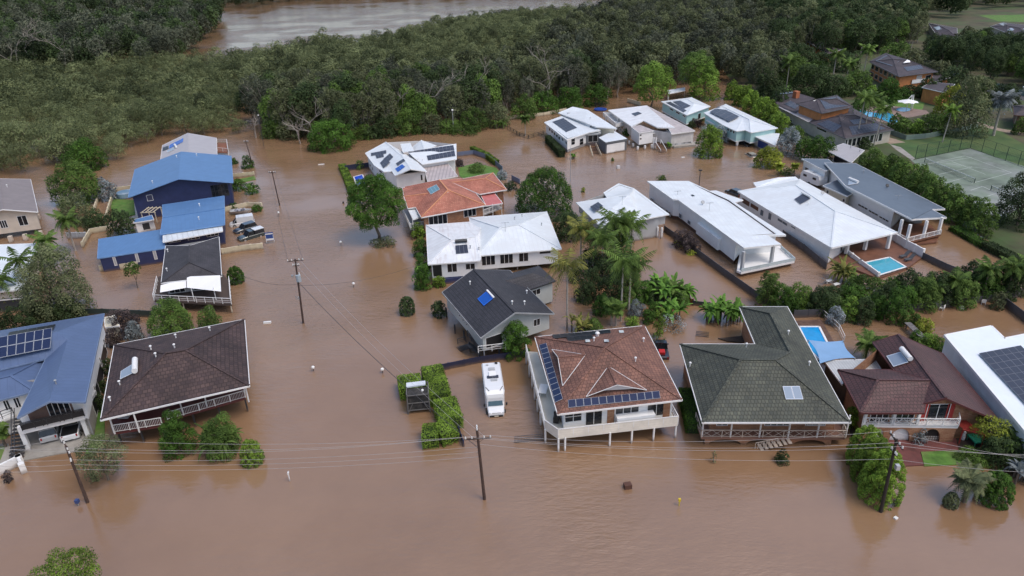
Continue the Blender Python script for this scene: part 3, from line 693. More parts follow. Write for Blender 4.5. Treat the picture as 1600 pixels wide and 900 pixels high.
# ---------------------------------------------------------------- houses, centre
e1, e2, e3, e7, b5, c4, c5 = zoom(560,210,6), zoom(650,320,6), zoom(680,410,5.625), zoom(890,270,6), zoom(780,470,3.75), zoom(1040,430,5), zoom(1040,560,5)
c2 = zoom(760,240,4)
h = House('house', 'white multi gabled house with five dark solar arrays and a corrugated patio roof', 'house', (645,260))
h.roof([(*e1(65,175),3.9),(*e1(150,290),3.9),(*e1(240,350),3.9),(*e1(305,345),3.9),(*e1(440,230),5.3),(*e1(255,72),5.3),(*e1(418,168),4.4)],
       [(0,1,2,3,4,5),(5,4,6)], metal_white)
h.roof([(*e1(345,387),3.9),(*e1(490,325),5.6),(*e1(400,185),5.6),(*e1(250,240),4.2),(*e1(640,348),3.9),(*e1(480,190),4.2)], [(0,1,2,3),(1,4,5,2)], metal_white)
h.roof([(*e1(465,165),5.3),(*e1(915,88),5.3),(*e1(919,232),4.0),(*e1(600,280),4.0)], [(0,1,2,3)], metal_white)
h.roof([(*e1(510,115),4.2),(*e1(590,55),5.2),(*e1(730,105),4.4),(*e1(620,150),5.2),(*e1(520,160),4.4)], [(0,4,3,1),(1,3,2)], metal_white)
h.flat([(*e1(395,90),5.4),(*e1(485,82),5.4),(*e1(520,155),5.4),(*e1(420,165),5.4)], metal_white)
h.flat([(*e1(410,375),3.2),(*e1(570,350),3.2),(*e1(580,380),2.7),(*e1(425,405),2.7)], metal_white, name='garage_awning')
h.flat([(*e1(612,288),3.0),(*e1(835,270),3.0),(*e1(930,390),2.6),(*e1(650,443),2.6)], mat('translucent_patio_roofing', (.47,.41,.40), .5, pat=('seam',.8,5,.55), var=.12), name='patio_roof')
h.walls([e1(65,175),e1(150,290),e1(240,350),e1(345,387),e1(640,348),e1(600,280),e1(919,232),e1(915,88),e1(590,55),e1(255,72)], 3.9, -.4, white, inset=.45, follow=False)
h.win(0, *e1(105,270), *e1(118,310), nx=1); h.win(0, *e1(128,300), *e1(140,345), nx=1); h.win(1, *e1(195,330), *e1(225,370), nx=1, m=black)
h.win(6, *e1(868,240), *e1(900,295), nx=1, m=curtain); h.win(3, *e1(580,378), *e1(605,430), nx=1)
h.walls([e1(430,400),e1(580,378),e1(575,300),e1(420,320)], 2.6, -.4, greyp, inset=.05, follow=False, name='garage')
h.win(0, *e1(440,415), *e1(572,395), z0=.2, z1=2.4, m=render_g, nx=1, name='garage_door', pane='door_leaf')
h.panels([e1(118,178),e1(262,150),e1(262,182),e1(120,205)], 5, 1, pv_grey); h.panels([e1(160,200),e1(235,183),e1(240,215),e1(172,228)], 3, 1, pv_grey)
h.panels([e1(236,232),e1(298,180),e1(328,215),e1(270,275)], 3, 2, pv_grey); h.panels([e1(203,270),e1(238,235),e1(300,262),e1(235,322)], 3, 2, pv_grey)
h.panels([e1(350,275),e1(425,230),e1(440,250),e1(370,300)], 3, 1, pv_grey); h.panels([e1(345,325),e1(412,282),e1(440,305),e1(372,355)], 2, 1, pv_vivid)
h.panels([e1(467,165),e1(890,103),e1(900,150),e1(480,215)], 12, 2, pv_grey); h.panels([e1(640,203),e1(900,155),e1(910,205),e1(652,247)], 7, 2, pv_grey)
h.vent(e1(560,240),e1(605,250))

h = House('house', 'brick house with a terracotta tiled roof and a pale red patio awning', 'house', (710,300))
FLx, TLx, FRx = W(*e1(590,778),4.4), W(*e1(430,490),4.4), W(*e1(1195,665),4.4); Xb = FRx+(TLx-FLx)*.95
def roofw(h, P, F, m, **k):
    global W
    return h.roof([tuple(p) if len(p) == 3 and not isinstance(p, np.ndarray) else np.append(p, 0) for p in P], F, m, **k)
tr = mat('terracotta_ridge', (.56,.25,.13), .8)
roofw(h, [(*e1(590,778),4.4),(*e1(430,490),4.4),(*e1(1195,665),4.4),Xb,(*e1(840,522),7.2),(*e1(758,425),7.2)], [(0,4,5,1),(0,2,4),(2,3,5,4)], tile_terra, cap=tr)
h.roof([(*e1(465,692),4.4),(*e1(640,668),4.4),(*e1(428,582),5.7),(*e1(665,552),5.7),(*e1(415,500),4.4),(*e1(640,480),4.4)], [(0,1,3,2),(2,3,5,4)], tile_terra, cap=tr)
h.roof([(*e1(1135,560),4.4),(*e1(1390,517),4.4),(*e1(1262,360),4.4),(*e1(850,440),4.4),(*e1(880,450),6.0),(*e1(1190,413),6.0)], [(0,1,5,4),(1,2,5),(2,3,4,5)], tile_terra, cap=tr)
h.roof([(*e1(800,560),6.45),(*e1(838,541),6.95),(*e1(900,548),6.45),(*e1(838,528),7.1)], [(0,1,3),(1,2,3)], tile_terra, cap=tr, name='gablet')
h.walls([e1(430,490),e1(590,778),e1(1195,665),e1(1135,560),e1(1390,517),e1(1262,360)], 4.4, -.4, brickm, inset=.6)
h.win(1, *e1(985,710), *e1(1105,758), nx=3); h.win(1, *e1(655,775), *e1(835,812), nx=4, name='sliding_door', z0=2, z1=4); h.win(3, *e1(1275,545), *e1(1300,570), nx=1)
h.flat([(*e1(1150,572),3.9),(*e1(1272,545),3.9),(*e1(1350,645),3.4),(*e1(1200,668),3.4)], mat('faded_red_roofing', (.52,.16,.15), .5, pat=('seam',.8,10,.85)), name='patio_awning')
h.flat([(*e1(465,697),4.0),(*e1(545,690),4.0),(*e1(592,768),3.7),(*e1(515,797),3.7)], metal_white, name='porch_roof')
h.deck([e1(408,715),e1(488,885),e1(625,855),e1(560,700)], 1.9, .3, greyp); h.rail([e1(408,715),e1(488,885),e1(625,858)], 1.95, 1.0)
h.deck([e1(625,858),e1(850,822),e1(840,790),e1(610,820)], 1.9, .2, greyp); h.rail([e1(640,850),e1(850,818)], 1.95, 1.0, 'cross')
h.deck([e1(1170,755),e1(1345,690),e1(1300,640),e1(1160,670)], 1.9, .2, greyp); h.rail([e1(1170,755),e1(1345,690)], 1.95, 1.0, 'bal'); h.posts([e1(1172,752),e1(1343,690),e1(1260,722)], 3.5, w=.12, pz=1.9)
h.posts([e1(515,878),e1(935,815),e1(625,855),e1(855,820)], 4.1, w=.13, pz=1.9)
h.panels([e1(642,515),e1(735,472),e1(768,518),e1(680,568)], 1, 1, pv_teal, name='skylight')

h = House('house', 'white weatherboard house on stilts under a large white hipped roof with a black solar tank', 'house', (770,400))
h.hip(e2(500,120),e2(1225,65),e2(1362,412),e2(565,478), 3.8, e2(790,215),e2(960,185), 5.9, metal_white)
h.hip(e2(95,190),e2(640,150),e2(602,522),e2(115,558), 3.75, e2(335,330),e2(560,300), 5.3, metal_white_dirty)
h.walls([e2(95,190),e2(1225,65),e2(1362,412),e2(590,478),e2(602,522),e2(115,558)], 3.8, 1.0, clad_w, inset=.5)
for a, b2, n in (((612,480),(745,560),3),((785,462),(912,545),3),((962,450),(1055,528),2),((1155,428),(1265,455),1)): h.win(2, *e2(*a), *e2(*b2), nx=n)
h.win(4, *e2(288,545), *e2(388,628), nx=2); h.win(4, *e2(462,552), *e2(556,602), nx=2); h.win(4, *e2(150,562), *e2(250,670), m=black, nx=1)  # last one: black pane painted for the shade of the porch recess
h.posts([e2(757,578),e2(950,562),e2(1140,550),e2(1335,535),e2(600,600),e2(160,700)], 1.0, w=.18, m=render_g, name='stilt')
h.posts([e2(700,520),e2(900,500),e2(1100,470),e2(1290,450)], 1.0, w=.18, m=render_g, name='stilt')
mb = MB(); P = [W(*e2(*p), .9)[:2] for p in ((265,700),(560,660),(560,600),(265,640))]; mb.prism(P, -.4, .9); h.b(mb, 'base_wall', clad_blue)
h.panels([e2(368,385),e2(480,375),e2(492,455),e2(375,465)], 3, 1, pv_grey, name='solar_collector')
a_, na = h.hit(*e2(368,362)); b_, nb = h.hit(*e2(480,355)); mb = MB(); mb.tube([a_+[0,0,.4], b_+[0,0,.4]], .3, 12); h.b(mb, 'water_tank', darkp)
h.antenna(*e2(838,250)); h.vent(e2(510,410),e2(925,140),e2(995,115),e2(1178,195),e2(590,425), m=steel)

h = House('house', 'sage weatherboard house with a charcoal tiled gable roof and one bright blue collector', 'house', (780,490))
h.gab(e3(400,662),e3(1042,450),e3(655,70),e3(62,262), 4.1, e3(702,440),e3(338,60), 6.6, tile_char, gut=mat('grey_trim',(.3,.31,.32),.5))
h.roof([(*e3(600,165),5.2),(*e3(815,242),3.9),(*e3(1055,162),3.9),(*e3(855,92),5.25),(*e3(910,32),3.9),(*e3(660,98),4.1)], [(0,1,2),(0,2,3),(3,2,4),(0,3,4),(0,4,5)], tile_char, gut=darkp, caps=False)
h.walls([e3(400,662),e3(1042,450),e3(655,70),e3(62,262)], 4.1, 1.6, clad_sage, inset=.5)
h.win(0, *e3(862,505), *e3(922,548), nx=2); h.win(0, *e3(440,668), *e3(590,640), m=black, nx=1, z0=1.8, z1=3.5, name='patio_shade_pane')  # second one: black pane in place of the shade in the patio recess
h.walls([e3(600,165),e3(815,242),e3(1055,162),e3(910,32)], 3.9, .3, clad_sage, inset=.35, follow=False, name='wing_wall'); h.win(1, *e3(850,248), *e3(925,275), nx=2)
h.wl = h.wl
h.walls([e3(560,640),e3(1042,450),e3(655,70),e3(560,120)], 1.6, -.4, render_g, inset=.8, follow=False, name='undercroft_wall')
P = [W(*p, 4.1)[:2] for p in (e3(400,662), e3(62,262))]
_c = W(*e3(702,440),4.1)[:2]; _d = (P[1]-P[0])/np.linalg.norm(P[1]-P[0]); _n = np.array([_d[1], -_d[0]]); _n = _n if _n@(_c-P[0]) > 0 else -_n
h.wl = [(P[1]+_n*.48, P[0]+_n*.48)]
for x, y in ((178,405),(208,452),(240,492),(272,530)): h.win(0, *e3(x,y), *e3(x+14,y+32), nx=1, fw=.04)
h.deck([e3(300,640),e3(385,770),e3(600,740),e3(560,640)], 1.6, .25, mat('dark_decking', (.05,.035,.03), .7, pat=('board',.14,8,.5)))
h.rail([e3(285,650),e3(380,790)], 1.6, 1.0, 'line', darkp); h.rail([e3(380,795),e3(620,765)], 1.6, 1.0, 'line'); h.posts([e3(432,835)], 3.9, w=.15, pz=0)
h.posts([e3(300,700),e3(385,780),e3(560,750),e3(170,545),e3(250,600),e3(95,400)], 1.5, w=.2, m=darkp, name='stilt')
st = MB(); P0, P1 = W(*e3(300,735),1.5), W(*e3(215,760),.1)
for k in range(7): st.box(P0+(P1-P0)*k/6, (.4,1.3,.06), .5)
h.b(st, 'stair', darkp); h.rail([e3(200,720),e3(270,700)], .7, .9, 'line', darkp); h.deck([e3(270,740),e3(380,800),e3(400,760),e3(300,700)], 1.0, .15, darkp, name='landing')
h.panels([e3(372,325),e3(452,258),e3(515,320),e3(430,388)], 1, 1, pv_vivid, name='solar_collector')
a_, na = h.hit(*e3(455,255)); b_, nb = h.hit(*e3(515,320)); mb = MB(); mb.bar(a_+[0,0,.22], b_+[0,0,.22], .25, .15); h.b(mb, 'collector_header', trim)
h.vent(e3(307,195),e3(785,370),e3(805,275),e3(676,370))

h = House('house', 'brown pyramid roofed house with blue solar strips and a cream wraparound deck', 'house', (945,600))
V = [(836,526.5,4.7),(1007,509,4.7),(1065.5,624.5,4.7),(871.5,647,4.7),(945.3,542.5,7.6)]
h.roof(V, [(0,3,4),(3,2,4),(2,1,4),(1,0,4)], tile_brown); NT = h.tris[:]
pa, na = h.hit(*b5(640,384)); za = pa[2]-.02
h.roof([(*b5(640,384),za),(*b5(692,492),za),(*b5(512,560),za-1.15),(*b5(862,522),za-1.15)], [(0,1,2),(0,3,1)], tile_brown, name='front_gable_roof', gw=.05, gh=.06, soff=False)
h.tris = NT[:]
mb = MB(); q = [W(*b5(692,492),za-.12), W(*b5(590,532),za-1.0), W(*b5(812,520),za-1.0)]; q = [p+np.array([0,.18,0]) for p in q]; mb.face([q[0],q[1],q[2]]); h.b(mb, 'gable_panel', white)
pa, na = h.hit(*b5(505,316)); zb_ = pa[2]
h.roof([(*b5(505,316),zb_),(*b5(345,330),zb_),(*b5(310,285),zb_-1.0),(*b5(372,495),zb_-1.3)], [(0,1,2),(0,3,1)], tile_brown, name='side_gable_roof', gw=.05, gh=.06, soff=False); h.tris = NT[:]
h.panels([b5(235,262),b5(278,250),b5(376,578),b5(328,600)], 1, 11, pv_blue)
h.panels([b5(402,584),b5(938,530),b5(945,574),b5(406,630)], 12, 1, pv_blue)
h.panels([b5(312,203),b5(650,172),b5(656,190),b5(322,223)], 8, 1, pv_dark); h.panels([b5(395,218),b5(545,204),b5(556,224),b5(408,240)], 4, 1, pv_dark)
sk = mat('skylight_glass', (.72,.78,.8), .2)
for q in ((700,178),(503,232),(612,232)): h.panels([b5(q[0],q[1]),b5(q[0]+28,q[1]-1),b5(q[0]+32,q[1]+12),b5(q[0]+4,q[1]+13)], 1, 1, sk, name='skylight')
def cowl(mb, p, n): mb.cyl(p-[0,0,.1],.2,.4); mb.ball(p+[0,0,.42],(.3,.3,.22),10)
h.bit(*b5(575,207), cowl, 'roof_ventilator', trim); h.vent(b5(845,240),b5(798,355),b5(555,237))
h.walls([V[i][:2] for i in range(4)], 4.7, 2.0, clad_w, inset=.8)
# walls: 0 back, 1 right, 2 front, 3 left
h.win(2, *b5(375,652), *b5(484,702), nx=2, ny=2); h.win(2, *b5(505,640), *b5(604,690), nx=2, name='sliding_door', z0=2.1, z1=4.2)
h.win(2, *b5(680,625), *b5(818,652), nx=3); h.win(2, *b5(868,600), *b5(974,645), nx=2, name='sliding_door', z0=2.3, z1=4.2)
for k in range(4): h.win(3, 848+k*7.5,560+k*21,851.5+k*7.5,575+k*21, nx=1, z0=2.5, z1=4.2)
mb = MB(); b2, a = h.wl[2]; d = (b2-a)/np.linalg.norm(b2-a); n_ = np.array([d[1], -d[0]]); n_ = n_ if n_[1] < 0 else -n_
L_ = np.linalg.norm(b2-a)
for u in (.43,.95):
    c = a+d*L_*u+n_*.03; mb = MB(); mb.bar((*c-d*.4,3.2),(*c+d*.4,3.2),.06,2.3); h.b(mb, 'brick_panel', brickm)

mb = MB(); c0 = a+d*L_*.47+n_*.5; c1 = a+d*L_*.82+n_*.5; mb.bar((*c0,2.6),(*c1,2.6),.9,1.25); h.b(mb, 'front_bay', clad_w)
dk_ = mat('cream_deck_surface', (.66,.63,.54), .6, var=.07)
out = [b5(158,296),b5(268,745),b5(345,800),b5(1046,722),b5(1010,655),b5(985,650),b5(360,710),b5(225,300)]
h.deck(out, 1.95, .25, dk_, name='wraparound_deck')
op = [b5(158,296),b5(268,745),b5(345,800),b5(1046,722)]
P = [W(*p, 1.95) for p in op]
mb = MB()
for p, q in zip(P, P[1:]): mb.bar(p+[0,0,.05], q+[0,0,.05], .08, .5)
for p, q in zip(P[2:], P[3:]): mb.bar(p+[0,0,.55], q+[0,0,.55], .07, .9)
mb.bar(P[1]+[0,0,.55], P[2]+[0,0,.55], .07, .9)
h.b(mb, 'deck_parapet', mat('cream_panel', (.80,.76,.67), .6, pat=('board',.3,12,.85)))
h.rail(op[:2], 1.95, 1.05, 'line', white, step=1.6); h.rail(op[1:], 1.95, 1.07, 'none', white); h.rail([b5(1046,722),b5(1008,650)], 1.95, 1.05, 'line', white)
h.posts([b5(158,300),b5(176,375),b5(192,440),b5(207,505),b5(224,575),b5(242,650),b5(270,752),b5(347,802),b5(386,797),b5(650,770),b5(779,752),b5(908,738),b5(1037,722)], 1.9, w=.17, m=white)
h.posts([b5(420,640),b5(640,620),b5(860,600),b5(1000,560),b5(800,420),b5(400,480)], 1.9, w=.2, m=darkp, name='stilt')
mb = MB(); q = W(*b5(258,515), 2.65); mb.box(q, (1.0,1.9,.06), -.25)
for sx in (-1,1):
    for sy in (-1,1): mb.box(q+[sx*.4,sy*.8,-.35], (.06,.06,.7))
h_t = tag(mb.build('outdoor_table', white), 'white rectangular table on the cream wraparound deck', 'table')
mb = MB()
q = W(*b5(335,705), 1.95)
mb.box(q+[0,0,.45], (.6,1.1,.7), -.2); mb.cyl(q+[-.0,-.35,.8], .3, .3); mb.cyl(q+[.02,.3,.8], .3, .2); tag(mb.build('barbecue', black), 'black covered barbecue at the corner of the cream deck', 'barbecue')
mb = MB(); q = W(*b5(577,703), 2.02); mb.box(q, (1.7,.7,.05), .05); tag(mb.build('door_mat', black), 'black mat lying before the deck door', 'mat')

h = House('house', 'white roofed two storey house behind the tall palms, with one grey collector', 'house', (970,330))
h.roof([(*e7(62,278),4.1),(*e7(312,524),4.1),(*e7(660,476),4.3),(*e7(398,334),5.5),(*e7(560,203),5.5),(*e7(650,443),4.8),(*e7(932,388),4.0),(*e7(600,145),4.0),(*e7(460,100),4.0),(*e7(320,186),4.0),(*e7(352,232),4.5)],
       [(0,1,2,3,4),(4,3,5,6,7),(9,10,4,7,8)], metal_white)
h.walls([e7(62,278),e7(312,524),e7(660,476),e7(650,443),e7(932,388),e7(600,145),e7(460,100),e7(320,186)], 4.1, 2.1, mat('light_grey_weatherboards', (.52,.51,.50), .6, pat=('board',.22,10,.8)), inset=.5, follow=False)
h.win(3, *e7(750,430), *e7(822,487), nx=2, ny=2); h.win(0, *e7(85,335), *e7(110,370), nx=1)
h.walls([e7(62,278),e7(312,524),e7(900,420),e7(600,145),e7(320,186)], 4.1, -.4, greyp, inset=1.0, follow=False, name='lower_wall')
h.posts([e7(860,612),e7(820,605)], 2.1, zb=-.5, w=.3, m=trim, pz=0)
h.panels([e7(195,335),e7(272,290),e7(322,330),e7(243,380)], 3, 1, pv_grey, name='solar_collector', up=.42); h.antenna(*e7(492,300)); h.vent(e7(312,360))

h = House('house', 'long white weatherboard house with a flat white roof and dark grey terrace posts', 'house', (1130,340))
RP = [e7(730,78),e7(1115,78),(1112,300),(1141,312),d3(510,548),d3(395,550),d3(480,606),d3(250,628),e7(1020,252),e7(968,246)]
h.roof([(*p, z) for p, z in zip(RP, (4.5,4.4,4.2,4.2,4.2,4.3,4.3,4.5,4.5,4.5))], [tuple(range(10))], metal_white, gh=.3)
h.flat([(*d3(20,275),3.6),(*d3(75,271),3.6),(*d3(243,330),3.5),(*d3(190,345),3.5)], metal_white, name='porch_roof')
h.walls([e7(730,78),e7(1115,78),(1141,312),d3(470,545),d3(240,560),d3(205,600),e7(1020,252),e7(968,246)], 4.4, .8, clad_w, inset=.35, follow=False)
h.walls([e7(730,78),e7(1115,78),(1141,312),d3(470,545),d3(240,560),d3(205,600),e7(1020,252),e7(968,246)], 4.4, -.4, mat('dark_brick_base', (.12,.05,.035), .85, pat=('brick',.46,.17,.012,(.6,.5,.5))), inset=.5, follow=False, name='base_wall')
P = [W(*p, 4.5)[:2] for p in (d3(250,628), e7(1020,252), e7(968,246), e7(730,78))]
def shift(a, b2, k):
    d = (b2-a)/np.linalg.norm(b2-a); n = np.array([-d[1], d[0]]); n = n if n[0] > 0 else -n; return (a+n*k, b2+n*k)
h.wl = [shift(P[1], P[0], .33), shift(P[3], P[2], .33)]
for (x0,y0),(x1,y1) in (((1026,372),(1050,435)),((1108,435),(1134,495))): h.win(0, *e7(x0,y0), *e7(x1,y1), nx=1, m=mat('blue_grey_glass', (.10,.14,.18), .2))
h.win(0, *e7(1235,530), *e7(1310,612), nx=3); h.win(0, *d3(118,618), *d3(142,690), nx=1, z0=1.5, z1=3.6, m=MC['blue_grey_glass'])
h.win(1, *e7(762,230), *e7(792,268), nx=1); h.win(1, *e7(905,340), *e7(946,412), nx=2); h.win(1, *e7(872,318), *e7(888,345), nx=1)
a, b2 = h.wl[0]; d = (b2-a)/np.linalg.norm(b2-a); nn = np.array([d[1], -d[0]]); nn = nn if nn[0] < 0 else -nn
mb = MB(); ta = h.on_wall(0, *e7(1215,520))[0]; tb = h.on_wall(0, *e7(1415,690))[0]; mb.bar((*(a+d*ta+nn*.28), 1.85), (*(a+d*tb+nn*.28), 1.85), .6, 2.1); h.b(mb, 'bay_wall', clad_w)
h.deck([d3(205,770),d3(232,782),d3(566,712),d3(480,620),d3(240,560)], 1.0, .35, white, name='terrace')
h.deck([d3(235,778),d3(545,715),d3(470,640),d3(250,590)], .7, .2, MC['dark_brick_base'], name='terrace_base', zb=-.4)
h.rail([d3(232,782),d3(566,712),d3(480,635)], 1.0, .6, 'glass', mat('balustrade_glass', (.5,.58,.6), .1), name='glass_balustrade')
for p in (d3(235,768), d3(418,722)):
    Q = W(*p, 1.0); mb = MB(); mb.box((Q[0],Q[1],2.65), (.45,.45,3.3), .5); h.b(mb, 'terrace_column', greyp)
h.antenna(*e7(1308,360)); h.antenna(*e7(1012,205), .9)
def dish(mb, p, n): mb.cyl(p,.04,.5,6); mb.tube([p+[0,-.05,.55],p+[0,-.12,.6]],[.38,.3],14)
h.bit(*e7(1246,300), dish, 'satellite_dish', greyp); h.panels([e7(1135,210),e7(1155,208),e7(1175,222),e7(1150,222)],1,1,pv_dark,name='skylight')

h = House('house', 'long white house with a white hipped roof beside a turquoise pool', 'house', (1280,330))
h.roof([(*d3(212,275),3.3),(*d3(797,628),3.3),(*d3(1207,532),3.3),(*d3(600,200),3.3),(*d3(575,238),5.0),(*d3(822,400),5.0)], [(0,1,5,4),(1,2,5),(2,3,4,5),(3,0,4)], metal_white, gh=.28)
h.roof([(*d3(310,222),3.1),(*d3(465,190),3.6),(*d3(570,185),3.1),(*d3(620,225),3.1),(*d3(330,250),3.1)], [(0,1,2,3,4)], metal_white, name='porch_roof', gh=.28)
h.walls([d3(212,275),d3(797,628),d3(900,560),d3(1000,430),d3(600,200)], 3.3, .1, white, inset=.4, follow=False)
for (x0,y0),(x1,y1),n in (((355,385),(370,435),1),((405,405),(419,460),1),((462,440),(520,495),2),((545,488),(572,516),1)): h.win(0, *d3(x0,y0), *d3(x1,y1), nx=n, m=MC['blue_grey_glass'])
for (x0,y0),(x1,y1) in (((240,312),(284,375)),((293,345),(340,404))): h.win(0, *d3(x0,y0), *d3(x1,y1), nx=1, m=timber, name='garage_door', pane='door_leaf')
h.win(1, *d3(850,640), *d3(870,600), z0=.8, z1=3, nx=1); h.win(2, *d3(930,560), *d3(960,520), z0=.8, z1=3, nx=1)
for (a, b2) in ((d3(902,612),d3(888,664)),(d3(1015,583),d3(1003,640)),(d3(1158,548),d3(1145,632))):
    Q = W(*b2, .55); mb = MB(); mb.box((Q[0],Q[1],1.9), (.5,.5,2.7), .5); h.b(mb, 'verandah_column', white)
deckm = mat('wet_timber_deck', (.19,.085,.05), .45, pat=('board',.14,8,.55), var=.2)
h.deck([d3(790,700),d3(1085,818),d3(1262,760),d3(1360,690),d3(1160,560),d3(880,560)], .35, .3, deckm, name='pool_deck', zb=-.4)
h.heater([d3(565,328),d3(618,295),d3(665,325),d3(602,360)], (d3(612,292),d3(668,322)), m=pv_grey, r=.2)
h.bit(*d3(738,300), dish, 'satellite_dish', greyp); h.vent(d3(650,362))
pool_w = mat('pool_water', (.06,.36,.47), .06, var=.08, vs=1.5)
def pool(pts, z, label, m, rim=white, group=None):
    P = [W(*p, z) for p in pts]; c = np.mean(P, axis=0); r = empty('swimming_pool', (c[0],c[1],0), label, 'pool', group)
    wb = MB(); wb.prism([p[:2] for p in P], z-.5, z-.02); wb.build('pool_water_surface', m, r, origin=(c[0],c[1],0)); rb = MB()
    for i in range(len(P)): rb.bar(P[i], P[(i+1)%len(P)], .28, .1)
    rb.build('pool_coping', rim, r, origin=(c[0],c[1],0)); return r
pool([d3(1000,722),d3(1160,688),d3(1262,748),d3(1085,802)], .48, 'turquoise rectangular pool in the timber deck beside the white hipped roof', pool_w)

h = House('house', 'long house with dark grey skillion roofs and white walls, beside the clipped tree row', 'house', (1370,300))
h.roof([(*d3(755,98),4.6),(*d3(945,100),3.8),(*d3(1505,385),3.8),(*d3(1422,388),4.1),(*d3(1514,438),3.8),(*d3(1300,449),4.9),(*d3(885,240),4.9)], [(0,1,2,3,5,6),(3,4,5)], metal_grey, gh=.3)
h.roof([(*d3(612,72),4.1),(*d3(775,75),4.1),(*d3(830,120),4.1),(*d3(760,148),4.1)], [(0,1,2,3)], metal_grey, gh=.25)
h.roof([(*d3(745,240),3.3),(*d3(870,190),3.3),(*d3(1020,235),3.3),(*d3(895,305),3.3)], [(0,1,2,3)], metal_grey, gh=.25)
h.walls([d3(755,98),d3(885,240),d3(1195,400),d3(1260,330),d3(1400,370),d3(945,100)], 4.3, .1, white, inset=.35)
for k in range(3): h.win(1, *d3(965+66*k,350+38*k), *d3(1022+66*k,396+38*k), nx=3)
h.walls([d3(745,240),d3(895,305),d3(1020,235),d3(870,190)], 3.3, -.4, cream, inset=.35, follow=False, name='wing_wall'); h.win(0, *d3(768,265), *d3(778,295), nx=1); h.win(0, *d3(868,318), *d3(888,350), nx=1)
h.walls([d3(612,72),d3(760,148),d3(830,120),d3(775,75)], 4.1, -.4, white, inset=.3, follow=False, name='garage_wall'); h.win(0, *d3(632,135), *d3(745,190), m=darkp, nx=1, z0=.1, z1=2.6, name='garage_door', pane='door_leaf')
h.deck([d3(1195,560),d3(1265,598),d3(1480,545),d3(1400,470),d3(1230,490)], 1.0, .3, deckm, name='verandah_floor'); h.deck([d3(1230,615),d3(1455,590),d3(1470,550),d3(1265,598)], .4, .3, deckm, name='step')
h.rail([d3(1205,565),d3(1265,595),d3(1478,545)], 1.05, .9)
for p in (d3(1265,592), d3(1368,568), d3(1462,545), d3(1215,560)):
    Q = W(*p, 1.0); mb = MB(); mb.box((Q[0],Q[1],2.7), (.42,.42,3.2), .5); h.b(mb, 'verandah_column', white)
h.heater([d3(860,225),d3(905,200),d3(960,230),d3(900,240)], (d3(905,205),d3(960,228)), m=pv_pale, r=.28); h.bit(*d3(1142,255), dish, 'satellite_dish', darkp); h.vent(d3(995,160),m=steel); h.antenna(*d3(1212,325), .9)

h = House('house', 'brick house with a large grey green tiled roof and an arched undercroft below its balcony', 'house', (1190,640))
h.roof([(1155.6,479.4,4.2),(1230,479.2,4.2),(1329,659.5,4.2),(1097.6,659.8,4.2),(1062.4,537.6,4.2),(1180,537.6,4.2),(1204,489.8,6.0),(1235,550,6.0),(1212,562.4,7.4),(1158,562,7.4)],
       [(0,1,6),(0,5,7,6),(1,2,8,7,6),(2,3,9,8),(3,4,9),(4,5,7,8,9)], tile_green)
h.panels([c5(910,220),c5(1045,218),c5(1075,325),c5(937,325)], 2, 1, pv_pale, name='solar_collector')
h.vent(c4(957,462),c4(630,562),c4(1120,705),c4(190,712),m=trim)
for a, b2 in ((c4(258,322+430),c4(355,300+430)),): pass
h.walls([(1155.6,479.4),(1230,479.2),(1322,640),(1106,640),(1062.4,537.6),(1180,537.6)], 4.2, -.4, brickm, inset=.6)
for x0, x1, n in ((395,480,2),(1090,1240,3),(770,960,4)): h.win(2, *c5(x0,520), *c5(x1,560), nx=n, z0=1.6, z1=3.6)
h.win(2, *c5(1100,525), *c5(1230,555), nx=3, m=curtain, z0=1.7, z1=3.5)
h.deck([c5(232,470),c5(278,614),c5(1402,620),c5(1340,470)], 1.1, .3, mat('terracotta_deck', (.26,.14,.10), .8), name='balcony_floor')
bcream = mat('buff_balustrade', (.56,.48,.40), .7)
h.rail([c5(232,475),c5(278,614),c5(1402,620),c5(1380,560)], 1.15, .95, 'cross', bcream, step=2.3)
h.posts([c5(283,612),c5(505,614),c5(730,615),c5(955,616),c5(1180,618),c5(1402,620)], 4.1, zb=1.1, w=.13)
# arched brick undercroft
def arcade(h, a, b2, spans, ztop, zb, m, th=.35, name='arcade'):
    A, B = W(*a, ztop), W(*b2, ztop); d = (B-A)[:2]; L = np.linalg.norm(d); d /= L; n = np.array([d[1], -d[0]]); mb = MB()
    def P(u, z, o): return (*(A[:2]+d*u*L+n*o), z)
    us = [0]; 
    for s0, s1 in spans: us += [s0, s1]
    us.append(1)
    for i in range(0, len(us)-1, 2):   # solid piers
        b4 = [P(us[i],zb,0),P(us[i+1],zb,0),P(us[i+1],zb,-th),P(us[i],zb,-th)]; mb.hexa(b4, [(p[0],p[1],ztop) for p in b4])
    for s0, s1 in spans:
        N = 12; c = (s0+s1)/2; r = (s1-s0)/2; hh = ztop-.12-max(zb, -.1)
        for k in range(N):
            t0, t1 = math.pi*k/N, math.pi*(k+1)/N; u0_, u1_ = c-r*math.cos(t0), c-r*math.cos(t1); z0_, z1_ = max(zb,-.1)+hh*math.sin(t0)**.8, max(zb,-.1)+hh*math.sin(t1)**.8
            b4 = [P(u0_,z0_,0),P(u1_,z1_,0),P(u1_,z1_,-th),P(u0_,z0_,-th)]; mb.hexa(b4, [(p[0],p[1],ztop) for p in b4])
    return h.b(mb, name, m)
arcade(h, c5(310,625), c5(1300,632), ((.03,.29),(.33,.54),(.58,.66),(.70,.96)), .8, -.5, brickm)
st = MB(); P0, P1 = W(*c5(960,640),.95), W(*c5(705,700),-.1)
for k in range(8): st.box(P0+(P1-P0)*k/7, (.36,1.1,.08), .05)
h.b(st, 'stair', bcream); mb = MB(); mb.bar(W(*c5(880,625),1.9), W(*c5(705,660),.8), .07, .07)
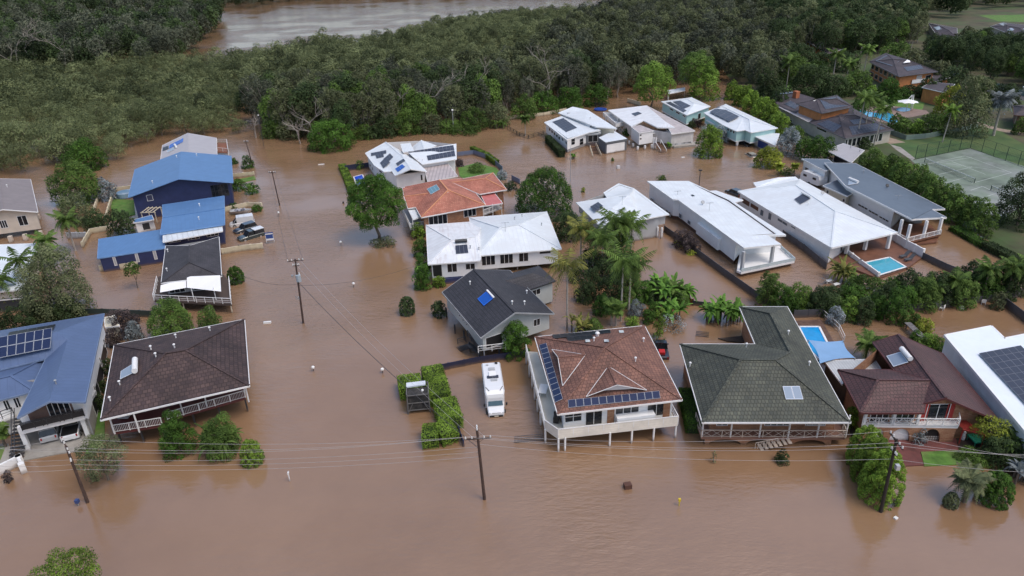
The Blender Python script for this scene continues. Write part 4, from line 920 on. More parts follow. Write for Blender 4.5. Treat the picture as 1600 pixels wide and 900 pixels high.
for k in range(9): p = W(*c5(880,625),1.9)*(1-k/8)+W(*c5(705,660),.8)*k/8; mb.bar(p, p-[0,0,.9], .04, .04, up=(1,0,0))
h.b(mb, 'stair_railing', bcream)

h = House('house', 'brick house with a maroon ribbed tile roof, red shutters and three ground floor arches', 'house', (1420,620))
h.roof([(*d1(148,488),4.4),(*d1(324,824),4.4),(*d1(818,824),4.4),(*d1(864,570),5.7),(*d1(462,568),5.9),(*d1(556,488),4.4)], [(0,1,4),(1,2,3,4),(0,4,3,5)], tile_maroon, gut=mat('maroon_trim',(.10,.03,.03),.5))
h.roof([(*d1(420,272),4.4),(*d1(785,757),4.6),(*d1(990,708),5.8),(*d1(620,213),5.8),(*d1(1412,892),2.8),(*d1(965,362),3.1)], [(0,1,2,3),(2,4,5,3)], tile_maroon, gut=MC['maroon_trim'])
h.walls([W(*d1(148,488),4.4),W(*d1(324,824),4.4),W(*d1(1412,892),2.8),W(*d1(965,362),3.1),W(*d1(420,272),4.4)], 4.4, -.3, brickm, inset=1.1)
h.heater([d1(528,388),d1(640,355),d1(700,435),d1(582,472)], (d1(652,342),d1(722,425)), m=pv_pale, r=.3)
h.win(1, *d1(850,765), *d1(1000,862), nx=2, name='balcony_door', z0=2.35, z1=4.5)
h.win(1, *d1(400,840), *d1(540,860), nx=3, name='balcony_door', z0=2.35, z1=4.1); h.win(1, *d1(600,840), *d1(740,860), nx=3, name='balcony_door', z0=2.35, z1=4.1)
redp = mat('red_shutter_paint', (.38,.035,.03), .6)
for x in (822,1018): h.win(1, *d1(x-14,775), *d1(x+16,865), nx=1, name='shutter', m=redp, frame=redp, pane='shutter_leaf', z0=2.35, z1=4.5)
h.deck([d2(300,198),d2(978,206),d2(985,120),d2(310,110)], 2.25, .3, white, name='balcony_floor'); h.rail([d2(310,145),d2(300,198),d2(978,206),d2(965,140)], 2.3, .95, 'cross', white, step=1.6)
for x in (312,510,685):
    Q = W(*d2(x,192), 2.3); mb = MB(); mb.box((Q[0],Q[1],3.35), (.28,.28,2.1)); h.b(mb, 'verandah_column', white)
arcade(h, d2(300,215), d2(965,222), ((.12,.26),(.32,.54),(.66,.86)), 1.95, -.2, brickm, name='ground_floor_front')
def backing(p, q, z0, z1, m, name):
    A, B = W(*p, 1.95), W(*q, 1.95); mb = MB(); mb.bar((A[0],A[1]+.25,(z0+z1)/2), (B[0],B[1]+.25,(z0+z1)/2), .05, z1-z0); h.b(mb, name, m)
backing(d2(372,216), d2(470,217), 0, 1.85, white, 'garage_door'); backing(d2(505,217), d2(660,218), 0, 1.85, white, 'garage_door')
backing(d2(738,218), d2(880,220), 0, .7, mat('lattice', (.5,.47,.42), .8, pat=('block',.25,.25,.04,(.15,.12,.1))), 'lattice_gate'); backing(d2(738,218), d2(880,220), .7, 1.85, black, 'arch_shade_sheet')  # black sheet takes the place of the shade inside the arch
for x, c, l in ((545,(.02,.03,.12),'blue drum on the balcony of the maroon roofed house'),(563,(.5,.03,.02),'red drum on the balcony of the maroon roofed house')):
    Q = W(*d2(x,165), 2.3); mb = MB(); mb.cyl(Q+[0,.5,0], .33, .95, 12); mb.cyl(Q+[0,.5,.95], .36, .06, 12); tag(mb.build('drum', mat('drum_%d' % x, c, .5)), l, 'drum')
h.flat([(*d1(45,420),2.6),(*d1(430,405),2.6),(*d1(480,480),2.6),(*d1(190,490),2.6),(*d1(180,600),2.5)], mat('pale_patio_roofing', (.50,.52,.53), .5, pat=('seam',.35,6,.7)), name='patio_roof')
h.walls([d1(45,430),d1(180,600),d1(215,640),d1(150,470)], 2.4, -.4, black, inset=.1, follow=False, name='patio_screen')
pr = mat('red_pergola_paint', (.33,.04,.03), .6); mb = MB()
for k in range(8):
    p = W(1506+k*4.2, 670+k*1.0, 2.2); mb.bar(p, p+[-.6,3.0,0], .07, .12)
mb.bar(W(1504,671,2.12), W(1540,680,2.12), .1, .12); mb.bar(W(1504,671,2.12)+[-.6,3,0], W(1540,680,2.12)+[-.6,3,0], .1, .12)
for p in ((1505,671),(1539,680)): q = W(*p, 2.1); mb.bar(q, (q[0],q[1],-.2), .1, .1, up=(1,0,0))
tag(mb.build('pergola', pr), 'low red timber pergola beside the brick house with maroon tiles', 'pergola')

h = House('house', 'white rendered house with flat roof and big grey solar array at right edge', 'house', (1560,600))
h.roof([(1478,523.6,4.0),(1549,509.6,4.0),(1569.4,529,4.0),(1700,503,4.0),(1860,660,4.0),(1640,716,4.0)], [tuple(range(6))], mat('smooth_white_roof', (.74,.80,.86), .5, var=.03), gut=white, gh=.35, gw=.2)
h.walls([(1478,523.6),(1549,509.6),(1569.4,529),(1700,503),(1860,660),(1640,716)], 4.0, -.4, mat('smooth_white_render', (.68,.70,.72), .7, var=.08), inset=.06, follow=False)
h.win(5, *d1(1145,415), *d1(1212,500), nx=2); h.panels([(1528.5,554.5),(1594,542),(1694,640),(1618,652)], 6, 10, pv_grey, up=.25)
# ---------------------------------------------------------------- houses across the far street
e4, e5, f1 = zoom(830,150,5.926), zoom(1020,140,7.273), zoom(1330,20,5.926)
h = House('house', 'white house with split level roof, dark grey garage and timber entry stair', 'house', (915,225))
h.roof([(*e4(122,244),3.9),(*e4(300,180),4.2),(*e4(640,316),4.2),(*e4(530,338),3.9),(*e4(330,405),3.6)], [(0,1,2,3,4)], metal_white, gh=.3)
h.roof([(*e4(250,156),4.6),(*e4(385,100),5.6),(*e4(520,128),5.2),(*e4(792,300),4.6),(*e4(600,285),4.9),(*e4(490,240),5.0)], [(0,1,2,3,4,5)], metal_white, gh=.3)
h.walls([e4(122,244),e4(330,405),e4(530,338),e4(560,300),e4(300,180)], 3.8, .9, white, inset=.4)
h.wl_keep = list(h.wl)
for x in (390, 468):
    for y in (400, 428): h.win(1, *e4(x-20,y), *e4(x+14,y+18), nx=1, fw=.05)
for x, y in ((285,385),(318,415)): h.win(0, *e4(x,y), *e4(x+14,y+36), nx=1, ny=2, fw=.05)
for k in range(5): h.win(0, *e4(165+22*k,290+20*k), *e4(180+22*k,330+20*k), nx=1, fw=.05)
h.walls([e4(122,244),e4(330,405),e4(530,338),e4(560,300),e4(300,180)], 3.8, -.4, greyp, inset=.6, follow=False, name='base_wall')
h.roof([(*e4(500,356),3.4),(*e4(635,345),3.4),(*e4(665,312),3.5),(*e4(540,325),3.5)], [(0,1,2,3)], metal_white, gut=greyp, gh=.35)
h.walls([e4(490,245),e4(600,287),e4(788,300),e4(520,130),e4(385,104)], 4.6, .6, cream, inset=.35, name='centre_wall')
h.roof([(*e4(625,385),3.2),(*e4(765,320),3.2),(*e4(890,396),3.2),(*e4(690,430),3.2)], [(0,1,2,3)], metal_white, gut=mat('charcoal_trim',(.12,.13,.14),.6), gh=.5, name='garage_roof')
h.walls([e4(625,385),e4(690,430),e4(890,396),e4(765,320)], 3.2, -.4, mat('charcoal_render', (.12,.13,.145), .7), inset=.1, follow=False, name='garage_wall')
h.win(1, *e4(700,475), *e4(862,515), z0=.15, z1=2.5, m=white, nx=1, name='garage_door', pane='door_leaf')
h.walls([e4(505,358),e4(635,348),e4(665,320),e4(540,328)], 3.3, -.4, MC['charcoal_render'], inset=.1, follow=False, name='entry_wall'); h.win(0, *e4(525,385), *e4(615,420), nx=2, m=black, z0=1.1, z1=3.0, name='entry_door')
st = MB(); P0, P1 = W(*e4(575,435),1.2), W(*e4(610,545),0)
for k in range(9): st.box(P0+(P1-P0)*k/8, (2.2,.36,.08), -.35)
h.b(st, 'entry_stair', MC['dark_brick_base'])
for a, b2 in (((545,455),(572,545)),((600,430),(648,535))):
    mb = MB(); A, B = W(*e4(*a),2.0), W(*e4(*b2),.7); mb.bar(A, B, .07, .07)
    for k in range(6): p = A+(B-A)*k/5; mb.bar(p-[0,0,.9], p, .12, .12, up=(1,0,0))
    h.b(mb, 'stair_railing', cream)
h.panels([e4(195,242),e4(298,207),e4(425,296),e4(325,336)], 5, 6, pv_grey); h.bit(*e4(345,160), lambda mb,p,n: mb.box(p,(.8,.6,.3),.4), 'roof_unit', greyp); h.vent(e4(545,215),m=steel)
h = House('house', 'stilted white house with a grime stained roof and a black and white patterned garage opening', 'house', (1020,215))
h.roof([(*e4(715,130),4.3),(*e4(1065,88),5.2),(*e4(1245,240),5.2),(*e4(1330,292),4.7),(*e4(1170,290),4.7),(*e4(1040,226),4.6),(*e4(930,282),4.1)], [(0,1,2,3,4,5,6)], metal_white_dirty, gh=.3)
h.roof([(*e4(1068,88),5.15),(*e4(1515,320),4.0),(*e4(1300,350),4.0),(*e4(1245,240),5.1)], [(0,1,2,3)], metal_grime, gh=.3)
h.roof([(*e4(925,285),4.4),(*e4(1010,270),4.4),(*e4(1135,320),4.4),(*e4(1000,342),4.4)], [(0,1,2,3)], metal_grime, name='front_box_roof')
h.walls([e4(925,285),e4(1000,342),e4(1135,320),e4(1010,270)], 4.4, 1.1, white, inset=.1, follow=False, name='front_box_wall')
for x, y in ((1000,350),(1035,345),(1010,375),(1035,378),(985,372)): h.win(1, *e4(x-30,y+12), *e4(x-14,y+24), nx=1, fw=.03)
h.walls([e4(715,130),e4(930,282),e4(1300,350),e4(1515,322),e4(1068,88)], 4.0, 1.0, mat('pale_render', (.60,.58,.56), .7), inset=.5, follow=False)
h.walls([e4(1300,350),e4(1515,322),e4(1440,280),e4(1240,300)], 3.9, -.4, MC['pale_render'], inset=.2, follow=False, name='garage_wall')
h.win(0, *e4(1330,400), *e4(1480,440), z0=.6, z1=2.6, nx=1, name='patterned_screen', m=mat('mural_screen', (.02,.02,.02), .6, c2=(.6,.6,.6), vs=1.6))
h.deck([e4(1320,470),e4(1530,450),e4(1520,420),e4(1310,440)], .5, .3, concrete, name='garage_slab', zb=-.4)
h.roof([(*e4(1110,345),3.3),(*e4(1260,328),3.3),(*e4(1250,305),3.3),(*e4(1120,320),3.3)], [(0,1,2,3)], metal_grime, name='porch_roof')
h.posts([e4(1130,490),e4(1150,492)], 3.2, w=.3, m=white, pz=0); h.posts([e4(942,475),e4(985,503),e4(1052,495),e4(1115,483),e4(905,452)], 1.1, w=.45, m=trim, name='stilt', pz=0)
st = MB(); P0, P1 = W(*e4(1160,440),1.6), W(*e4(1225,525),0)
for k in range(9): st.box(P0+(P1-P0)*k/8, (1.5,.36,.08), .25)
h.b(st, 'entry_stair', MC['dark_brick_base'])
for a, b2 in (((1145,415),(1200,500)),((1200,405),(1252,495))):
    mb = MB(); A, B = W(*e4(*a),2.2), W(*e4(*b2),.6); mb.bar(A, B, .1, .12)
    for k in (0,5): p = A+(B-A)*k/5; mb.bar(p-[0,0,1], p, .16, .16, up=(1,0,0))
    h.b(mb, 'stair_railing', trim)
h.deck([e4(665,180),e4(785,285),e4(860,270),e4(745,180)], 2.4, .3, white, name='side_deck'); h.rail([e4(745,180),e4(665,180),e4(785,285),e4(860,270)], 2.45, 1.0, 'solid', white)
h.posts([e4(745,185),e4(800,240),e4(690,210),e4(780,285),e4(855,270)], 3.9, w=.25, m=trim, pz=2.4); h.panels([e4(928,165),e4(990,148),e4(1025,165),e4(962,188)], 3, 1, pv_grey, name='skylight')

h = House('house', 'left of two aqua weatherboard houses, with an irregular solar array', 'house', (1072,175))
h.roof([(*e5(95,135),4.3),(*e5(385,290),4.3),(*e5(655,190),4.3),(*e5(440,88),4.3),(*e5(400,112),5.4),(*e5(468,158),5.4)], [(0,1,5,4),(1,2,5),(2,3,4,5),(3,0,4)], metal_white)
h.walls([e5(95,135),e5(385,290),e5(655,190),e5(440,88)], 4.3, 1.2, clad_aqua, inset=.4, base=(.3, white))
for (a, b2, c, d) in ((193,205,232,246),(266,242,304,285),(340,282,372,318)): h.win(0, *e5(a,b2), *e5(c,d), nx=1, m=glass)
h.win(1, *e5(515,275), *e5(540,330), nx=1, m=black, name='side_door'); h.posts([e5(125,265),e5(200,320),e5(280,370),e5(385,395),e5(500,360)], 1.2, w=.4, name='stilt', m=white, pz=0)
h.panels([e5(225,140),e5(310,128),e5(432,186),e5(350,222)], 4, 4, pv_grey); h.panels([e5(150,150),e5(200,142),e5(385,240),e5(350,262)], 2, 6, pv_grey)
h = House('house', 'aqua weatherboard house with a long white roof, twelve solar panels and a blue door garage', 'house', (1150,205))
h.roof([(*e5(582,265),4.3),(*e5(800,402),4.3),(*e5(950,472),4.3),(*e5(1048,458),4.3),(*e5(1115,488),4.3),(*e5(1418,437),4.3),(*e5(830,165),4.3),(*e5(800,195),5.5),(*e5(1100,340),5.5),(*e5(1020,330),5.2)],
       [(0,1,9,8,7),(1,2,9),(2,3,9),(3,4,8,9),(4,5,8),(5,6,7,8),(6,0,7)], metal_white)
h.walls([e5(582,265),e5(800,402),e5(950,472),e5(1048,458),e5(1115,488),e5(1418,437),e5(830,165)], 4.3, 1.2, clad_aqua, inset=.4, base=(.3, white))
for k in range(3): h.win(1, *e5(850+32*k,438+14*k), *e5(864+32*k,472+14*k), nx=1, fw=.04)
h.posts([e5(860,585),e5(955,640),e5(985,585)], 1.2, w=.5, name='stilt', m=white, pz=0)
h.panels([e5(648,268),e5(752,204),e5(985,320),e5(868,378)], 4, 4, pv_grey, up=.42)
h.flat([(*e5(1150,527),2.9),(*e5(1250,490),3.1),(*e5(1440,500),2.9),(*e5(1390,635),2.5)], metal_white, name='garage_roof')
h.walls([e5(1150,527),e5(1390,635),e5(1440,505),e5(1250,492)], 2.5, -.3, white, inset=.2, follow=False, name='garage_wall'); h.win(0, *e5(1195,590), *e5(1310,640), nx=1, z0=.1, z1=2.1, m=mat('navy_door', (.02,.05,.2), .5), name='garage_door', pane='door_leaf')
h.flat([(*e5(605,345),2.9),(*e5(680,330),2.9),(*e5(778,378),2.9),(*e5(697,396),2.9)], metal_white, name='carport_roof'); h.posts([e5(610,395),e5(700,450),e5(775,425)], 2.8, w=.15)
h = House('shed', 'small low white roofed shelter below the lime green trees', 'shelter', (1062,125))
h.flat([(*zoom(960,80,5)(415,305),2.6),(*zoom(960,80,5)(550,283),2.8),(*zoom(960,80,5)(553,308),2.6),(*zoom(960,80,5)(425,333),2.4)], metal_white, name='roof'); h.posts([(1044,146),(1070,141),(1045,150)], 2.4, w=.12)

# ---------------------------------------------------------------- resort
def W1(p, z): return (*p, z)
h = House('clubhouse', 'resort clubhouse with slate tiled roofs, orange upper walls and many solar panels', 'building', (1300,215))
bg = mat('beige_wall', (.46,.42,.36), .8, var=.1)
h.roof([(*e6(410,392),4.1),(*e6(778,556),4.1),(*e6(1262,468),4.1),(*e6(850,250),4.1),(*e6(720,330),6.6),(*e6(870,320),6.6),(*e6(600,300),4.4)], [(0,1,4),(1,2,5,4),(2,3,5),(0,4,5,3,6)], tile_resort, gut=MC['charcoal_trim'])
h.walls([e6(60,170),e6(410,392),e6(778,556),e6(1262,468),e6(850,250),e6(450,150),e6(270,95)], 4.1, .5, bg, inset=.5, follow=False)
for (a, b2, c, d) in ((485,455,585,512),): h.win(1, *e6(a,b2), *e6(c,d), nx=1, z0=3.1, z1=3.7)
for k in range(9): h.win(2, *e6(765+44*k,572-8*k), *e6(795+44*k,604-8*k), nx=1, z0=1.5, z1=3.6)
for (x0,y0,x1,y1) in ((135,290,170,340),(180,330,245,395),(330,390,400,440)): h.win(0, *e6(x0,y0), *e6(x1,y1), nx=3, m=glass)
h.flat([(*e6(50,140),4.3),(*e6(270,88),4.3),(*e6(470,150),4.3),(*e6(280,300),4.3),(*e6(90,215),4.3)], tile_resort, gut=None, name='rear_roof')
h.flat([(*e6(78,226),4.05),(*e6(130,215),4.15),(*e6(465,352),4.15),(*e6(408,394),4.0)], metal_pale, name='verandah_roof', gut=None)
R = h.tris[:]; h.tris = []
h.roof([(*e6(283,205),6.8),(*e6(540,302),6.8),(*e6(850,236),6.8),(*e6(690,120),6.8),(*e6(490,165),8.2),(*e6(690,160),8.2)], [(0,1,4),(1,2,5,4),(2,3,5),(3,0,4,5)], tile_resort, gut=MC['charcoal_trim'])
h.walls([e6(283,205),e6(540,302),e6(850,236),e6(690,120)], 6.8, 3.8, orange, inset=.8, follow=False, name='upper_wall')
h.panels([e6(520,168),e6(700,137),e6(805,230),e6(578,265)], 8, 3, pv_grey)
mb = MB(); q = [W(*e6(450,175),8.1), W(*e6(510,200),7.2), W(*e6(490,165),8.2)]; mb.face(q); h.b(mb, 'gablet', white)
h.tris = R
h.panels([e6(610,345),e6(705,285),e6(790,335),e6(722,405)], 4, 4, pv_grey); h.panels([e6(492,410),e6(605,372),e6(740,432),e6(662,497)], 5, 4, pv_grey)
h.panels([e6(812,440),e6(1080,402),e6(1180,462),e6(850,526)], 10, 3, pv_grey); h.panels([e6(820,375),e6(940,360),e6(985,400),e6(860,418)], 5, 2, pv_grey)
h.panels([e6(160,210),e6(225,178),e6(312,222),e6(270,262)], 4, 2, pv_grey)
mb = MB(); q = W(*e6(278,150),4.2); mb.box(q+[0,0,.9], (1.5,1.5,2.6), .4); h.b(mb, 'chimney', mat('orange_brick', (.42,.14,.06), .8))
h.flat([(*e6(60,98),4.6),(*e6(265,85),4.6),(*e6(275,95),4.6),(*e6(70,118),4.6)], MC['metal_grey'] if 'metal_grey' in MC else metal_grey, gut=None, name='back_parapet')
h = House('pavilion', 'open pavilion with a pale flat metal roof between the clubhouse and the clipped tree row', 'shelter', (1318,245))
h.flat([(*e6(580,668),3.5),(*e6(760,604),3.5),(*e6(968,672),3.5),(*e6(838,796),3.5)], metal_pale, name='roof')
h.posts([e6(600,740),e6(700,800),e6(930,720),e6(770,640)], 3.4, w=.2, m=darkp); h.walls([e6(600,672),e6(760,612),e6(940,672),e6(830,780)], 3.2, .5, darkp, inset=1.5, follow=False, name='pavilion_shade_panels')  # dark inner panels painted as the shade beneath the open roof
h.vent(e6(830,650),e6(920,690),m=steel)
h = House('hotel_wing', 'two storey orange hotel wing with slate roof, two solar arrays and white gablet', 'building', (1405,130))
h.roof([(*f1(165,452),6.4),(*f1(440,590),6.4),(*f1(802,545),6.4),(*f1(320,372),6.4),(*f1(390,430),8.6),(*f1(540,440),8.6)], [(0,1,4),(1,2,5,4),(2,3,4,5),(3,0,4)], tile_resort, gut=MC['charcoal_trim'])
h.walls([f1(165,452),f1(440,590),f1(802,545),f1(320,372)], 6.4, .5, orange, inset=1.1)
for k in range(6): h.win(0, *f1(180+40*k,510+20*k), *f1(205+40*k,540+20*k), nx=1, z0=3.9, z1=5.6); h.win(0, *f1(180+40*k,560+20*k), *f1(205+40*k,590+20*k), nx=1, z0=1.2, z1=2.9)
h.win(1, *f1(610,580), *f1(650,610), nx=1, z0=4.2, z1=5.6, m=curtain); h.win(1, *f1(690,590), *f1(730,625), nx=1, z0=4, z1=5.4)
for (p, q) in ((f1(455,720), 5.8), (f1(545,700), 5.8), (f1(680,690), 5.8)): pass
h.panels([f1(225,448),f1(322,394),f1(462,440),f1(375,494)], 7, 4, pv_grey); h.panels([f1(485,506),f1(640,484),f1(668,518),f1(520,542)], 8, 2, pv_grey)
mb = MB(); q = [W(*f1(480,465),8.5), W(*f1(575,455),8.0), W(*f1(520,432),9.0)]; mb.face(q); h.b(mb, 'gablet', white)
h.deck([f1(560,650),f1(680,635),f1(670,610),f1(560,625)], 3.4, .3, white, name='balcony'); h.rail([f1(560,650),f1(680,635)], 3.4, 1.0, 'solid', white)
h = House('hotel_wing', 'small orange hotel block with a flat slate roof, half hidden by the yellow green tree', 'building', (1450,160))
h.flat([(*f1(655,690),5.2),(*f1(745,640),5.2),(*f1(960,660),5.2),(*f1(870,740),5.2)], tile_resort, gut=white)
h.walls([f1(655,690),f1(745,640),f1(960,660),f1(870,740)], 5.2, .5, orange, inset=.4, follow=False)
h.win(0, *f1(680,775), *f1(735,825), nx=2, z0=1.2, z1=3.0); h.win(0, *f1(700,700), *f1(740,730), nx=1, z0=3.8, z1=5.0, m=black)
h = House('hotel_wing', 'low hotel roof edged in white beside the end of the orange wing', 'building', (1470,125))
h.flat([(*f1(750,560),3.6),(*f1(800,560),3.6),(*f1(920,600),3.6),(*f1(760,640),3.6)], tile_resort, gut=white); h.walls([f1(750,560),f1(800,560),f1(920,600),f1(760,640)], 3.6, .5, orange, inset=.4, follow=False)
h = House('house', 'distant grey roofed house with one solar array, left of the mowed field', 'house', (1470,60))
h.roof([(*f1(715,95),4.5),(*f1(980,140),4.5),(*f1(985,235),4.5),(*f1(790,205),4.5),(*f1(840,130),6.5),(*f1(900,160),6.5)], [(0,3,4),(3,2,5,4),(2,1,5),(1,0,4,5)], tile_resort)
h.walls([f1(715,95),f1(980,140),f1(985,235),f1(790,205)], 4.5, .5, bg, inset=.5); h.panels([f1(760,135),f1(815,125),f1(838,152),f1(795,162)], 4, 3, pv_pale)
h = House('house', 'distant grey roofed house with pale solar panels, at the top right corner', 'house', (1575,55))
h.roof([(*f1(1290,125),4.5),(*f1(1400,90),4.5),(*f1(1700,120),4.5),(*f1(1640,215),4.5),(*f1(1440,185),4.5),(*f1(1450,120),6.4),(*f1(1560,140),6.4)], [(0,4,5),(4,3,6,5),(3,2,6),(2,1,5,6),(1,0,5)], tile_resort)
h.walls([f1(1290,125),f1(1400,90),f1(1700,120),f1(1640,215),f1(1440,185)], 4.5, .5, bg, inset=.6, follow=False); h.win(3, *f1(1470,195), *f1(1500,205), nx=1, z0=1.5, z1=3)
h.panels([f1(1370,105),f1(1405,92),f1(1440,105),f1(1400,122)], 3, 2, pv_pale); h.panels([f1(1440,165),f1(1480,140),f1(1510,155),f1(1480,178)], 3, 2, pv_pale); h.panels([f1(1560,160),f1(1600,145),f1(1640,160),f1(1600,180)], 3, 2, pv_pale)
h = House('house', 'distant dark roofed building among trees at the top, left of the hotel', 'building', (1290,80))
h.roof([(*d6(180,222),4.5),(*d6(330,225),4.5),(*d6(480,300),4.5),(*d6(380,340),4.5),(*d6(290,240),6.2),(*d6(380,270),6.2)], [(0,3,5,4),(3,2,5),(2,1,4,5),(1,0,4)], tile_resort); h.walls([d6(180,222),d6(330,225),d6(480,300),d6(380,340)], 4.5, .5, orange, inset=.6); h.panels([d6(290,250),d6(350,240),d6(400,268),d6(350,285)], 4, 2, pv_pale)
h = House('house', 'slate roofed timber posted house at the right edge beyond the courts', 'house', (1590,190))
h.roof([(*d6(1530,660),4.6),(*d6(1900,640),4.6),(*d6(1900,740),4.6),(*d6(1540,720),4.6),(*d6(1600,668),6.2),(*d6(1850,668),6.2)], [(0,3,4),(3,2,5,4),(2,1,5),(1,0,4,5)], tile_resort, gut=timber)
h.walls([d6(1530,660),d6(1900,640),d6(1900,740),d6(1540,720)], 4.6, .5, mat('brown_wall', (.18,.10,.07), .8), inset=.9); h.rail([d6(1530,735),d6(1700,755)], 2.6, 1.0, 'cross', MC['buff_balustrade']); h.posts([d6(1535,800),d6(1580,810),d6(1640,820)], 4.5, w=.25, m=MC['buff_balustrade'], zb=.5)
def poolz(pts, z, label): return pool(pts, z, label, mat('resort_pool_water', (.05,.36,.62), .06, var=.1), rim=pavb)
poolz([e6(865,255),e6(920,262),e6(1010,285),e6(1100,300),e6(1180,290),e6(1260,310),e6(1310,365),e6(1300,412),e6(1200,392),e6(1090,345),e6(980,335),e6(890,325)], GZ+.12, 'free form blue resort lagoon pool behind four palms')
P = [W(*e6(1362+80*math.cos(t),265+22*math.sin(t)), GZ+.1) for t in np.linspace(0, 2*math.pi, 16, endpoint=False)]
pool([proj(p) for p in P], GZ+.1, 'small round blue resort pool beside the white umbrella', MC['resort_pool_water'], rim=pavb)
pool([c4(1040,402),c4(1200,402),c4(1300,600),c4(1200,660),c4(1140,600)], .55, 'bright blue pool partly under a shade sail beside the grey green roof', mat('bright_pool_water', (.015,.30,.66), .07, var=.1, vs=1.0))
sheet('pool_paving', [c4(1020,355),c4(1215,345),c4(1310,510),c4(1370,560),c4(1290,680),c4(1180,640)], mat('brown_pool_paving', (.15,.085,.06), .6, pat=('block',.4,.4,.015,(.7,.7,.7)), var=.2), .40, th=.8)
h = House('shade_sail', 'pale blue shade sail stretched over the end of the bright blue pool', 'shade sail', c4(1300,600))
q = [(*c4(1115,505),3.0),(*c4(1390,510),2.6),(*c4(1480,645),2.6),(*c4(1205,690),3.0)]
N = 8; C = [W(*v) for v in q]; mb = MB()
def sp(u, v):
    p = C[0]*(1-u)*(1-v)+C[1]*u*(1-v)+C[2]*u*v+C[3]*(1-u)*v; m = (C[0]+C[1]+C[2]+C[3])/4
    k = .16*(1-(max(abs(2*u-1),abs(2*v-1)))*0)*( (4*u*(1-u))*(abs(2*v-1))**2 + (4*v*(1-v))*(abs(2*u-1))**2 ); p = p+(m-p)*k; return p-[0,0,.25*16*u*(1-u)*v*(1-v)*.3]
for i in range(N):
    for j in range(N): mb.face([sp(i/N,j/N),sp(i/N,(j+1)/N),sp((i+1)/N,(j+1)/N),sp((i+1)/N,j/N)])
h.b(mb, 'sail', mat('blue_sail_cloth', (.20,.36,.58), .75, var=.05)); h.posts([c4(1390,510),c4(1480,645),c4(1205,690),c4(1115,505)], 2.9, w=.1, m=steel)
pool([b for b in (zoom(380,180,4)(690,385),zoom(380,180,4)(745,370),zoom(380,180,4)(765,415),zoom(380,180,4)(710,440))], .35, 'small vivid blue pool left of the white multi gabled house', mat('vivid_pool_water', (.01,.07,.62), .1, var=.35, vs=1.2))
mb = MB(); q = W(*a1(790,425), .1); r = empty('above_ground_pool', (q[0],q[1],.1), 'round covered above ground pool on the lawn by the navy house', 'pool')
mb = MB(); mb.cyl((0,0,0), 2.1, 1.0, 24); mb.build('pool_wall', mat('pool_liner', (.25,.36,.46), .4), r, origin=(0,0,0)); mb = MB(); mb.cyl((0,0,1.002), 1.9, .03, 24); mb.build('pool_cover', mat('pool_cover', (.10,.20,.30), .3, c2=(.4,.45,.5)), r)
# ---------------------------------------------------------------- vegetation
bark = mat('grey_bark', (.16,.13,.10), .9, var=.3, vs=2)
bark_pale = mat('pale_bark', (.40,.36,.31), .85, var=.25, vs=2)
LM = dict(
 mangrove=leafmat('mangrove_leaves', (.048,.064,.026), (.245,.285,.130)),
 olive=leafmat('olive_leaves', (.038,.048,.022), (.200,.228,.110)),
 grey=leafmat('grey_green_leaves', (0.026, 0.032, 0.021), (0.159, 0.178, 0.117)),
 dark=leafmat('dark_leaves', (0.011, 0.020, 0.007), (0.078, 0.121, 0.043)),
 deep=leafmat('deep_green_leaves', (0.011, 0.030, 0.005), (0.100, 0.204, 0.031)),
 mid=leafmat('mid_green_leaves', (0.021, 0.045, 0.010), (0.159, 0.261, 0.053)),
 lime=leafmat('lime_leaves', (0.033, 0.071, 0.009), (0.242, 0.394, 0.064)),
 yellow=leafmat('yellow_green_leaves', (0.045, 0.063, 0.007), (0.420, 0.483, 0.064)),
 hedge=leafmat('hedge_leaves', (.030,.062,.008), (.260,.400,.055)),
 silver=leafmat('silver_leaves', (0.067, 0.082, 0.082), (0.382, 0.432, 0.445)),
 purple=leafmat('dusky_leaves', (0.022, 0.016, 0.018), (0.140, 0.108, 0.102)),
 palm=leafmat('palm_leaves', (0.022, 0.043, 0.009), (0.165, 0.261, 0.057)),
 palmy=leafmat('yellowing_palm_leaves', (0.045, 0.052, 0.011), (0.305, 0.305, 0.076)),
 banana=leafmat('banana_leaves', (0.026, 0.063, 0.009), (0.178, 0.356, 0.057)),
 brown=leafmat('brownish_leaves', (0.022, 0.021, 0.011), (0.146, 0.134, 0.070)),
)
def leaves(P, N, size, tint, r, aspect=.55):
    n = len(P); a = r.normal(size=(n,3)); u = np.cross(N, a); u /= np.linalg.norm(u, axis=1)[:,None]+1e-9; v = np.cross(N, u)
    s = (size*r.uniform(.6,1.25,n))[:,None]
    V = np.stack([P-u*s*.5, P-v*s*.5*aspect, P+u*s*.5, P+v*s*.5*aspect], 1).reshape(-1,3)
    return V, np.repeat(tint, 4)
def leaf_mesh(name, V, T, m, extra=None):
    """V: 4 vertices per leaf"""
    n = len(V)//4; me = bpy.data.meshes.new(name); eV = eF = None
    me.vertices.add(len(V)); me.vertices.foreach_set('co', V.ravel().astype(np.float32)); me.loops.add(4*n); me.polygons.add(n)
    me.loops.foreach_set('vertex_index', np.arange(4*n, dtype=np.int32)); me.polygons.foreach_set('loop_start', np.arange(0, 4*n, 4, dtype=np.int32))
    me.polygons.foreach_set('loop_total', np.full(n, 4, dtype=np.int32)); me.update(calc_edges=True)
    at = me.attributes.new('tint', 'FLOAT', 'POINT'); at.data.foreach_set('value', np.clip(T, 0, 1).astype(np.float32)); me.materials.append(m); return me
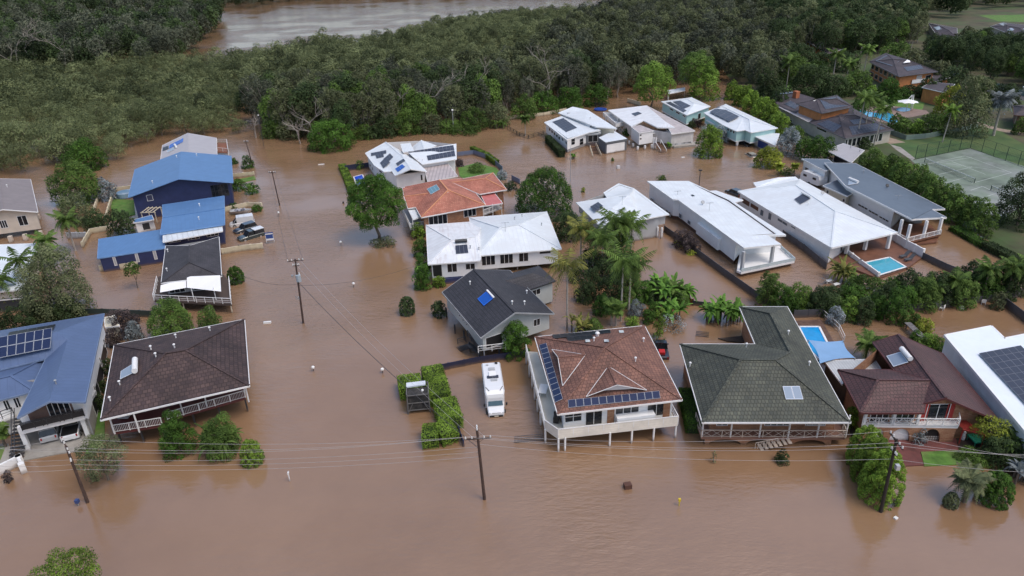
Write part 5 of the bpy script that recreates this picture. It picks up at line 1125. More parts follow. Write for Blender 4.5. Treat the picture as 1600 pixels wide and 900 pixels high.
def cloud(R, z0, z1, leaf, r, ncl=14, k=1.5, cap=9000, cr=None, flat=.9, lean=(0,0)):
    """leaf positions spread over many overlapping clumps that together make one full, uneven crown"""
    H = (z1-z0)/2; zc = (z0+z1)/2; C = []; ncl = int(ncl); g0 = r.uniform(0,6.28)
    base = 1.18*math.sqrt(4*.5/ncl)
    for i in range(ncl):
        z = 1-(i+.5)/ncl*1.86; a = g0+i*2.39996+r.uniform(-.25,.25); s = math.sqrt(max(0,1-z*z)); q = r.uniform(.60,.80) if ncl < 60 else r.uniform(.80,.86); f = base*(r.uniform(.72,1.2) if ncl < 60 else r.uniform(1.0,1.3)); taper = 1 if z > -.2 else 1-.25*(-z-.2)
        C.append((math.cos(a)*s*q*R*taper, math.sin(a)*s*q*R*taper, zc+z*q*H, f*R*.95, f*H*.95 if H < R*1.6 else f*R*1.3, r.uniform(0,1)))
    C.append((0,0,zc,R*.5,H*.5,.3)); C = np.array(C)
    area = 4*math.pi*(C[:,3]*C[:,4]).sum()*.55; n = int(min(cap, k*area/(leaf*leaf*.5))); w = C[:,3]*C[:,4]; idx = r.choice(len(C), n, p=w/w.sum())
    D = r.normal(size=(n,3)); D /= np.linalg.norm(D, axis=1)[:,None]; D[:,2] = np.where(D[:,2] < -.45, -D[:,2], D[:,2]); c = C[idx]; rr = r.uniform(.70,1.08,n)[:,None]
    P = c[:,:3]+D*np.stack([c[:,3],c[:,3],c[:,4]],1)*rr
    for j in range(len(C)):       # leaves buried in another clump are dropped
        q = (P-C[j,:3])/np.array([C[j,3],C[j,3],C[j,4]]); ins = (q**2).sum(1) < .42; keep = ~ins | (idx == j); P, D, idx, c = P[keep], D[keep], idx[keep], c[keep]
    out = P-[0,0,zc]; out /= np.linalg.norm(out, axis=1)[:,None]+1e-9; keep = (D*out).sum(1) > -.35; P, D, c = P[keep], D[keep], c[keep]
    N = D+r.normal(size=D.shape)*.40+[0,0,.30]; N /= np.linalg.norm(N, axis=1)[:,None]
    T = c[:,5]*.5+r.uniform(0,.5,len(P)); V, T = leaves(P, N, leaf, T, r); V[:,0] += lean[0]*V[:,2]; V[:,1] += lean[1]*V[:,2]; return V, T
def trunk_mb(h, r0, r, nl=4, R=2.0, zc=None, zb=-.7, stems=1):
    mb = MB(); zc = zc or h*.55
    for s_ in range(stems):
        ox, oy = (0,0) if stems == 1 else (r.normal()*R*.2, r.normal()*R*.2); p = [np.array([ox*.3,oy*.3,zb])]
        for i in range(1,5): p.append(np.array([ox*(.3+.7*i/4)+r.normal()*.06*h*.3, oy*(.3+.7*i/4)+r.normal()*.06*h*.3, zb+(zc-zb)*i/4]))
        mb.tube(p, np.linspace(r0, r0*.5, 5), 7)
        for j in range(nl):
            a = r.uniform(0,2*math.pi); b0 = p[2+j%3]; L = R*r.uniform(.5,.8); e = b0+np.array([math.cos(a)*L, math.sin(a)*L, (h-b0[2])*r.uniform(.35,.75)])
            mid = (b0+e)/2+[0,0,L*.1]; mb.tube([b0, mid, e], [r0*.45, r0*.3, r0*.12], 5)
    return mb
TN = dict(tree='tree', shrub='shrub')
def tree(kind, bx, by, ty, wpx, label, name='tree', cat=None, zb=0.0, cb=.3, leaf=None, ncl=16, group=None, pale=False, k=1.5, cap=11000, cr=.36, seed=None, stems=1, flat=.85, nl=4):
    """tree standing at photo pixel (bx,by), its top showing at ty, crown wpx wide"""
    B = W(bx, by, zb); h = max(.8, Hof(bx, by, ty, zb)); R = wpx*mpp(B+[0,0,h/2])/2; r = np.random.default_rng(int(bx*7+by*13) if seed is None else seed)
    h = h/1.0; d = np.linalg.norm(B-CO); leaf = leaf or max(.13, d/698*1.55)
    root = empty(name, B, label, cat or name, group)
    if cb <= .1:      # foliage down to the water: a dome, its lower part cut off
        V, T = cloud(R*1.05, -h*.55, h*1.02, leaf, r, int(ncl*1.3), k, int(cap*1.4), cr, flat); q = V.reshape(-1,4,3); kp = q[:,:,2].max(1) > -.1; V = q[kp].reshape(-1,3); T = T.reshape(-1,4)[kp].ravel()
    else: V, T = cloud(R*1.05, h*(cb-.08), h*1.02, leaf, r, ncl, k, cap, cr, flat)
    me = leaf_mesh('crown', V, T, LM[kind]); o = bpy.data.objects.new('crown', me); COL.objects.link(o); o.parent = root
    trunk_mb(h, max(.08, R*.06), r, nl, R, zc=h*(cb+.3), stems=stems).build('trunk', bark_pale if pale else bark, root)
    return root
def frond(r, L, droop, n=13, wid=.24, leafL=.75, up=.5, az=0, twist=0.0):
    V = []; T = []; ca, sa = math.cos(az), math.sin(az); t0 = r.uniform(0,.5)
    pts = []
    for i in range(n+1):
        t = i/n; x = L*t*(1-.18*droop*t); z = L*(up*t-droop*t*t); pts.append(np.array([ca*x, sa*x, z]))
    side = np.array([-sa, ca, 0])
    for i in range(1, n+1):
        t = i/n; p = pts[i]; d = pts[i]-pts[i-1]; d /= np.linalg.norm(d); ll = leafL*math.sin(math.pi*min(1, .22+t*.78))*1.0+.12
        for s in (-1, 1):
            q = side*s*.8+d*.55+np.array([0,0,-.42-.3*r.uniform()]); q /= np.linalg.norm(q); w = d*wid*.5
            V += [p-w, p+w, p+q*ll+w*.25, p+q*ll-w*.25]; T += [t0+r.uniform(0,.5)]*4
    return V, T
def palm_crown(r, L=2.6, n=15, old=3, leafL=.8, wid=.16, nseg=13):
    V = []; T = []
    for i in range(n):
        az = 2*math.pi*i/n*1.0+r.uniform(-.25,.25); lv = i%3; v, t = frond(r, L*r.uniform(.85,1.1), (.55,.85,1.15)[lv]*r.uniform(.85,1.15), nseg, wid, leafL, (1.05,.65,.25)[lv], az); V += v; T += t
    return np.array(V), np.array(T)
def palm(bx, by, ty, label, L=2.6, zb=0.0, kind='palm', group=None, name='palm_tree', tr=.13, n=15, leafL=.8, h=None, seed=None, lean=0.0, skirt=True, shaft=True):
    B = W(bx, by, zb); r = np.random.default_rng(int(bx*3+by*11) if seed is None else seed)
    h = h or max(.5, Hof(bx, by, ty, zb)-L*.32); root = empty(name, B, label, 'palm', group); mb = MB()
    top = np.array([lean*h, r.normal()*.02*h, h]); mb.tube([(0,0,-.6), top*.5+[lean*.1*h,0,0], top], [tr*1.25, tr, tr*.8], 8); mb.build('trunk', bark_pale if shaft else bark, root)
    if shaft and h > 2.5:
        mb = MB(); mb.tube([top-[0,0,.05], top+[0,0,.75]], [tr*1.15, tr*.7], 8); mb.build('crownshaft', mat('green_crownshaft', (.12,.19,.05), .6), root)
    d = np.linalg.norm(B-CO); V, T = palm_crown(r, L, n, leafL=leafL, wid=max(.22, d/698*1.5), nseg=13 if d < 160 else 9); V = V+top+[0,0,.6 if shaft else 0]
    me = leaf_mesh('fronds', V, T, LM[kind]); o = bpy.data.objects.new('fronds', me); COL.objects.link(o); o.parent = root
    if skirt and shaft and h > 3:
        v, t = [], []
        for i in range(3): a, b2 = frond(r, L*.75, 2.0, 9, .16, .5, .1, r.uniform(0,6.28)); v += a; t += b2
        me = leaf_mesh('old_fronds', np.array(v)+top, np.array(t), LM['palmy']); o = bpy.data.objects.new('old_fronds', me); COL.objects.link(o); o.parent = root
    return root
def banana(bx, by, wpx, label, zb=0.0, n=26, ht=3.6, kind='banana', name='banana_clump', L=2.0, wid=.5, group=None):
    B = W(bx, by, zb); R = wpx*mpp(B)/2; r = np.random.default_rng(int(bx+by*5)); V = []; T = []; root = empty(name, B, label, 'plant', group); st = MB()
    for s in range(max(4, n//4)):
        a, q = r.uniform(0,6.28), R*.6*math.sqrt(r.uniform()); c = np.array([math.cos(a)*q, math.sin(a)*q, 0]); hh = ht*r.uniform(.45,.7); st.tube([c-[0,0,.5], c+[0,0,hh]], [.13,.09], 6)
        for i in range(9):
            az = r.uniform(0,6.28); l = L*r.uniform(.7,1.15); dr = r.uniform(.3,.9); up = r.uniform(.6,1.5); t0 = r.uniform(.1,1); ca, sa = math.cos(az), math.sin(az); side = np.array([-sa,ca,0]); prev = None; m = 7
            for j in range(m+1):
                t = j/m; p = c+np.array([ca*l*t*.85, sa*l*t*.85, hh+l*(up*t-dr*t*t*1.6)]); w = wid*.5*math.sin(math.pi*(.08+.9*t))**.7
                cur = (p, side*w+np.array([0,0,-.22*w]), -side*w+np.array([0,0,-.22*w]))
                if prev is not None:
                    for q_ in (1,2): V += [prev[0], prev[0]+prev[q_], cur[0]+cur[q_], cur[0]]; T += [t0*.8+r.uniform(0,.2)]*4
                prev = cur
    me = leaf_mesh('leaves', np.array(V), np.array(T), LM[kind]); o = bpy.data.objects.new('leaves', me); COL.objects.link(o); o.parent = root; st.build('stems', bark, root); return root
def hedge(path, w, h, label, zb=0.0, kind='hedge', leaf=.2, name='hedge', k=2.0, r=None, group=None, rough=.06):
    """clipped hedge along photo pixels (its foot line)"""
    P = [W(*p, zb) for p in path]; c = np.mean(P, axis=0); root = empty(name, c, label, 'hedge', group); r = np.random.default_rng(int(path[0][0]*3)); V = []; T = []; core = MB()
    for a, b2 in zip(P, P[1:]):
        a, b2 = a-c, b2-c; L = np.linalg.norm(b2-a); d = (b2-a)/L; s = np.array([-d[1], d[0], 0]); core.bar(a+[0,0,h*.46], b2+[0,0,h*.46], w*.82, h*.84)
        faces = [(L*w, 'top'), (L*h, 's1'), (L*h, 's2'), (w*h, 'e1'), (w*h, 'e2')]
        for ar, f in faces:
            n = int(k*ar/(leaf*leaf*.4)); u = r.uniform(-.02,1.02,n)[:,None]; v = r.uniform(-.5,.5,n)[:,None]; z = r.uniform(0,1,n)[:,None]**.8; j = 1+r.normal(size=(n,1))*rough
            if f == 'top': p = a+d*L*u+s*w*v+np.array([0,0,1])*h*(.94+.06*j+.05*np.sin(u*L*2.1)); N = np.tile([0,0,1.0],(n,1))
            elif f in ('s1','s2'): sg = 1 if f == 's1' else -1; p = a+d*L*u+s*sg*w*.5*j+np.array([0,0,1])*h*z; N = np.tile(s*sg,(n,1))
            else: sg = 1 if f == 'e2' else 0; p = a+d*L*(sg+(j-1)*.05)+s*w*v+np.array([0,0,1])*h*z; N = np.tile(d*(1 if sg else -1),(n,1))
            N = N+r.normal(size=N.shape)*.5; N /= np.linalg.norm(N,axis=1)[:,None]; q, t = leaves(p, N, leaf, .5+.35*np.sin(p[:,0]*1.7)*np.cos(p[:,1]*1.3)*.7+r.uniform(-.35,.35,n), r); V.append(q); T.append(t)
    me = leaf_mesh('foliage', np.concatenate(V), np.concatenate(T), LM[kind]); o = bpy.data.objects.new('foliage', me); COL.objects.link(o); o.parent = root
    core.build('branches', mat('hedge_dark_core', (.02,.03,.01), .9), root); return root  # solid dark box, its colour standing for the shade inside the foliage

# ---- woods: crown variants shared by many trees
def inpoly(x, y, poly): return sdist(x, y, poly) > 0
def scatter(px, sp, r):
    poly = np.array([W(*p)[:2] for p in px]); lo, hi = poly.min(0), poly.max(0); gx = np.arange(lo[0], hi[0], sp); gy = np.arange(lo[1], hi[1], sp*.9)
    X, Y = np.meshgrid(gx, gy); X = X+r.uniform(-.45,.45,X.shape)*sp; Y = Y+r.uniform(-.45,.45,Y.shape)*sp; m = inpoly(X, Y, poly)
    return np.stack([X[m], Y[m]], 1)
def visible(P, mg=60):
    v = np.concatenate([P, np.full((len(P),1), 5.0)], 1)-CO; f = v@_fw; x = 800+FPX*(v@CR)/f; y = 450-FPX*(v@CU)/f
    return (f > 0) & (x > -mg) & (x < 1600+mg) & (y > -mg) & (y < 960)
VAR = {}
def variants(key, kind, R, z0, z1, leaf, ncl, nv=3, k=1.35, cr=.36, pale=False, nl=4, flat=.8, stems=1, cap=9000):
    L = []
    for i in range(nv):
        r = np.random.default_rng(100+i*17+len(key)*7+ord(key[0])); V, T = cloud(R, z0, z1, leaf, r, ncl, k, cap, cr, flat); me = leaf_mesh('crown', V, T, LM[kind])
        tb = trunk_mb(z1, R*.055, r, nl, R, zc=z0+(z1-z0)*.45, zb=-.7, stems=stems).build('trunk', bark_pale if pale else bark); tm = tb.data; bpy.data.objects.remove(tb)
        L.append((me, tm, V, T))
    VAR[key] = L; return L
variants('mangrove_near', 'mangrove', 3.6, .2, 7.2, .36, 9, nv=4, k=1.1, cap=3000)
variants('mangrove_low', 'mangrove', 2.8, .2, 4.6, .36, 8, nv=2, k=1.0, cap=2000)
variants('tall_olive', 'olive', 4.2, 1.0, 14.5, .50, 26, nv=3, cr=.30, pale=True, nl=7, stems=2, cap=6500)
variants('tall_grey', 'grey', 4.0, 1.2, 14.5, .50, 24, nv=3, cr=.28, pale=True, nl=8, stems=2, k=1.1, cap=6000)
variants('dark_wood', 'dark', 5.0, 1.0, 14.5, .62, 18, nv=3, cr=.34, nl=4)
variants('mid_wood', 'mid', 4.2, .6, 12.0, .55, 16, nv=2, cr=.34)
wr = np.random.default_rng(11)
def grow(keys, wts, P, label, group, cat='tree', name='tree', n=300, hs=(.8,1.2), zf=None):
    """the nearest n of the positions as trees of their own"""
    d = np.hypot(P[:,0], P[:,1]); o = np.argsort(d)[:n]
    for i in o:
        kx = keys[wr.choice(len(keys), p=wts)]; me, tm, _, _ = VAR[kx][wr.integers(len(VAR[kx]))]; s = wr.uniform(*hs); z = 0 if zf is None else zf
        root = empty(name, (P[i,0], P[i,1], z), label[kx] if isinstance(label, dict) else label, cat, group, wr.uniform(0,6.28)); root.scale = (s*wr.uniform(.9,1.15), s*wr.uniform(.9,1.15), s)
        for nm, m in (('crown', me), ('trunk', tm)): c = bpy.data.objects.new(nm, m); COL.objects.link(c); c.parent = root
    return np.setdiff1d(np.arange(len(P)), o)
def mass(name, items, kind, z=0.0):
    """what is left of a wood too big to count: one object of many crowns.  items: (variants, positions, scale range, thinning)"""
    Vs = []; Ts = []
    for L, P, hs, th in items:
        for p in P:
            _, _, V, T = L[wr.integers(len(L))]; s = wr.uniform(*hs); a = wr.uniform(0,6.28); ca, sa = math.cos(a), math.sin(a)
            q = V.reshape(-1,4,3)[::th] if th > 1 else V.reshape(-1,4,3)
            if th > 1: c = q.mean(1, keepdims=True); q = c+(q-c)*math.sqrt(th)*.95
            t = T.reshape(-1,4)[::th]*.65+wr.uniform(-.3,.6); q = q.reshape(-1,3); X = (q[:,0]*ca-q[:,1]*sa)*s+p[0]; Y = (q[:,0]*sa+q[:,1]*ca)*s+p[1]; Vs.append(np.stack([X, Y, q[:,2]*s*wr.uniform(.85,1.15)+z], 1)); Ts.append(t.ravel())
    me = leaf_mesh(name, np.concatenate(Vs), np.concatenate(Ts), LM[kind]); o = bpy.data.objects.new(name, me); COL.objects.link(o); tag(o, kind='stuff'); print(name, len(me.polygons)); return o
MANG = [(-250,330),(-250,125),(0,118),(150,110),(300,104),(380,98),(430,92),(500,73),(560,74),(620,60),(700,42),(800,26),(860,22),(1000,30),(950,110),(800,140),(640,150),(500,165),(430,200),(372,213),(330,222),(250,232),(180,252),(100,264),(0,276)]
P = scatter(MANG, 6.4, wr); P = P[visible(P)]
P = P[sdist(P[:,0], P[:,1], np.array([W(*q)[:2] for q in [(70,276),(190,250),(250,212),(345,212),(360,280),(190,400),(60,380)]])) < 0]
TALL = [(385,196),(440,214),(480,222),(540,226),(620,205),(720,200),(760,196),(800,176),(960,156),(1010,148),(1040,140),(1075,134),(1130,128),(1180,158),(1200,168),(1218,120),(1230,70),(1180,30),(1000,10),(900,40),(800,120),(640,152),(480,165),(400,170)]
Q = scatter(TALL, 6.6, wr); Q = Q[visible(Q)]
tp = np.array([W(*q)[:2] for q in TALL]); P = P[sdist(P[:,0], P[:,1], tp) < -2]
def near(P, m): d = np.hypot(P[:,0], P[:,1]); return P[np.argsort(d)]
P = near(P, 0); Q = near(Q, 0)
print('mangroves', len(P), 'tall', len(Q))
lab = dict(tall_olive='tall olive green gum tree with pale limbs in the wood behind the houses', tall_grey='tall thin grey green tree with pale limbs in the wood behind the houses', dark_wood='dense dark tree at the edge of the flooded wood', mid_wood='mid green bushy tree at the edge of the flooded wood')
grow(['tall_olive','tall_grey','dark_wood','mid_wood'], [.36,.36,.14,.14], Q, lab, 'tall trees along the wood behind the houses', n=130)
grow(['mangrove_near','mangrove_low'], [.7,.3], P, 'low olive green mangrove crown standing in the flooded swamp', 'mangroves nearest the houses', cat='mangrove', name='mangrove_tree', n=150, hs=(.7,1.3))
Pm, Qm = P[150:], Q[130:]
dm = np.hypot(Pm[:,0], Pm[:,1])
hh_ = np.sin(Pm[:,0]*.035+1)*np.cos(Pm[:,1]*.028)+wr.normal(size=len(Pm))*.5; big = hh_ > .1
mn = VAR['mangrove_near']; nr = dm < 300
EM = scatter([(380,188),(250,205),(120,230),(200,150),(400,120),(620,85),(800,50),(900,40),(800,118),(640,148),(480,162)], 19, wr); mass('woodland', [(VAR['tall_olive'], EM[::2], (.5,.75), 2), (VAR['mid_wood'], EM[1::2], (.5,.8), 2)], 'olive')
mass('mangrove_canopy', [(mn, Pm[nr & big], (.9,1.45), 2), (mn, Pm[~nr & big], (.95,1.4), 3), (mn, Pm[nr & ~big], (.65,1.0), 2), (mn, Pm[~nr & ~big], (.7,1.05), 3)], 'mangrove')
sel = wr.uniform(size=len(Qm))
mass('woodland', [(VAR['tall_olive'], Qm[sel < .55], (.7,1.05), 3)], 'olive'); mass('woodland', [(VAR['tall_grey'], Qm[sel >= .55], (.7,1.05), 3)], 'grey')
LEFT = [(-300,125),(-300,-20),(0,-36),(100,-20),(330,20),(350,36),(318,70),(300,92),(250,108),(120,118),(0,122)]
L_ = scatter(LEFT, 9.5, wr); L_ = L_[visible(L_)]; d = np.hypot(L_[:,0], L_[:,1]); L_ = L_[(d < 620) | (wr.uniform(size=len(L_)) < .3)]; d = np.hypot(L_[:,0], L_[:,1]); s_ = wr.uniform(size=len(L_))
print('left', len(L_))
mass('woodland', [(VAR['tall_grey'], L_[(s_ < .6) & (d < 520)], (1.0,1.45), 3), (VAR['tall_grey'], L_[(s_ < .6) & (d >= 520)], (1.0,1.4), 6)], 'grey')
mass('woodland', [(VAR['dark_wood'], L_[(s_ >= .6) & (d < 520)], (.9,1.3), 3), (VAR['dark_wood'], L_[(s_ >= .6) & (d >= 520)], (.9,1.3), 6)], 'dark')
BANK = [(300,14),(330,12),(400,14),(440,4),(600,-3),(760,-8),(900,-12),(1100,-10),(1100,-24),(600,-22),(300,-18)]
L_ = scatter(BANK, 13, wr); L_ = L_[visible(L_, 120)]; s_ = wr.uniform(size=len(L_)); print('bank', len(L_))
mass('woodland', [(VAR['tall_grey'], L_[s_ < .5], (1.0,1.4), 5)], 'grey'); mass('woodland', [(VAR['dark_wood'], L_[s_ >= .5], (.9,1.3), 5)], 'dark')
RT = [(1196,112),(1240,100),(1262,84),(1285,98),(1345,92),(1400,84),(1436,74),(1432,30),(1500,34),(1530,18),(1700,8),(1700,-12),(1500,-30),(1100,-26),(1020,6),(1180,30),(1232,66)]
L_ = scatter(RT, 8.2, wr); L_ = L_[visible(L_, 100)]; L_ = near(L_, 0); d = np.hypot(L_[:,0], L_[:,1]); L_ = L_[(d < 520) | (wr.uniform(size=len(L_)) < .45)]; d = np.hypot(L_[:,0], L_[:,1])
grow(['tall_olive','dark_wood','mid_wood'], [.3,.5,.2], L_, dict(tall_olive='tall olive green gum tree with pale limbs in the hill wood behind the resort', dark_wood='dense dark tree in the hill wood behind the resort', mid_wood='mid green bushy tree in the hill wood behind the resort'), 'trees of the wood behind the resort', n=60, zf=GZ, hs=(.9,1.25))
L_ = L_[60:]; s_ = wr.uniform(size=len(L_)); mass('woodland', [(VAR['dark_wood'], L_[s_ < .6], (.9,1.25), 3)], 'dark', GZ); mass('woodland', [(VAR['tall_olive'], L_[s_ >= .6], (.85,1.15), 3)], 'olive', GZ)
R2 = [(1444,100),(1480,94),(1530,90),(1560,88),(1620,88),(1720,100),(1760,170),(1610,150),(1560,140),(1530,128),(1462,112)]
L_ = scatter(R2, 7.6, wr); grow(['dark_wood','mid_wood'], [.8,.2], L_, dict(dark_wood='dense dark tree between the hotel and the distant houses', mid_wood='mid green tree between the hotel and the distant houses'), 'dark trees between the hotel and the distant houses', n=90, zf=GZ, hs=(.65,.95))
# ---------------------------------------------------------------- trees, palms and shrubs around the houses
def shrub(kind, bx, by, ty, w, label, **k):
    k.setdefault('cb', .05); k.setdefault('ncl', 10); k.setdefault('cr', .42); return tree(kind, bx, by, ty, w, label, name='shrub', cat='shrub', **k)
tree('deep', 592, 374, 270, 98, 'big round deep green tree on a short trunk standing in open floodwater', cb=.13, ncl=59, cr=.25, k=2.6, cap=52000, nl=8)
tree('deep', 851, 336, 263, 88, 'big round dark green tree between the terracotta roof and the white roofs', cb=.08, ncl=64, cr=.24, k=2.0, cap=26000)
shrub('dark', 887, 372, 326, 50, 'dark bushy tree at the right rear corner of the white weatherboard house', ncl=18, cr=.32)
tree('deep', 137, 264, 217, 66, 'dark green domed tree, rearmost of the clump by the big blue roof', cb=.1, ncl=26, cr=.3, k=1.8)
tree('mid', 124, 316, 250, 78, 'olive green domed tree, largest of the clump by the big blue roof', cb=.1, ncl=28, cr=.3, k=1.8)
shrub('silver', 171, 312, 276, 30, 'silvery leaved small tree behind the garden wall', ncl=12); shrub('olive', 125, 350, 308, 46, 'dull olive shrub below the domed trees')
shrub('dark', 152, 356, 328, 38, 'bluish dark shrub beside the garden wall'); shrub('dark', 192, 366, 328, 44, 'dense dark shrub against the white side shed of the navy house', ncl=16)
tree('olive', 98, 492, 378, 112, 'wide brownish green tree in front of the white roof at the left', cb=.06, ncl=44, cr=.24, k=1.7, cap=20000, nl=8)
for x, y, t, w in ((8,535,478,44),(38,530,476,44),(72,505,468,50),(110,500,465,46)): shrub('dark', x, y, t, w, 'dark bush in the dense row behind the slate blue roof', ncl=16, group='dark bushes behind the slate blue roof', cr=.34)
palm(118, 392, 340, 'coconut palm beside the white garden wall at the left', L=3.3, tr=.16); palm(82, 415, 374, 'small bright palm above the brownish tree', L=2.6)
palm(50, 470, 404, 'coconut palm leaning over the edge of the white roof at the left', L=3.6); palm(18, 482, 432, 'palm at the left edge in front of the navy shed', L=3.2)
palm(95,470,395,'palm buried in the left side of the brownish tree',L=2.8)
tree('mid', 272, 524, 464, 66, 'feathery olive green tree behind the chocolate brown roof', cb=.06, ncl=26, cr=.3, k=1.8); shrub('mid', 330, 515, 484, 34, 'small leafy shrub under the grey deck')
shrub('purple', 199, 522, 478, 44, 'dusky purple leaved shrub beside the cream garden shed', ncl=16, cr=.3); shrub('silver', 211, 530, 502, 26, 'spiky grey shrub below the dusky purple one'); shrub('purple', 180, 540, 515, 22, 'small dusky shrub between shed and brown roof')
tree('mid', 215, 450, 411, 24, 'little round headed tree on a thin trunk in the flooded yard', cb=.5, ncl=12, cr=.4)
shrub('deep', 370, 441, 416, 25, 'clipped green ball shrub at the right of the sail shaded deck', k=2.2, ncl=70); shrub('hedge', 396, 723, 687, 34, 'bright green round shrub alone in the water below the chocolate roof', k=2.2, ncl=60)
tree('olive', 170, 750, 684, 74, 'pale twiggy frangipani with sparse leaves at the edge of the driveway', cb=.12, ncl=26, cr=.22, k=.95, nl=14); shrub('olive', 148, 752, 738, 10, 'tiny dark shrub standing in the water')
tree('deep', 283, 706, 640, 56, 'round green bush hiding the front of the chocolate brown house', cb=.03, ncl=22, cr=.33, k=2.0)
banana(348, 708, 72, 'clump of golden cane palms under the chocolate roof', kind='palm', n=64, ht=3.0, L=1.9, wid=.3, name='palm_clump'); shrub('mid', 350, 706, 650, 62, 'leafy green mass at the feet of the golden cane palms', ncl=18)
tree('hedge', 132, 968, 873, 104, 'bright leafy treetop rising into view at the bottom left', cb=.45, ncl=34, cr=.22, k=1.5, nl=8)
shrub('dark', 637, 490, 463, 25, 'dark ball shrub alone in open water', k=2.4, ncl=70); shrub('dark', 686, 494, 468, 23, 'dark ball shrub beside the sage house', k=2.4)
tree('deep', 806, 556, 494, 50, 'dark bushy tree against the sage gable wall', cb=.03, ncl=22, cr=.32, k=2.0)
shrub('mid', 563, 264, 249, 14, 'tiny tree in open water near the vivid blue pool'); shrub('olive', 600, 382, 372, 40, 'half sunk leafy branch below the big round tree', cb=-.5)
for x, y, t, w in ((655,372,346,20),(657,400,372,24),(661,430,396,26),(658,450,420,26),(664,452,405,22)): shrub('hedge' if y < 380 else 'deep', x, y, t, w, 'leafy shrub in the tall green strip left of the white weatherboard house', group='green strip left of the white weatherboard house', ncl=10)
shrub('hedge', 686, 447, 432, 20, 'small round shrub at the foot of the white weatherboard house'); banana(664,430,22,'banana clump within the green strip by the white weatherboard house',n=14,ht=3)
banana(712,428,20,'low strap leaved plants along the navy base wall',n=12,ht=.6,L=1.0,wid=.25,name='flax_clump')
# cluster of king palms
for i, (x, y, t, l) in enumerate(((907,418,352,'king palm with yellowing fronds nearest the white weatherboard house'),(959,413,340,'king palm in the middle of the tall cluster, hidden behind another'),(968,410,346,'king palm in the middle of the tall cluster, slightly right'),(985,402,346,'king palm at the right end of the tall cluster with a pale seed head'),
      (886,513,410,'lone king palm beside the sage house wing'),(970,502,402,'largest king palm with hanging fronds, in front of the dark thicket'),(982,492,410,'king palm just right of the largest one'),(940,432,368,'king palm emerging from the dark thicket'),(930,420,362,'king palm at the left of the dark thicket'))):
    palm(x, y, t, l, L=3.9 if y > 480 else 3.4, group='king palms in the central garden', kind='palmy' if i in (0,4) else 'palm', n=17, leafL=1.1)
tree('deep', 966, 408, 336, 46, 'tall dense green tree behind the king palms', cb=.03, ncl=22, cr=.33, k=1.8)
for x, y, t, w in ((925,420,385,36),(945,440,395,40),(975,440,392,44),(925,455,410,30),(955,470,430,46),(985,455,420,30)): shrub('dark', x, y, t, w, 'dark understorey shrub in the thicket below the king palms', group='understorey below the king palms', ncl=18, cr=.32)
banana(903, 522, 50, 'yellowish cane palm clump above the brown tiled roof', kind='palmy', n=34, ht=2.6, L=1.8, wid=.28, name='palm_clump')
palm(955,508,478,'small bright fan palm left of its twin behind the brown roof',L=1.6); palm(962,509,482,'small bright fan palm right of its twin behind the brown roof',L=1.6)
banana(1036, 470, 60, 'leafy banana mass left of the orange fence panel', n=60, ht=3.6, wid=.6); banana(1040, 458, 56, 'tall banana clump above the orange fence panel'); banana(1046, 478, 50, 'second banana clump just below the tall one', kind='palm'); banana(1130, 504, 58, 'banana clump by the rear corner of the grey green roof')
banana(1047, 500, 50, 'low banana clump in the flooded yard', n=30, ht=2.4); shrub('mid', 978, 478, 452, 30, 'light green shrub behind the bananas'); shrub('silver', 994, 492, 470, 26, 'grey leaved shrub right of the king palms'); shrub('lime', 988, 508, 494, 22, 'bright low shrub at the edge of the brown roof')
shrub('deep',1013,505,482,20,'round shrub left of the creeper'); shrub('hedge', 1030, 528, 475, 20, 'narrow creeper covered post above the parked ute'); shrub('dark',1022,470,440,36,'dark shrub behind the tall banana clump',ncl=16); shrub('silver',1052,515,495,40,'bare grey shrub in the flooded yard',k=.35)
shrub('purple', 1068, 385, 357, 32, 'dusky shrub beside the long flooded fence'); shrub('purple', 1080, 394, 370, 26, 'dusky shrub further down the long flooded fence'); shrub('yellow', 1063, 383, 376, 18, 'low yellow ground shrub at the head of the long fence'); shrub('yellow', 1080, 397, 390, 16, 'low yellow ground shrub at the foot of the dusky shrubs')
# row between the pools
for kind, x, y, t, w, l in (('palm',1195,478,418,34,'dark strap leaved tree at the left end of the garden row'),('deep',1218,482,442,34,'deep green tree beside the strap leaved one'),('lime',1250,482,446,52,'bright lime green bush in the garden row'),('dark',1284,488,447,46,'dark green bush right of the lime one in the garden row'),
    ('lime',1325,500,457,30,'upright lime green bush with dark neighbours'),('dark',1345,503,460,34,'very dark rounded bush in the garden row'),('mid',1350,460,432,60,'mid green bush below the turquoise pool'),('deep',1392,502,452,40,'tall dark green bush near the garden bench fence'),
    ('dark',1420,460,422,52,'dark leafy tree at the foot of the turquoise pool wall'),('palm',1440,482,436,44,'feathery palm like bush in the garden row'),('dark',1462,474,418,46,'dark leafy tree in the middle of the garden row'),('palm',1500,478,432,44,'feathery bush above the white chair'),('dark',1515,455,408,50,'dark leafy tree near the right end of the garden row'),('mid',1205,455,425,26,'mid green shrub behind the left end of the garden row'),
    ('mid',1560,462,410,40,'loose palm like tree right of the garden row'),('mid',1588,458,402,44,'loose palm like tree at the right edge'),('olive',1556,482,452,22,'yellowish small shrub against the grey fence')):
    tree(kind, x, y, t, w, l, cb=.04, ncl=18, cr=.33, k=1.7, group=None)
for x, y, t in ((1450,478,440),(1485,476,430),(1532,470,412),(1570,468,408),(1595,465,404)): palm(x, y, t, 'feathery palm in the garden row, %s' % {1450:'left of the white chair',1485:'just above the white chair',1532:'behind the grey fence corner',1570:'second from the right edge',1595:'at the right edge'}[x], L=2.4, shaft=False)
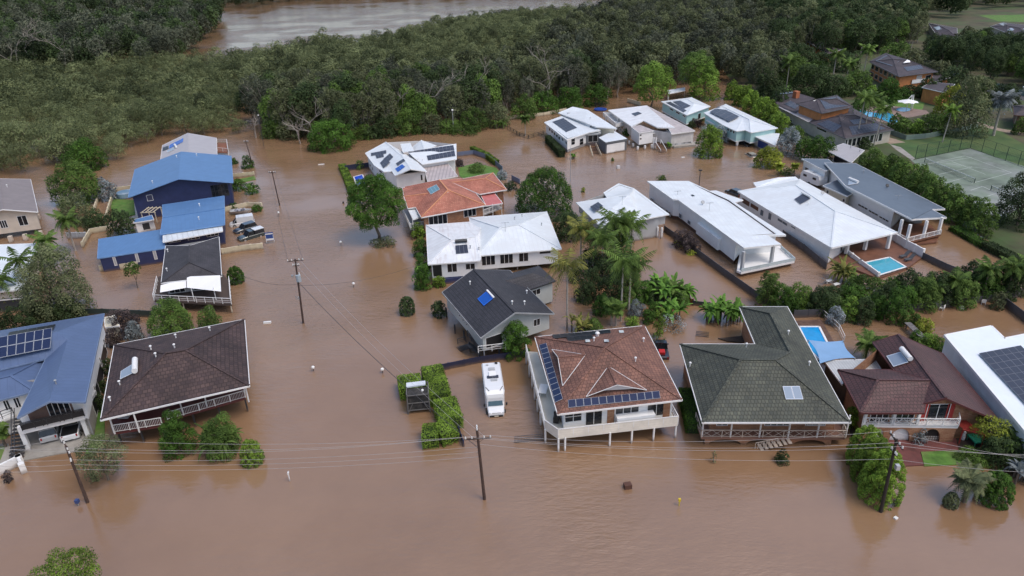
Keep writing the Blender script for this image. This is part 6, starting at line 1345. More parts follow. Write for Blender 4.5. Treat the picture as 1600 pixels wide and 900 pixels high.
banana(1310, 440, 42, 'upright travellers palm beside the turquoise pool wall', kind='palmy', n=30, ht=2.6, L=2.6, wid=.5, name='travellers_palm'); banana(1332, 446, 26, 'smaller strap leaved palm beside the travellers palm', kind='palm', n=20, ht=1.8, L=1.8)
banana(1200,470,30,'strap leaved clump at the left end of the garden row',kind='palm',n=24,ht=2.6,L=1.8)
shrub('silver', 1305, 506, 478, 26, 'pale flowering grey shrub above the bright blue pool'); palm(1352, 560, 528, 'low golden cane palm by the blue shade sail', L=2.2, shaft=False, n=22, kind='palm')
shrub('mid', 1410, 508, 484, 18, 'leafy shrub at the head of the garden bench'); shrub('yellow', 1443, 520, 498, 24, 'pale yellow green flowering shrub by the garden bench'); shrub('lime', 1450, 540, 522, 26, 'bright shrub behind the maroon roof'); shrub('deep', 1432, 530, 516, 18, 'small clipped shrub behind the maroon roof'); shrub('lime', 1467, 546, 530, 26, 'bright shrub nearest the flat white roof'); shrub('deep',1428,506,490,20,'dark shrub beside the fence return'); shrub('mid',1440,540,528,24,'mid green shrub in the strip behind the maroon roof')
# clipped row beside the tennis court
for x, y, t, w in ((1362,272,232,50),(1385,284,240,52),(1408,298,246,50),(1430,312,256,50),(1452,326,266,48),(1474,334,282,42),(1492,346,292,46),(1512,352,300,40),(1530,366,306,44)):
    tree('mid', x, y, t, w, 'domed tree in the long clipped row between the grey roof and the tennis court', cb=.02, ncl=26, cr=.3, k=1.9, group='clipped tree row beside the tennis court', zb=.1)
hedge([(1540,388),(1600,418),(1650,440)], 2.0, 1.2, 'low dark strip of planting along the court fence at the right', kind='dark', zb=0, leaf=.3)
hedge([(1490,360),(1540,388)], 2.0, .9, 'low ivy strip along the fence below the clipped row', kind='deep', zb=0, leaf=.3)
# far street
shrub('hedge', 1108, 244, 192, 46, 'leaning oval green bush between the stained roof and the aqua house', ncl=26, cr=.3, k=1.9); shrub('silver', 1122, 222, 197, 28, 'soft silver bush under the aqua house'); shrub('purple',1085,198,185,22,'dusky shrub between the aqua and white houses'); shrub('dark',1078,200,190,16,'small dark shrub below the left aqua house')
tree('yellow', 1198, 260, 227, 46, 'yellow green bush beside the flooded driveway', cb=.02, ncl=22, cr=.33, k=2); tree('silver', 1231, 240, 200, 38, 'silvery blue tree beside the blue garage', cb=.08, ncl=20, cr=.3, k=1.6, zb=.3)
for x, y, t, w in ((1145,155,128,30),(1160,165,130,32),(1174,178,138,32),(1188,188,146,32),(1202,198,152,32),(1214,212,172,34)): tree('hedge', x, y, t, w, 'bright green bush in the steep row behind the aqua houses', cb=.02, ncl=20, cr=.33, k=1.8, group='bright row behind the aqua houses')
tree('lime', 1018, 172, 96, 64, 'tall lime green tree with drooping foliage behind the stained roof', cb=.12, ncl=34, cr=.26, k=1.5, flat=1.1); tree('lime', 1100, 155, 92, 52, 'lime green tree left behind the aqua houses', cb=.1, ncl=28, cr=.26, k=1.4); tree('mid', 1085, 150, 78, 60, 'tall mid green tree behind the white shelter', cb=.2, ncl=26, cr=.27)
tree('dark', 1193, 168, 97, 38, 'dark pointed conifer behind the aqua houses', cb=.03, ncl=24, cr=.38, k=2.0, flat=1.2); banana(782, 200, 34, 'bright palm clump at the end of the cream wall', kind='palm', n=36, ht=2.6, L=2.2, wid=.4, name='palm_clump'); palm(821, 212, 185, 'small pandanus inside the dark fence corner', L=1.7, n=18)
tree('deep', 520, 232, 182, 78, 'rounded bright edged tree at the corner of the wood', cb=.03, ncl=28, cr=.3, k=1.8); shrub('mid',566,216,196,36,'low shrub at the water line of the wood',); shrub('mid',725,208,192,50,'low bright scrub at the water line by the lamp')
for x, y, t, w in ((605,212,180,44),(640,208,170,48),(675,206,176,44),(585,216,196,30),(700,206,186,40),(740,203,170,44),(775,196,160,44),(850,176,140,44),(820,184,148,44),(890,170,135,44),(930,164,130,44),(455,216,190,40),(428,214,186,40)): shrub(('mid','dark','deep','olive')[x % 4], x, y, t, w, 'leafy shrub in the skirt of the flooded wood', group='shrubs along the skirt of the wood', ncl=14)
for x, y, t, l, nm in ((1255,262,247,'low green shrub left of the twin palms','s'),): shrub('mid', 1226, 272, 262, 28, l)
palm(1216, 276, 256, 'left of two small round headed palms by the caravan house', L=1.1, kind='yellow', shaft=False, n=20, leafL=.5); palm(1240, 276, 256, 'right of two small round headed palms by the caravan house', L=1.1, kind='yellow', shaft=False, n=20, leafL=.5)
for x, y, t, w, kd, l in ((1258,245,215,34,'deep','green bush behind the silvery tree'),(1280,250,212,40,'deep','large green bush beside the cream clubhouse wall'),(1240,215,195,30,'mid','bush at the corner of the clubhouse verandah'),(1212,152,118,30,'dark','dark tree left of the clubhouse'),(1297,212,200,18,'mid','small bush against the clubhouse wall'),(1350,232,214,22,'dark','bush at the feet of the four palms')): tree(kd, x, y, t, w, l, cb=.03, ncl=16, zb=GZ)
hedge([(535,262),(545,285),(551,302)], 1.8, 1.0, 'leafy hedge left of the vivid blue pool', leaf=.28)
hedge([(738,236),(760,246),(776,258)], 1.3, 1.3, 'green hedge following the curved fence', leaf=.28, kind='hedge'); shrub('mid', 745, 268, 256, 28, 'garden shrub inside the curved fence'); shrub('purple',718,260,248,12,'dusky shrub at the white house corner'); shrub('hedge',693,282,270,20,'round shrub poking over the corrugated patio roof'); shrub('silver',785,280,266,16,'thin twiggy shrub beside the terracotta roof'); shrub('dark',797,296,285,24,'dark shrub in the yard behind the big round tree')
shrub('yellow',911,300,292,7,'small yellowish bush top in open water'); shrub('mid',1033,286,274,16,'shrub behind the long white roof'); shrub('mid', 957, 251.5, 249, 5, 'tiny bush in the street water'); hedge([(856,222),(878,246)], 1.6, 1.9, 'dark hedge along the side of the split level white house', kind='dark', leaf=.3); banana(896,248,16,'small tropical plants before the split level house',n=12,ht=1.6,L=1.0); banana(1046,232,9,'small potted palm by the patterned screen',n=8,ht=1.6,L=.9); shrub('deep',978,212,200,12,'green shrub between the two white houses')
for x, y, t, w, l in ((388,262,244,18,'small tree by the flooded street at the left houses'),(350,262,248,14,'clipped shrub left of the small street tree'),(366,256,247,12,'rounded garden shrub behind the small street tree'),(372,296,280,26,'green bush over the garden bench'),(354,298,284,22,'green bush beside the navy house corner'),(395,302,286,20,'green bush at the end of the cream wall'),(402,330,320,16,'low bush at the end of the second cream wall'),(365,328,318,14,'small bush on the second cream wall')): shrub('deep', x, y, t, w, l)
# front gardens
c_ = b4 = zoom(580,540,5.293)
hedge([b4(235,400),b4(420,370)], 3.2, 1.7, 'clipped hedge block left of the netted play tower', leaf=.2)
hedge([b4(505,265),b4(545,390),b4(575,500)], 2.6, 1.9, 'long clipped hedge right of the netted play tower', leaf=.2)
hedge([b4(610,520),b4(650,650),b4(670,700)], 2.7, 1.6, 'upright arm of the clipped hedge corner by the motorhome', leaf=.2)
hedge([b4(430,800),b4(560,790),b4(690,745)], 2.6, 1.6, 'foot of the clipped hedge corner by the power pole', leaf=.2)
hedge([(1070,622),(1083,678)], 1.6, 1.5, 'dark narrow hedge between the brown and the grey green roofed houses', kind='deep', leaf=.18); shrub('hedge', 1334, 668, 630, 28, 'bright green bush left of the white balcony', k=2.2)
tree('hedge', 1360, 750, 684, 64, 'middle of the big rounded bush by the red drive', cb=.02, ncl=95, cr=.28, k=2.4, cap=18000); tree('hedge', 1348, 724, 664, 54, 'rear half of the big rounded bush by the red drive', cb=.02, ncl=95, cr=.3, k=2.2, cap=16000); tree('hedge', 1372, 778, 700, 64, 'front half of the big rounded bush, beside the power pole', cb=.02, ncl=95, cr=.28, k=2.2, cap=18000)
palm(1506, 784, 742, 'grey green cycad standing in the water at the lower right', L=1.9, shaft=False, n=34, kind='olive', leafL=.55, tr=.22, name='cycad'); shrub('deep', 1550, 782, 738, 50, 'clipped dark ball shrub with a yellow tinged top', k=2.8, ncl=95, cr=.34, flat=1.0)
shrub('olive', 1484, 790, 770, 22, 'small yellowish dome shrub beside the cycad', k=2.6, ncl=70); shrub('dark', 1222, 722, 707, 22, 'dark little shrub before the brick arches'); shrub('olive',1114,722,700,10,'thin weedy shrub at the left brick pier',k=.5)
tree('yellow', 1540, 700, 655, 56, 'yellow green creeper spread over the red pergola', cb=.35, ncl=22, cr=.28, k=1.1)
banana(1575, 708, 60, 'dark broad leaved tropical clump at the right edge', kind='palm', n=40, ht=3.2, L=2.0, wid=.45); shrub('dark', 1560, 722, 680, 60, 'dark bush beneath the tropical clump', ncl=20); banana(1592, 752, 40, 'grey green broad leaved plants at the right edge by the water', kind='silver', n=26, ht=2.2, L=1.5, wid=.35); shrub('mid', 1520, 720, 702, 50, 'low leafy planting between the lawn and the pergola', ncl=16); shrub('silver',1435,692,668,20,'thin grey shrub by the garage arches',k=1.0); shrub('dark',1595,700,650,50,'dark tree at the right edge behind the tropical clump',ncl=20)
for x, y, t, w in ((172,585,560,18),(166,612,590,18),(160,640,612,22),(168,650,628,12)): shrub('dark', x, y, t, w, 'dark shrub in the narrow gap beside the chocolate roof', group='shrubs in the gap beside the chocolate roof')
palm(10, 700, 668, 'spiky grass plant beside the entry stair at the left edge', L=1.0, shaft=False); shrub('purple', 14, 752, 736, 14, 'dark red spiky plant below the white name wall')
# resort trees
for i, (x, y, t, l) in enumerate(((1336,226,150,'leftmost of four palms by the resort lagoon pool'),(1347,219,152,'second from left of four palms by the resort lagoon pool'),(1356,216,156,'third from left of four palms by the resort lagoon pool'),(1364,230,168,'rightmost of four palms by the resort lagoon pool'))): palm(x, y, t, l, L=3.6, zb=GZ, lean=(.03,.02,.03,.10)[i], leafL=1.1, tr=.16)
palm(1472, 222, 170, 'slender lone palm on the lawn by the tennis fence', L=2.8, zb=GZ, kind='lime', lean=.06); palm(1552, 212, 152, 'silver headed bismarck palm on the court lawn', L=4.2, zb=GZ, kind='silver', n=28, tr=.3, leafL=1.5)
for x, y, t, l in ((1227,148,92,'pale trunked palm standing on the small bright lawn'),(1300,130,82,'tall palm left of the orange hotel'),(1348,122,74,'palm against the hotel roof'),(1322,128,96,'short palm between hotel and clubhouse')): palm(x, y, t, l, L=4.2, zb=GZ, leafL=1.3, tr=.2)
for kd, x, y, t, w, l in (('olive',1505,212,102,66,'tall dark grey tree right of the small orange hotel block'),('yellow',1478,190,128,50,'yellow green tree in front of the small orange hotel block'),('dark',1262,150,98,64,'broad dark tree behind the clubhouse chimney'),('dark',1300,152,112,50,'broad dark tree behind the clubhouse roof'),('mid',1232,128,78,70,'large olive domed tree left above the clubhouse'),('mid',1335,148,108,52,'leafy tree between the clubhouse and the hotel'),('deep',1385,160,118,40,'green tree below the orange hotel wall'),('lime',1361,152,132,22,'small lime green tree behind the lagoon pool'),
  ('deep',1408,152,136,36,'shrub at the foot of the orange hotel wall'),('mid',1412,206,184,32,'shrub right of the lagoon pool'),('lime',1432,208,184,22,'bright conical shrub right of the lagoon pool'),('mid',1455,208,176,46,'grey green shrubbery by the court fence'),('dark',1425,150,132,44,'dark hedge bush left of the small orange block'),('mid',1313,148,136,18,'round clipped bush behind the clubhouse roof'),('dark',1590,352,258,76,'large dark tree at the right edge by the courts'),('mid',1594,210,180,26,'feathery tree at the right edge by the timber posted house'),('mid',1373,76,46,34,'tall yellowish tree behind the hotel'),('olive',1340,82,54,40,'olive tree behind the hotel roof'),('mid',1300,88,64,50,'bushy tree left of the hotel'),('dark',1280,105,80,50,'dark tree above the clubhouse'),('dark',1215,175,130,30,'dark tree beside the bright steep row'),('mid',1382,208,200,24,'low bush by the lagoon pool edge'),('dark',1445,152,120,30,'dark slender tree between the two hotel blocks')):
    tree(kd, x, y, t, w, l, cb=.06, ncl=26, cr=.3, k=1.6, zb=GZ, nl=5)
# bare pale limbs standing out of the wood
def dead(x, y, ty, label, seed):
    B = W(x, y); hh = Hof(x, y, ty); r = np.random.default_rng(seed); mb = MB()
    def limb(p, d, L, rad, dep):
        q = p+d*L*.5+r.normal(size=3)*L*.05; e = p+d*L+r.normal(size=3)*L*.08; mb.tube([p, q, e], [rad, rad*.8, rad*.6], 6)
        if dep:
            for _ in range(3): nd = d+r.normal(size=3)*.55; nd[2] = abs(nd[2])*.8+.1; nd /= np.linalg.norm(nd); limb(e if _ else q, nd, L*.62, rad*.55, dep-1)
    limb(np.zeros(3)-[0,0,.6], np.array([.05,0,1.0]), hh*.42, .26, 4); o = mb.build('dead_tree', mat('bleached_wood', (.36,.32,.28), .85, var=.2)); o.location = tuple(B); tag(o, label, 'tree')
dead(488, 222, 140, 'bare bleached tree at the dark corner of the wood', 3); dead(470, 224, 168, 'low bleached limbs beside the bare tree at the corner of the wood', 8); dead(680, 196, 92, 'bleached branches rising from the middle of the wood', 5); dead(855,172,48,'tall bare branched tree standing out of the far wood',12); dead(30,122,12,'third pale bare tree in the grey wood at the left edge',21); dead(150,112,36,'pale bare limbs in the grey wood above the mangroves',23); dead(620,200,118,'pale forked trunk in the middle of the wood',25); dead(745,190,80,'grey bare trunk rising over the wood near the lamp',27); dead(400,215,170,'thin bare tree at the left corner of the wood',29); dead(60,120,20,'pale bare tree in the grey wood at the left',14); dead(110,118,30,'second pale bare tree in the grey wood at the left',15)

for kd, x, y, t, w, l in (('dark',1245,108,66,60,'broad dark tree above the olive domed one near the clubhouse'),('dark',1320,112,78,46,'dark tree between the clubhouse palms and the hotel'),('mid',1276,128,94,44,'mid green tree just behind the clubhouse chimney'),('olive',1462,128,92,40,'olive tree filling the gap right of the orange hotel'),('dark',1490,140,100,50,'dark tree beside the road behind the tall grey one'),('mid',1532,152,118,44,'mid green tree beside the road fence'),
  ('dark',1568,165,128,46,'dark tree beside the road near the right edge'),('olive',1425,108,74,44,'olive tree behind the far end of the hotel'),('mid',1395,96,62,44,'green tree directly behind the hotel ridge'),('deep',1340,178,152,26,'deep green bush behind the lagoon pool'),('mid',1400,200,178,30,'green bush between the lagoon pool and the slatted fence'),('dark',1205,150,112,40,'dark tree left of the small bright lawn'),('olive',1510,70,40,40,'olive tree between the two distant houses'),('dark',1536,64,44,24,'dark tree left of the corner house'),('mid',1220,120,84,46,'mid green tree behind the small bright lawn')):
    tree(kd, x, y, t, w, l, cb=.05, ncl=24, k=1.5, zb=GZ, nl=4)

for i, (kd, x, y, t, w) in enumerate((('deep',1236,486,456,36),('dark',1268,488,452,34),('mid',1302,490,462,34),('deep',1366,494,458,36),('dark',1382,478,444,40),('deep',1408,484,446,40),('mid',1436,476,440,36),('dark',1480,470,424,44),('deep',1536,466,418,44),('dark',1572,466,412,40),('deep',1330,470,446,44),('dark',1300,468,448,40),('deep',1396,458,436,44))):
    tree(kd, x, y, t, w, 'leafy bush filling the dense garden row between the pools', name='shrub', cat='shrub', cb=.03, ncl=18, k=1.8, group='bushes filling the garden row')
for kd, x, y, t, w, l in (('dark',915,470,440,34,'dark bush left of the largest king palm'),('deep',940,490,462,30,'green bush at the foot of the largest king palm'),('mid',925,520,498,34,'leafy bush beside the yellowish cane palm clump'),('deep',1005,470,436,34,'green bush right of the king palm thicket'),('mid',1062,480,455,26,'green bush right of the bananas'),('deep',1020,495,468,26,'green bush below the tall bananas'),('dark',900,440,412,26,'dark bush behind the lone king palm'),('deep',985,430,398,34,'green bush beneath the right king palm')):
    tree(kd, x, y, t, w, l, name='shrub', cat='shrub', cb=.03, ncl=18, k=1.8)
banana(1062, 470, 40, 'banana plants at the right of the tall clump', n=36, ht=2.8); banana(1148, 500, 36, 'banana plants touching the rear corner of the grey green roof', n=30, ht=2.6); banana(1112, 500, 34, 'banana plants left of the grey green roof corner', n=30, ht=2.4)
# ---------------------------------------------------------------- vehicles, poles, fences and small things
pit = bpy.data.objects
def car(bx, by, L, Wd, Hh, head, paint, label, style='suv', z=-.45, name='car', cat='car', extra=None):
    """head: photo pixel the nose points towards"""
    B = W(bx, by, max(z,0)); B[2] = z; T = W(*head, max(z,0)); a = math.atan2(T[1]-B[1], T[0]-B[0]); root = empty(name, B, label, cat, None, a)
    w = Wd/2; mb = MB()
    def sec(x, z0, z1, ww): return [(x,-ww,z0),(x,ww,z0),(x,ww,z1),(x,-ww,z1)]
    prof = [(-L/2,.35,.85,w*.9),(-L/2+.12,.3,.98,w*.98),(-L*.2,.28,1.0,w),(L*.18,.28,1.0,w),(L*.36,.28,.93,w*.97),(L*.46,.3,.82,w*.9),(L/2,.38,.68,w*.75)]
    def loft(pr, m, nm, par):
        mb = MB(); V = []
        for x, z0, z1, ww in pr: V += [(x,-ww,z0),(x,ww,z0),(x,ww,z1-.08),(x,ww*.93,z1),(x,-ww*.93,z1),(x,-ww,z1-.08)]
        n = len(pr); F = []
        for i in range(n-1):
            for j in range(6): F.append((i*6+j,i*6+(j+1)%6,(i+1)*6+(j+1)%6,(i+1)*6+j))
        F += [tuple(range(5,-1,-1)), tuple(range((n-1)*6,n*6))]; mb.add(V, F); o = mb.build(nm, m, par); o.data.polygons.foreach_set('use_smooth',[False]*len(F)); return o
    body = loft(prof, paint, 'body', root)
    t = Hh; cab = dict(suv=(-L*.46,-L*.40,L*.06,L*.22), ute=(-L*.10,-L*.06,L*.08,L*.23), van=(-L*.48,-L*.46,L*.20,L*.36))[style]; x0, x1, x2, x3 = cab
    loft([(x0,.95,1.02,w*.92),(x1,.95,t-.03,w*.80),(x2,.95,t-.02,w*.80),(x3,.9,.98,w*.90)], glass, 'windows', root)
    mb = MB(); mb.prism([(x1-.03,-w*.80),(x2+.03,-w*.80),(x2+.03,w*.80),(x1-.03,w*.80)], t-.05, t+.02)
    for sx in (x1, (x1+x2)/2, x2):
        for sy in (-1,1): mb.bar((sx,sy*w*.81,t-.03),(sx+(.0 if sx<x2 else (x3-x2)*.9),sy*w*.92,.98),.07,.04)
    mb.build('roof', paint, root)
    for sx in (-L*.31, L*.31):
        for sy in (-1,1):
            mb = MB(); mb.tube([(sx,sy*(w-.2),.36),(sx,sy*(w+.02),.36)], .36, 16); wh = mb.build('wheel', rubber, root); mb = MB(); mb.tube([(sx,sy*(w-.1),.36),(sx,sy*(w+.035),.36)], .2, 12); mb.build('rim', steel, wh)
    for sy in (-1,1):
        mb = MB(); mb.box((L*.475,sy*w*.62,.66),(.12,.38,.16)); mb.build('headlight', mat('lamp_glass',(.6,.62,.65),.1), root)
        mb = MB(); mb.box((-L*.497,sy*w*.75,.78),(.06,.16,.3)); mb.build('tail_light', mat('tail_lamp_red',(.3,.01,.01),.2), root)
        mb = MB(); mb.box((x3-.35,sy*(w+.09),1.02),(.12,.2,.14)); mb.build('mirror', paint, root)
    if extra: extra(root, L, w, t)
    return root
pw = mat('white_car_paint', (.75,.76,.77), .25, coat=1, var=.02); pg = mat('dark_green_grey_car_paint', (.03,.045,.045), .25, coat=1, var=.05); pb = mat('dark_blue_grey_car_paint', (.03,.04,.06), .25, coat=1, var=.05); ps = mat('silver_car_paint', (.42,.43,.44), .3, coat=1); pk = mat('black_car_paint', (.012,.013,.016), .25, coat=1)
f5c = zoom(0,560,4.5)
car(*f5c(368,520), 4.7, 1.9, 1.7, f5c(405,300), ps, 'silver hatchback parked nose in on the left of the open carport', z=.14)
def tray(root, L, w, t):
    mb = MB(); mb.prism([(-L*.49,-w*.86),(-L*.12,-w*.86),(-L*.12,w*.86),(-L*.49,w*.86)], 1.0, 1.03); mb.build('tray_cover', black, root)
car(*f5c(518,500), 5.2, 1.95, 1.8, f5c(560,280), pw, 'white utility with an open black tray, on the right of the open carport', style='ute', z=.14, extra=tray, name='utility', cat='utility')
def canopy(root, L, w, t):
    mb = MB(); V0 = [(-L*.49,-w*.9),(-L*.11,-w*.9),(-L*.11,w*.9),(-L*.49,w*.9)]; mb.prism(V0, .98, t-.02); mb.build('canopy_side', glass, root); mb = MB(); mb.prism([(x*1.01,y*.98) for x,y in V0], t-.02, t+.08); mb.build('canopy_roof', pw, root)
car(*f3(312,755), 5.2, 1.95, 1.8, f3(190,790), pg, 'dark utility with a white canopy roof, parked nearest the cream front wall', style='ute', extra=canopy, name='utility', cat='utility', z=-.3)
car(*f3(270,700), 4.8, 1.9, 1.75, f3(150,735), pb, 'dark blue grey wagon between the white canopied utility and the white camper', z=-.3)
def camper(root, L, w, t):
    mb = MB(); mb.prism([(-L*.45,-w*.95),(L*.2,-w*.95),(L*.2,w*.95),(-L*.45,w*.95)], 1.0, 2.15); mb.build('camper_box', pw, root); mb = MB()
    for x in (-.6,.5): mb.bar((x,-w*.97,2.18),(x,w*.97,2.18),.06,.06)
    mb.build('roof_rack', steel, root)
car(*f3(245,652), 5.0, 2.0, 1.85, f3(120,670), pw, 'white camper wagon with a roof rack behind the two dark vehicles', style='van', extra=camper, z=-.3)
car(1032, 547, 5.0, 1.9, 1.8, (1026,515), pk, 'black utility with red gear in its tray behind the brown tiled house', style='ute', name='utility', cat='utility', z=-.5,
    extra=lambda root,L,w,t: (MB().box, [None]) and [m_.build('tray_load', mat('red_gear',(.5,.02,.02),.5), root) for m_ in [(lambda q: (q.box((-L*.3,0,1.1),(.9,.8,.4)), q)[1])(MB())]])
car(1147, 303, 4.6, 1.85, 1.6, (1130,296), pk, 'dark car in front of the long white house at the far street', z=-.4); car(1163, 226, 4.5, 1.8, 1.6, (1180,232), pk, 'dark car parked under the stilted aqua house', z=-.5)
car(1173, 243, 4.4, 1.8, 1.5, (1160,236), mat('gold_car_paint',(.30,.26,.2),.35,coat=.6), 'tan sedan sunk beside the yellow green bush', z=-.75)
# motorhome
def motorhome():
    F = W(776, 652, 0); Bk = W(766, 575, .5); a = math.atan2(F[1]-Bk[1], F[0]-Bk[0]); L = 8.0; c = F-np.array([math.cos(a), math.sin(a), 0])*(L/2+.1); r = empty('motorhome', (c[0],c[1],-.5), 'long white motorhome standing in floodwater beside the cream deck', 'motorhome', None, a)
    w = 1.2; mb = MB(); V = []; pr = [(-L/2,.6,3.05,w*.97),(-L/2+.15,.55,3.15,w),(L*.18,.55,3.15,w),(L*.27,.55,3.1,w),(L*.33,.9,2.75,w*.9),(L*.345,1.5,2.35,w*.8)]
    for x, z0, z1, ww in pr: V += [(x,-ww,z0),(x,ww,z0),(x,ww,z1-.18),(x,ww*.88,z1),(x,-ww*.88,z1),(x,-ww,z1-.18)]
    n = len(pr); fs = [(i*6+j,i*6+(j+1)%6,(i+1)*6+(j+1)%6,(i+1)*6+j) for i in range(n-1) for j in range(6)]+[tuple(range(5,-1,-1)), tuple(range((n-1)*6,n*6))]; mb.add(V, fs); mb.build('body', pw, r)
    mb = MB(); V = []; pr = [(L*.2,.5,2.1,w*.84),(L*.30,.5,2.1,w*.84),(L*.385,.5,1.42,w*.84),(L*.47,.45,1.2,w*.8),(L*.5,.45,.95,w*.7)]
    for x, z0, z1, ww in pr: V += [(x,-ww,z0),(x,ww,z0),(x,ww,z1-.1),(x,ww*.9,z1),(x,-ww*.9,z1),(x,-ww,z1-.1)]
    n = len(pr); mb.add(V, [(i*6+j,i*6+(j+1)%6,(i+1)*6+(j+1)%6,(i+1)*6+j) for i in range(n-1) for j in range(6)]+[tuple(range(5,-1,-1)), tuple(range((n-1)*6,n*6))]); mb.build('cab', pw, r)
    mb = MB(); mb.face([(L*.312,-w*.68,2.08),(L*.388,-w*.74,1.46),(L*.388,w*.74,1.46),(L*.312,w*.68,2.08)]); o = mb.build('windscreen', mat('tinted_windscreen', (.03,.08,.11), .1), r); o.location = (.05,0,.05)
    mb = MB(); mb.box((L*.5,0,.62),(.16,w*1.3,.22)); mb.build('bumper', black, r); mb = MB(); mb.box((L*.492,0,.92),(.08,w*.9,.2)); mb.build('grille', black, r); mb = MB(); mb.box((L*.515,0,.66),(.03,.5,.12)); mb.build('number_plate', cream, r)
    for sy in (-1,1):
        mb = MB(); mb.box((L*.478,sy*w*.66,.98),(.3,.28,.2)); mb.build('headlight', MC['lamp_glass'], r); mb = MB(); mb.box((L*.37,sy*(w+.12),1.55),(.12,.22,.32)); mb.build('mirror', black, r)
        mb = MB(); mb.bar((L*.2,sy*w*.85,3.155),(L*.29,sy*w*.55,3.10),.08,.03); mb.build('roof_stripe', black, r)
        for x in (-L*.25, L*.38): mb = MB(); mb.tube([(x,sy*(w-.3),.38),(x,sy*(w-.02),.38)], .38, 14); mb.build('wheel', rubber, r)
        mb = MB(); [mb.box((x,sy*(w+.005),2.1),(1.0,.03,.5)) for x in (-2.6,-.6)]; mb.build('side_window', glass, r)
    for nm, x, y, sx, sy, m in (('roof_hatch',-2.3,-.0,.55,.8,greyp),('roof_hatch',-3.6,.65,.35,.35,black),('roof_hatch',.15,.1,.5,.8,greyp),('air_conditioner',-1.1,0,1.0,.85,white),('solar_panel',-.5,0,.5,1.4,pv_grey),('roof_vent',-3.3,-.5,.25,.3,greyp)):
        mb = MB(); mb.box((x,y,3.2),(sx,sy,.14 if nm != 'air_conditioner' else .26)); mb.build(nm, m, r)
motorhome()
def caravan():
    B = W(1270, 288, 0); T = W(1300,300,0); a = math.atan2(T[1]-B[1], T[0]-B[0]); r = empty('caravan', (B[0],B[1],.1), 'white caravan parked beside the garage of the dark grey roofed house', 'caravan', None, a); L, w = 6.0, 1.15; mb = MB()
    V = []; pr = [(-L/2,.6,1.9,w),(-L/2+.5,.45,2.6,w),(L/2-.4,.45,2.6,w),(L/2,.6,1.8,w)]
    for x, z0, z1, ww in pr: V += [(x,-ww,z0),(x,ww,z0),(x,ww,z1),(x,-ww,z1)]
    mb.add(V, [(i*4+j,i*4+(j+1)%4,(i+1)*4+(j+1)%4,(i+1)*4+j) for i in range(3) for j in range(4)]+[(3,2,1,0),(12,13,14,15)]); mb.build('body', pw, r)
    for x in (-1.6,1.4): mb = MB(); mb.box((x,-w-.01,1.75),(1.1,.04,.5)); mb.build('window', glass, r)
    mb = MB(); mb.box((-.2,0,2.68),(.7,.5,.16)); mb.build('roof_hatch', greyp, r)
    for sy in (-1,1): mb = MB(); mb.tube([(0,sy*(w-.2),.35),(0,sy*(w+.02),.35)], .33, 12); mb.build('wheel', rubber, r)
    mb = MB(); mb.bar((L/2,-.5,.5),(L/2+1.2,0,.5),.08,.1); mb.bar((L/2,.5,.5),(L/2+1.2,0,.5),.08,.1); mb.build('drawbar', steel, r)
caravan()
def boat():
    B = W(*f3(228,565), .2); r = empty('boat', (B[0],B[1],0), 'small grey dinghy on its trailer heaped with gear, behind the white camper', 'boat', None, .15); mb = MB(); pr = [(-2.2,.85,0),(-1,.9,0),(.8,.8,0),(1.8,.45,.15),(2.4,.05,.45)]; V = []
    for x, w, z in pr: V += [(x,-w,.9+z*.4),(x,-w*.5,.3+z),(x,w*.5,.3+z),(x,w,.9+z*.4),(x,w*.9,.85+z*.4),(x,w*.45,.42+z),(x,-w*.45,.42+z),(x,-w*.9,.85+z*.4)]
    mb.add(V, [(i*8+j,i*8+(j+1)%8,(i+1)*8+(j+1)%8,(i+1)*8+j) for i in range(4) for j in range(8)]+[tuple(range(7,-1,-1))]); mb.build('hull', ps, r); rr = np.random.default_rng(4); mb = MB()
    for k in range(9): mb.box((rr.uniform(-1.8,1),rr.uniform(-.5,.5),.95),(rr.uniform(.2,.6),.35,.3),rr.uniform(0,3))
    mb.build('gear', mat('mixed_gear', (.5,.5,.55), .6, c2=(.05,.05,.08), vs=3), r)
boat()
# ---- power poles and lines
woodp = mat('weathered_pole_wood', (.075,.045,.035), .85, var=.3, vs=3); wirem = mat('power_line', (.38,.36,.35), .5, var=.02); ceramic = mat('pale_insulator', (.7,.7,.68), .3)
wired = mat('dark_service_line', (.05,.045,.045), .6)
def pole(bx, by, tx, ty, arm, label, r=.17, arms=((.3,2.3,0),), lamp=False, name='power_pole', lean=None, m=woodp):
    """pole from the water at (bx,by) to its tip seen at (tx,ty); arms: (metres below tip, length, turn)"""
    B = W(bx, by); h = Hof(bx, by, ty); T = B.copy(); 
    d = ray(tx, ty); k = (h-CAM_H)/d[2]; T = CO+d*k; lx = T[0]-B[0]; T = np.array([B[0]+lx, B[1], h]); root = empty(name, B, label, 'power pole'); ax = (T-B)/np.linalg.norm(T-B)
    mb = MB(); mb.tube([-ax*1.0, ax*np.linalg.norm(T-B)*.5, T-B], [r, r*.85, r*.7], 10); mb.build('mast', m, root); ends = []
    for dn, L, tn in arms:
        c = (T-B)-ax*dn; a = arm+tn; dv = np.array([math.cos(a), math.sin(a), 0])*L/2; mb = MB(); mb.bar(c-dv, c+dv, .12, .13); mb.bar(c-dv*.5, c-ax*.5, .03, .03); mb.bar(c+dv*.5, c-ax*.5, .03, .03); am = mb.build('crossarm', m, root); row = []
        for q in (-.92,-.45,.45,.92): p = c+dv*q; mb = MB(); mb.cyl(p+[0,0,.06], .09, .22, 8, .06); row.append(B+p+[0,0,.28]); mb.build('insulator', ceramic, am)
        ends.append(row)
    return root, ends, B, T
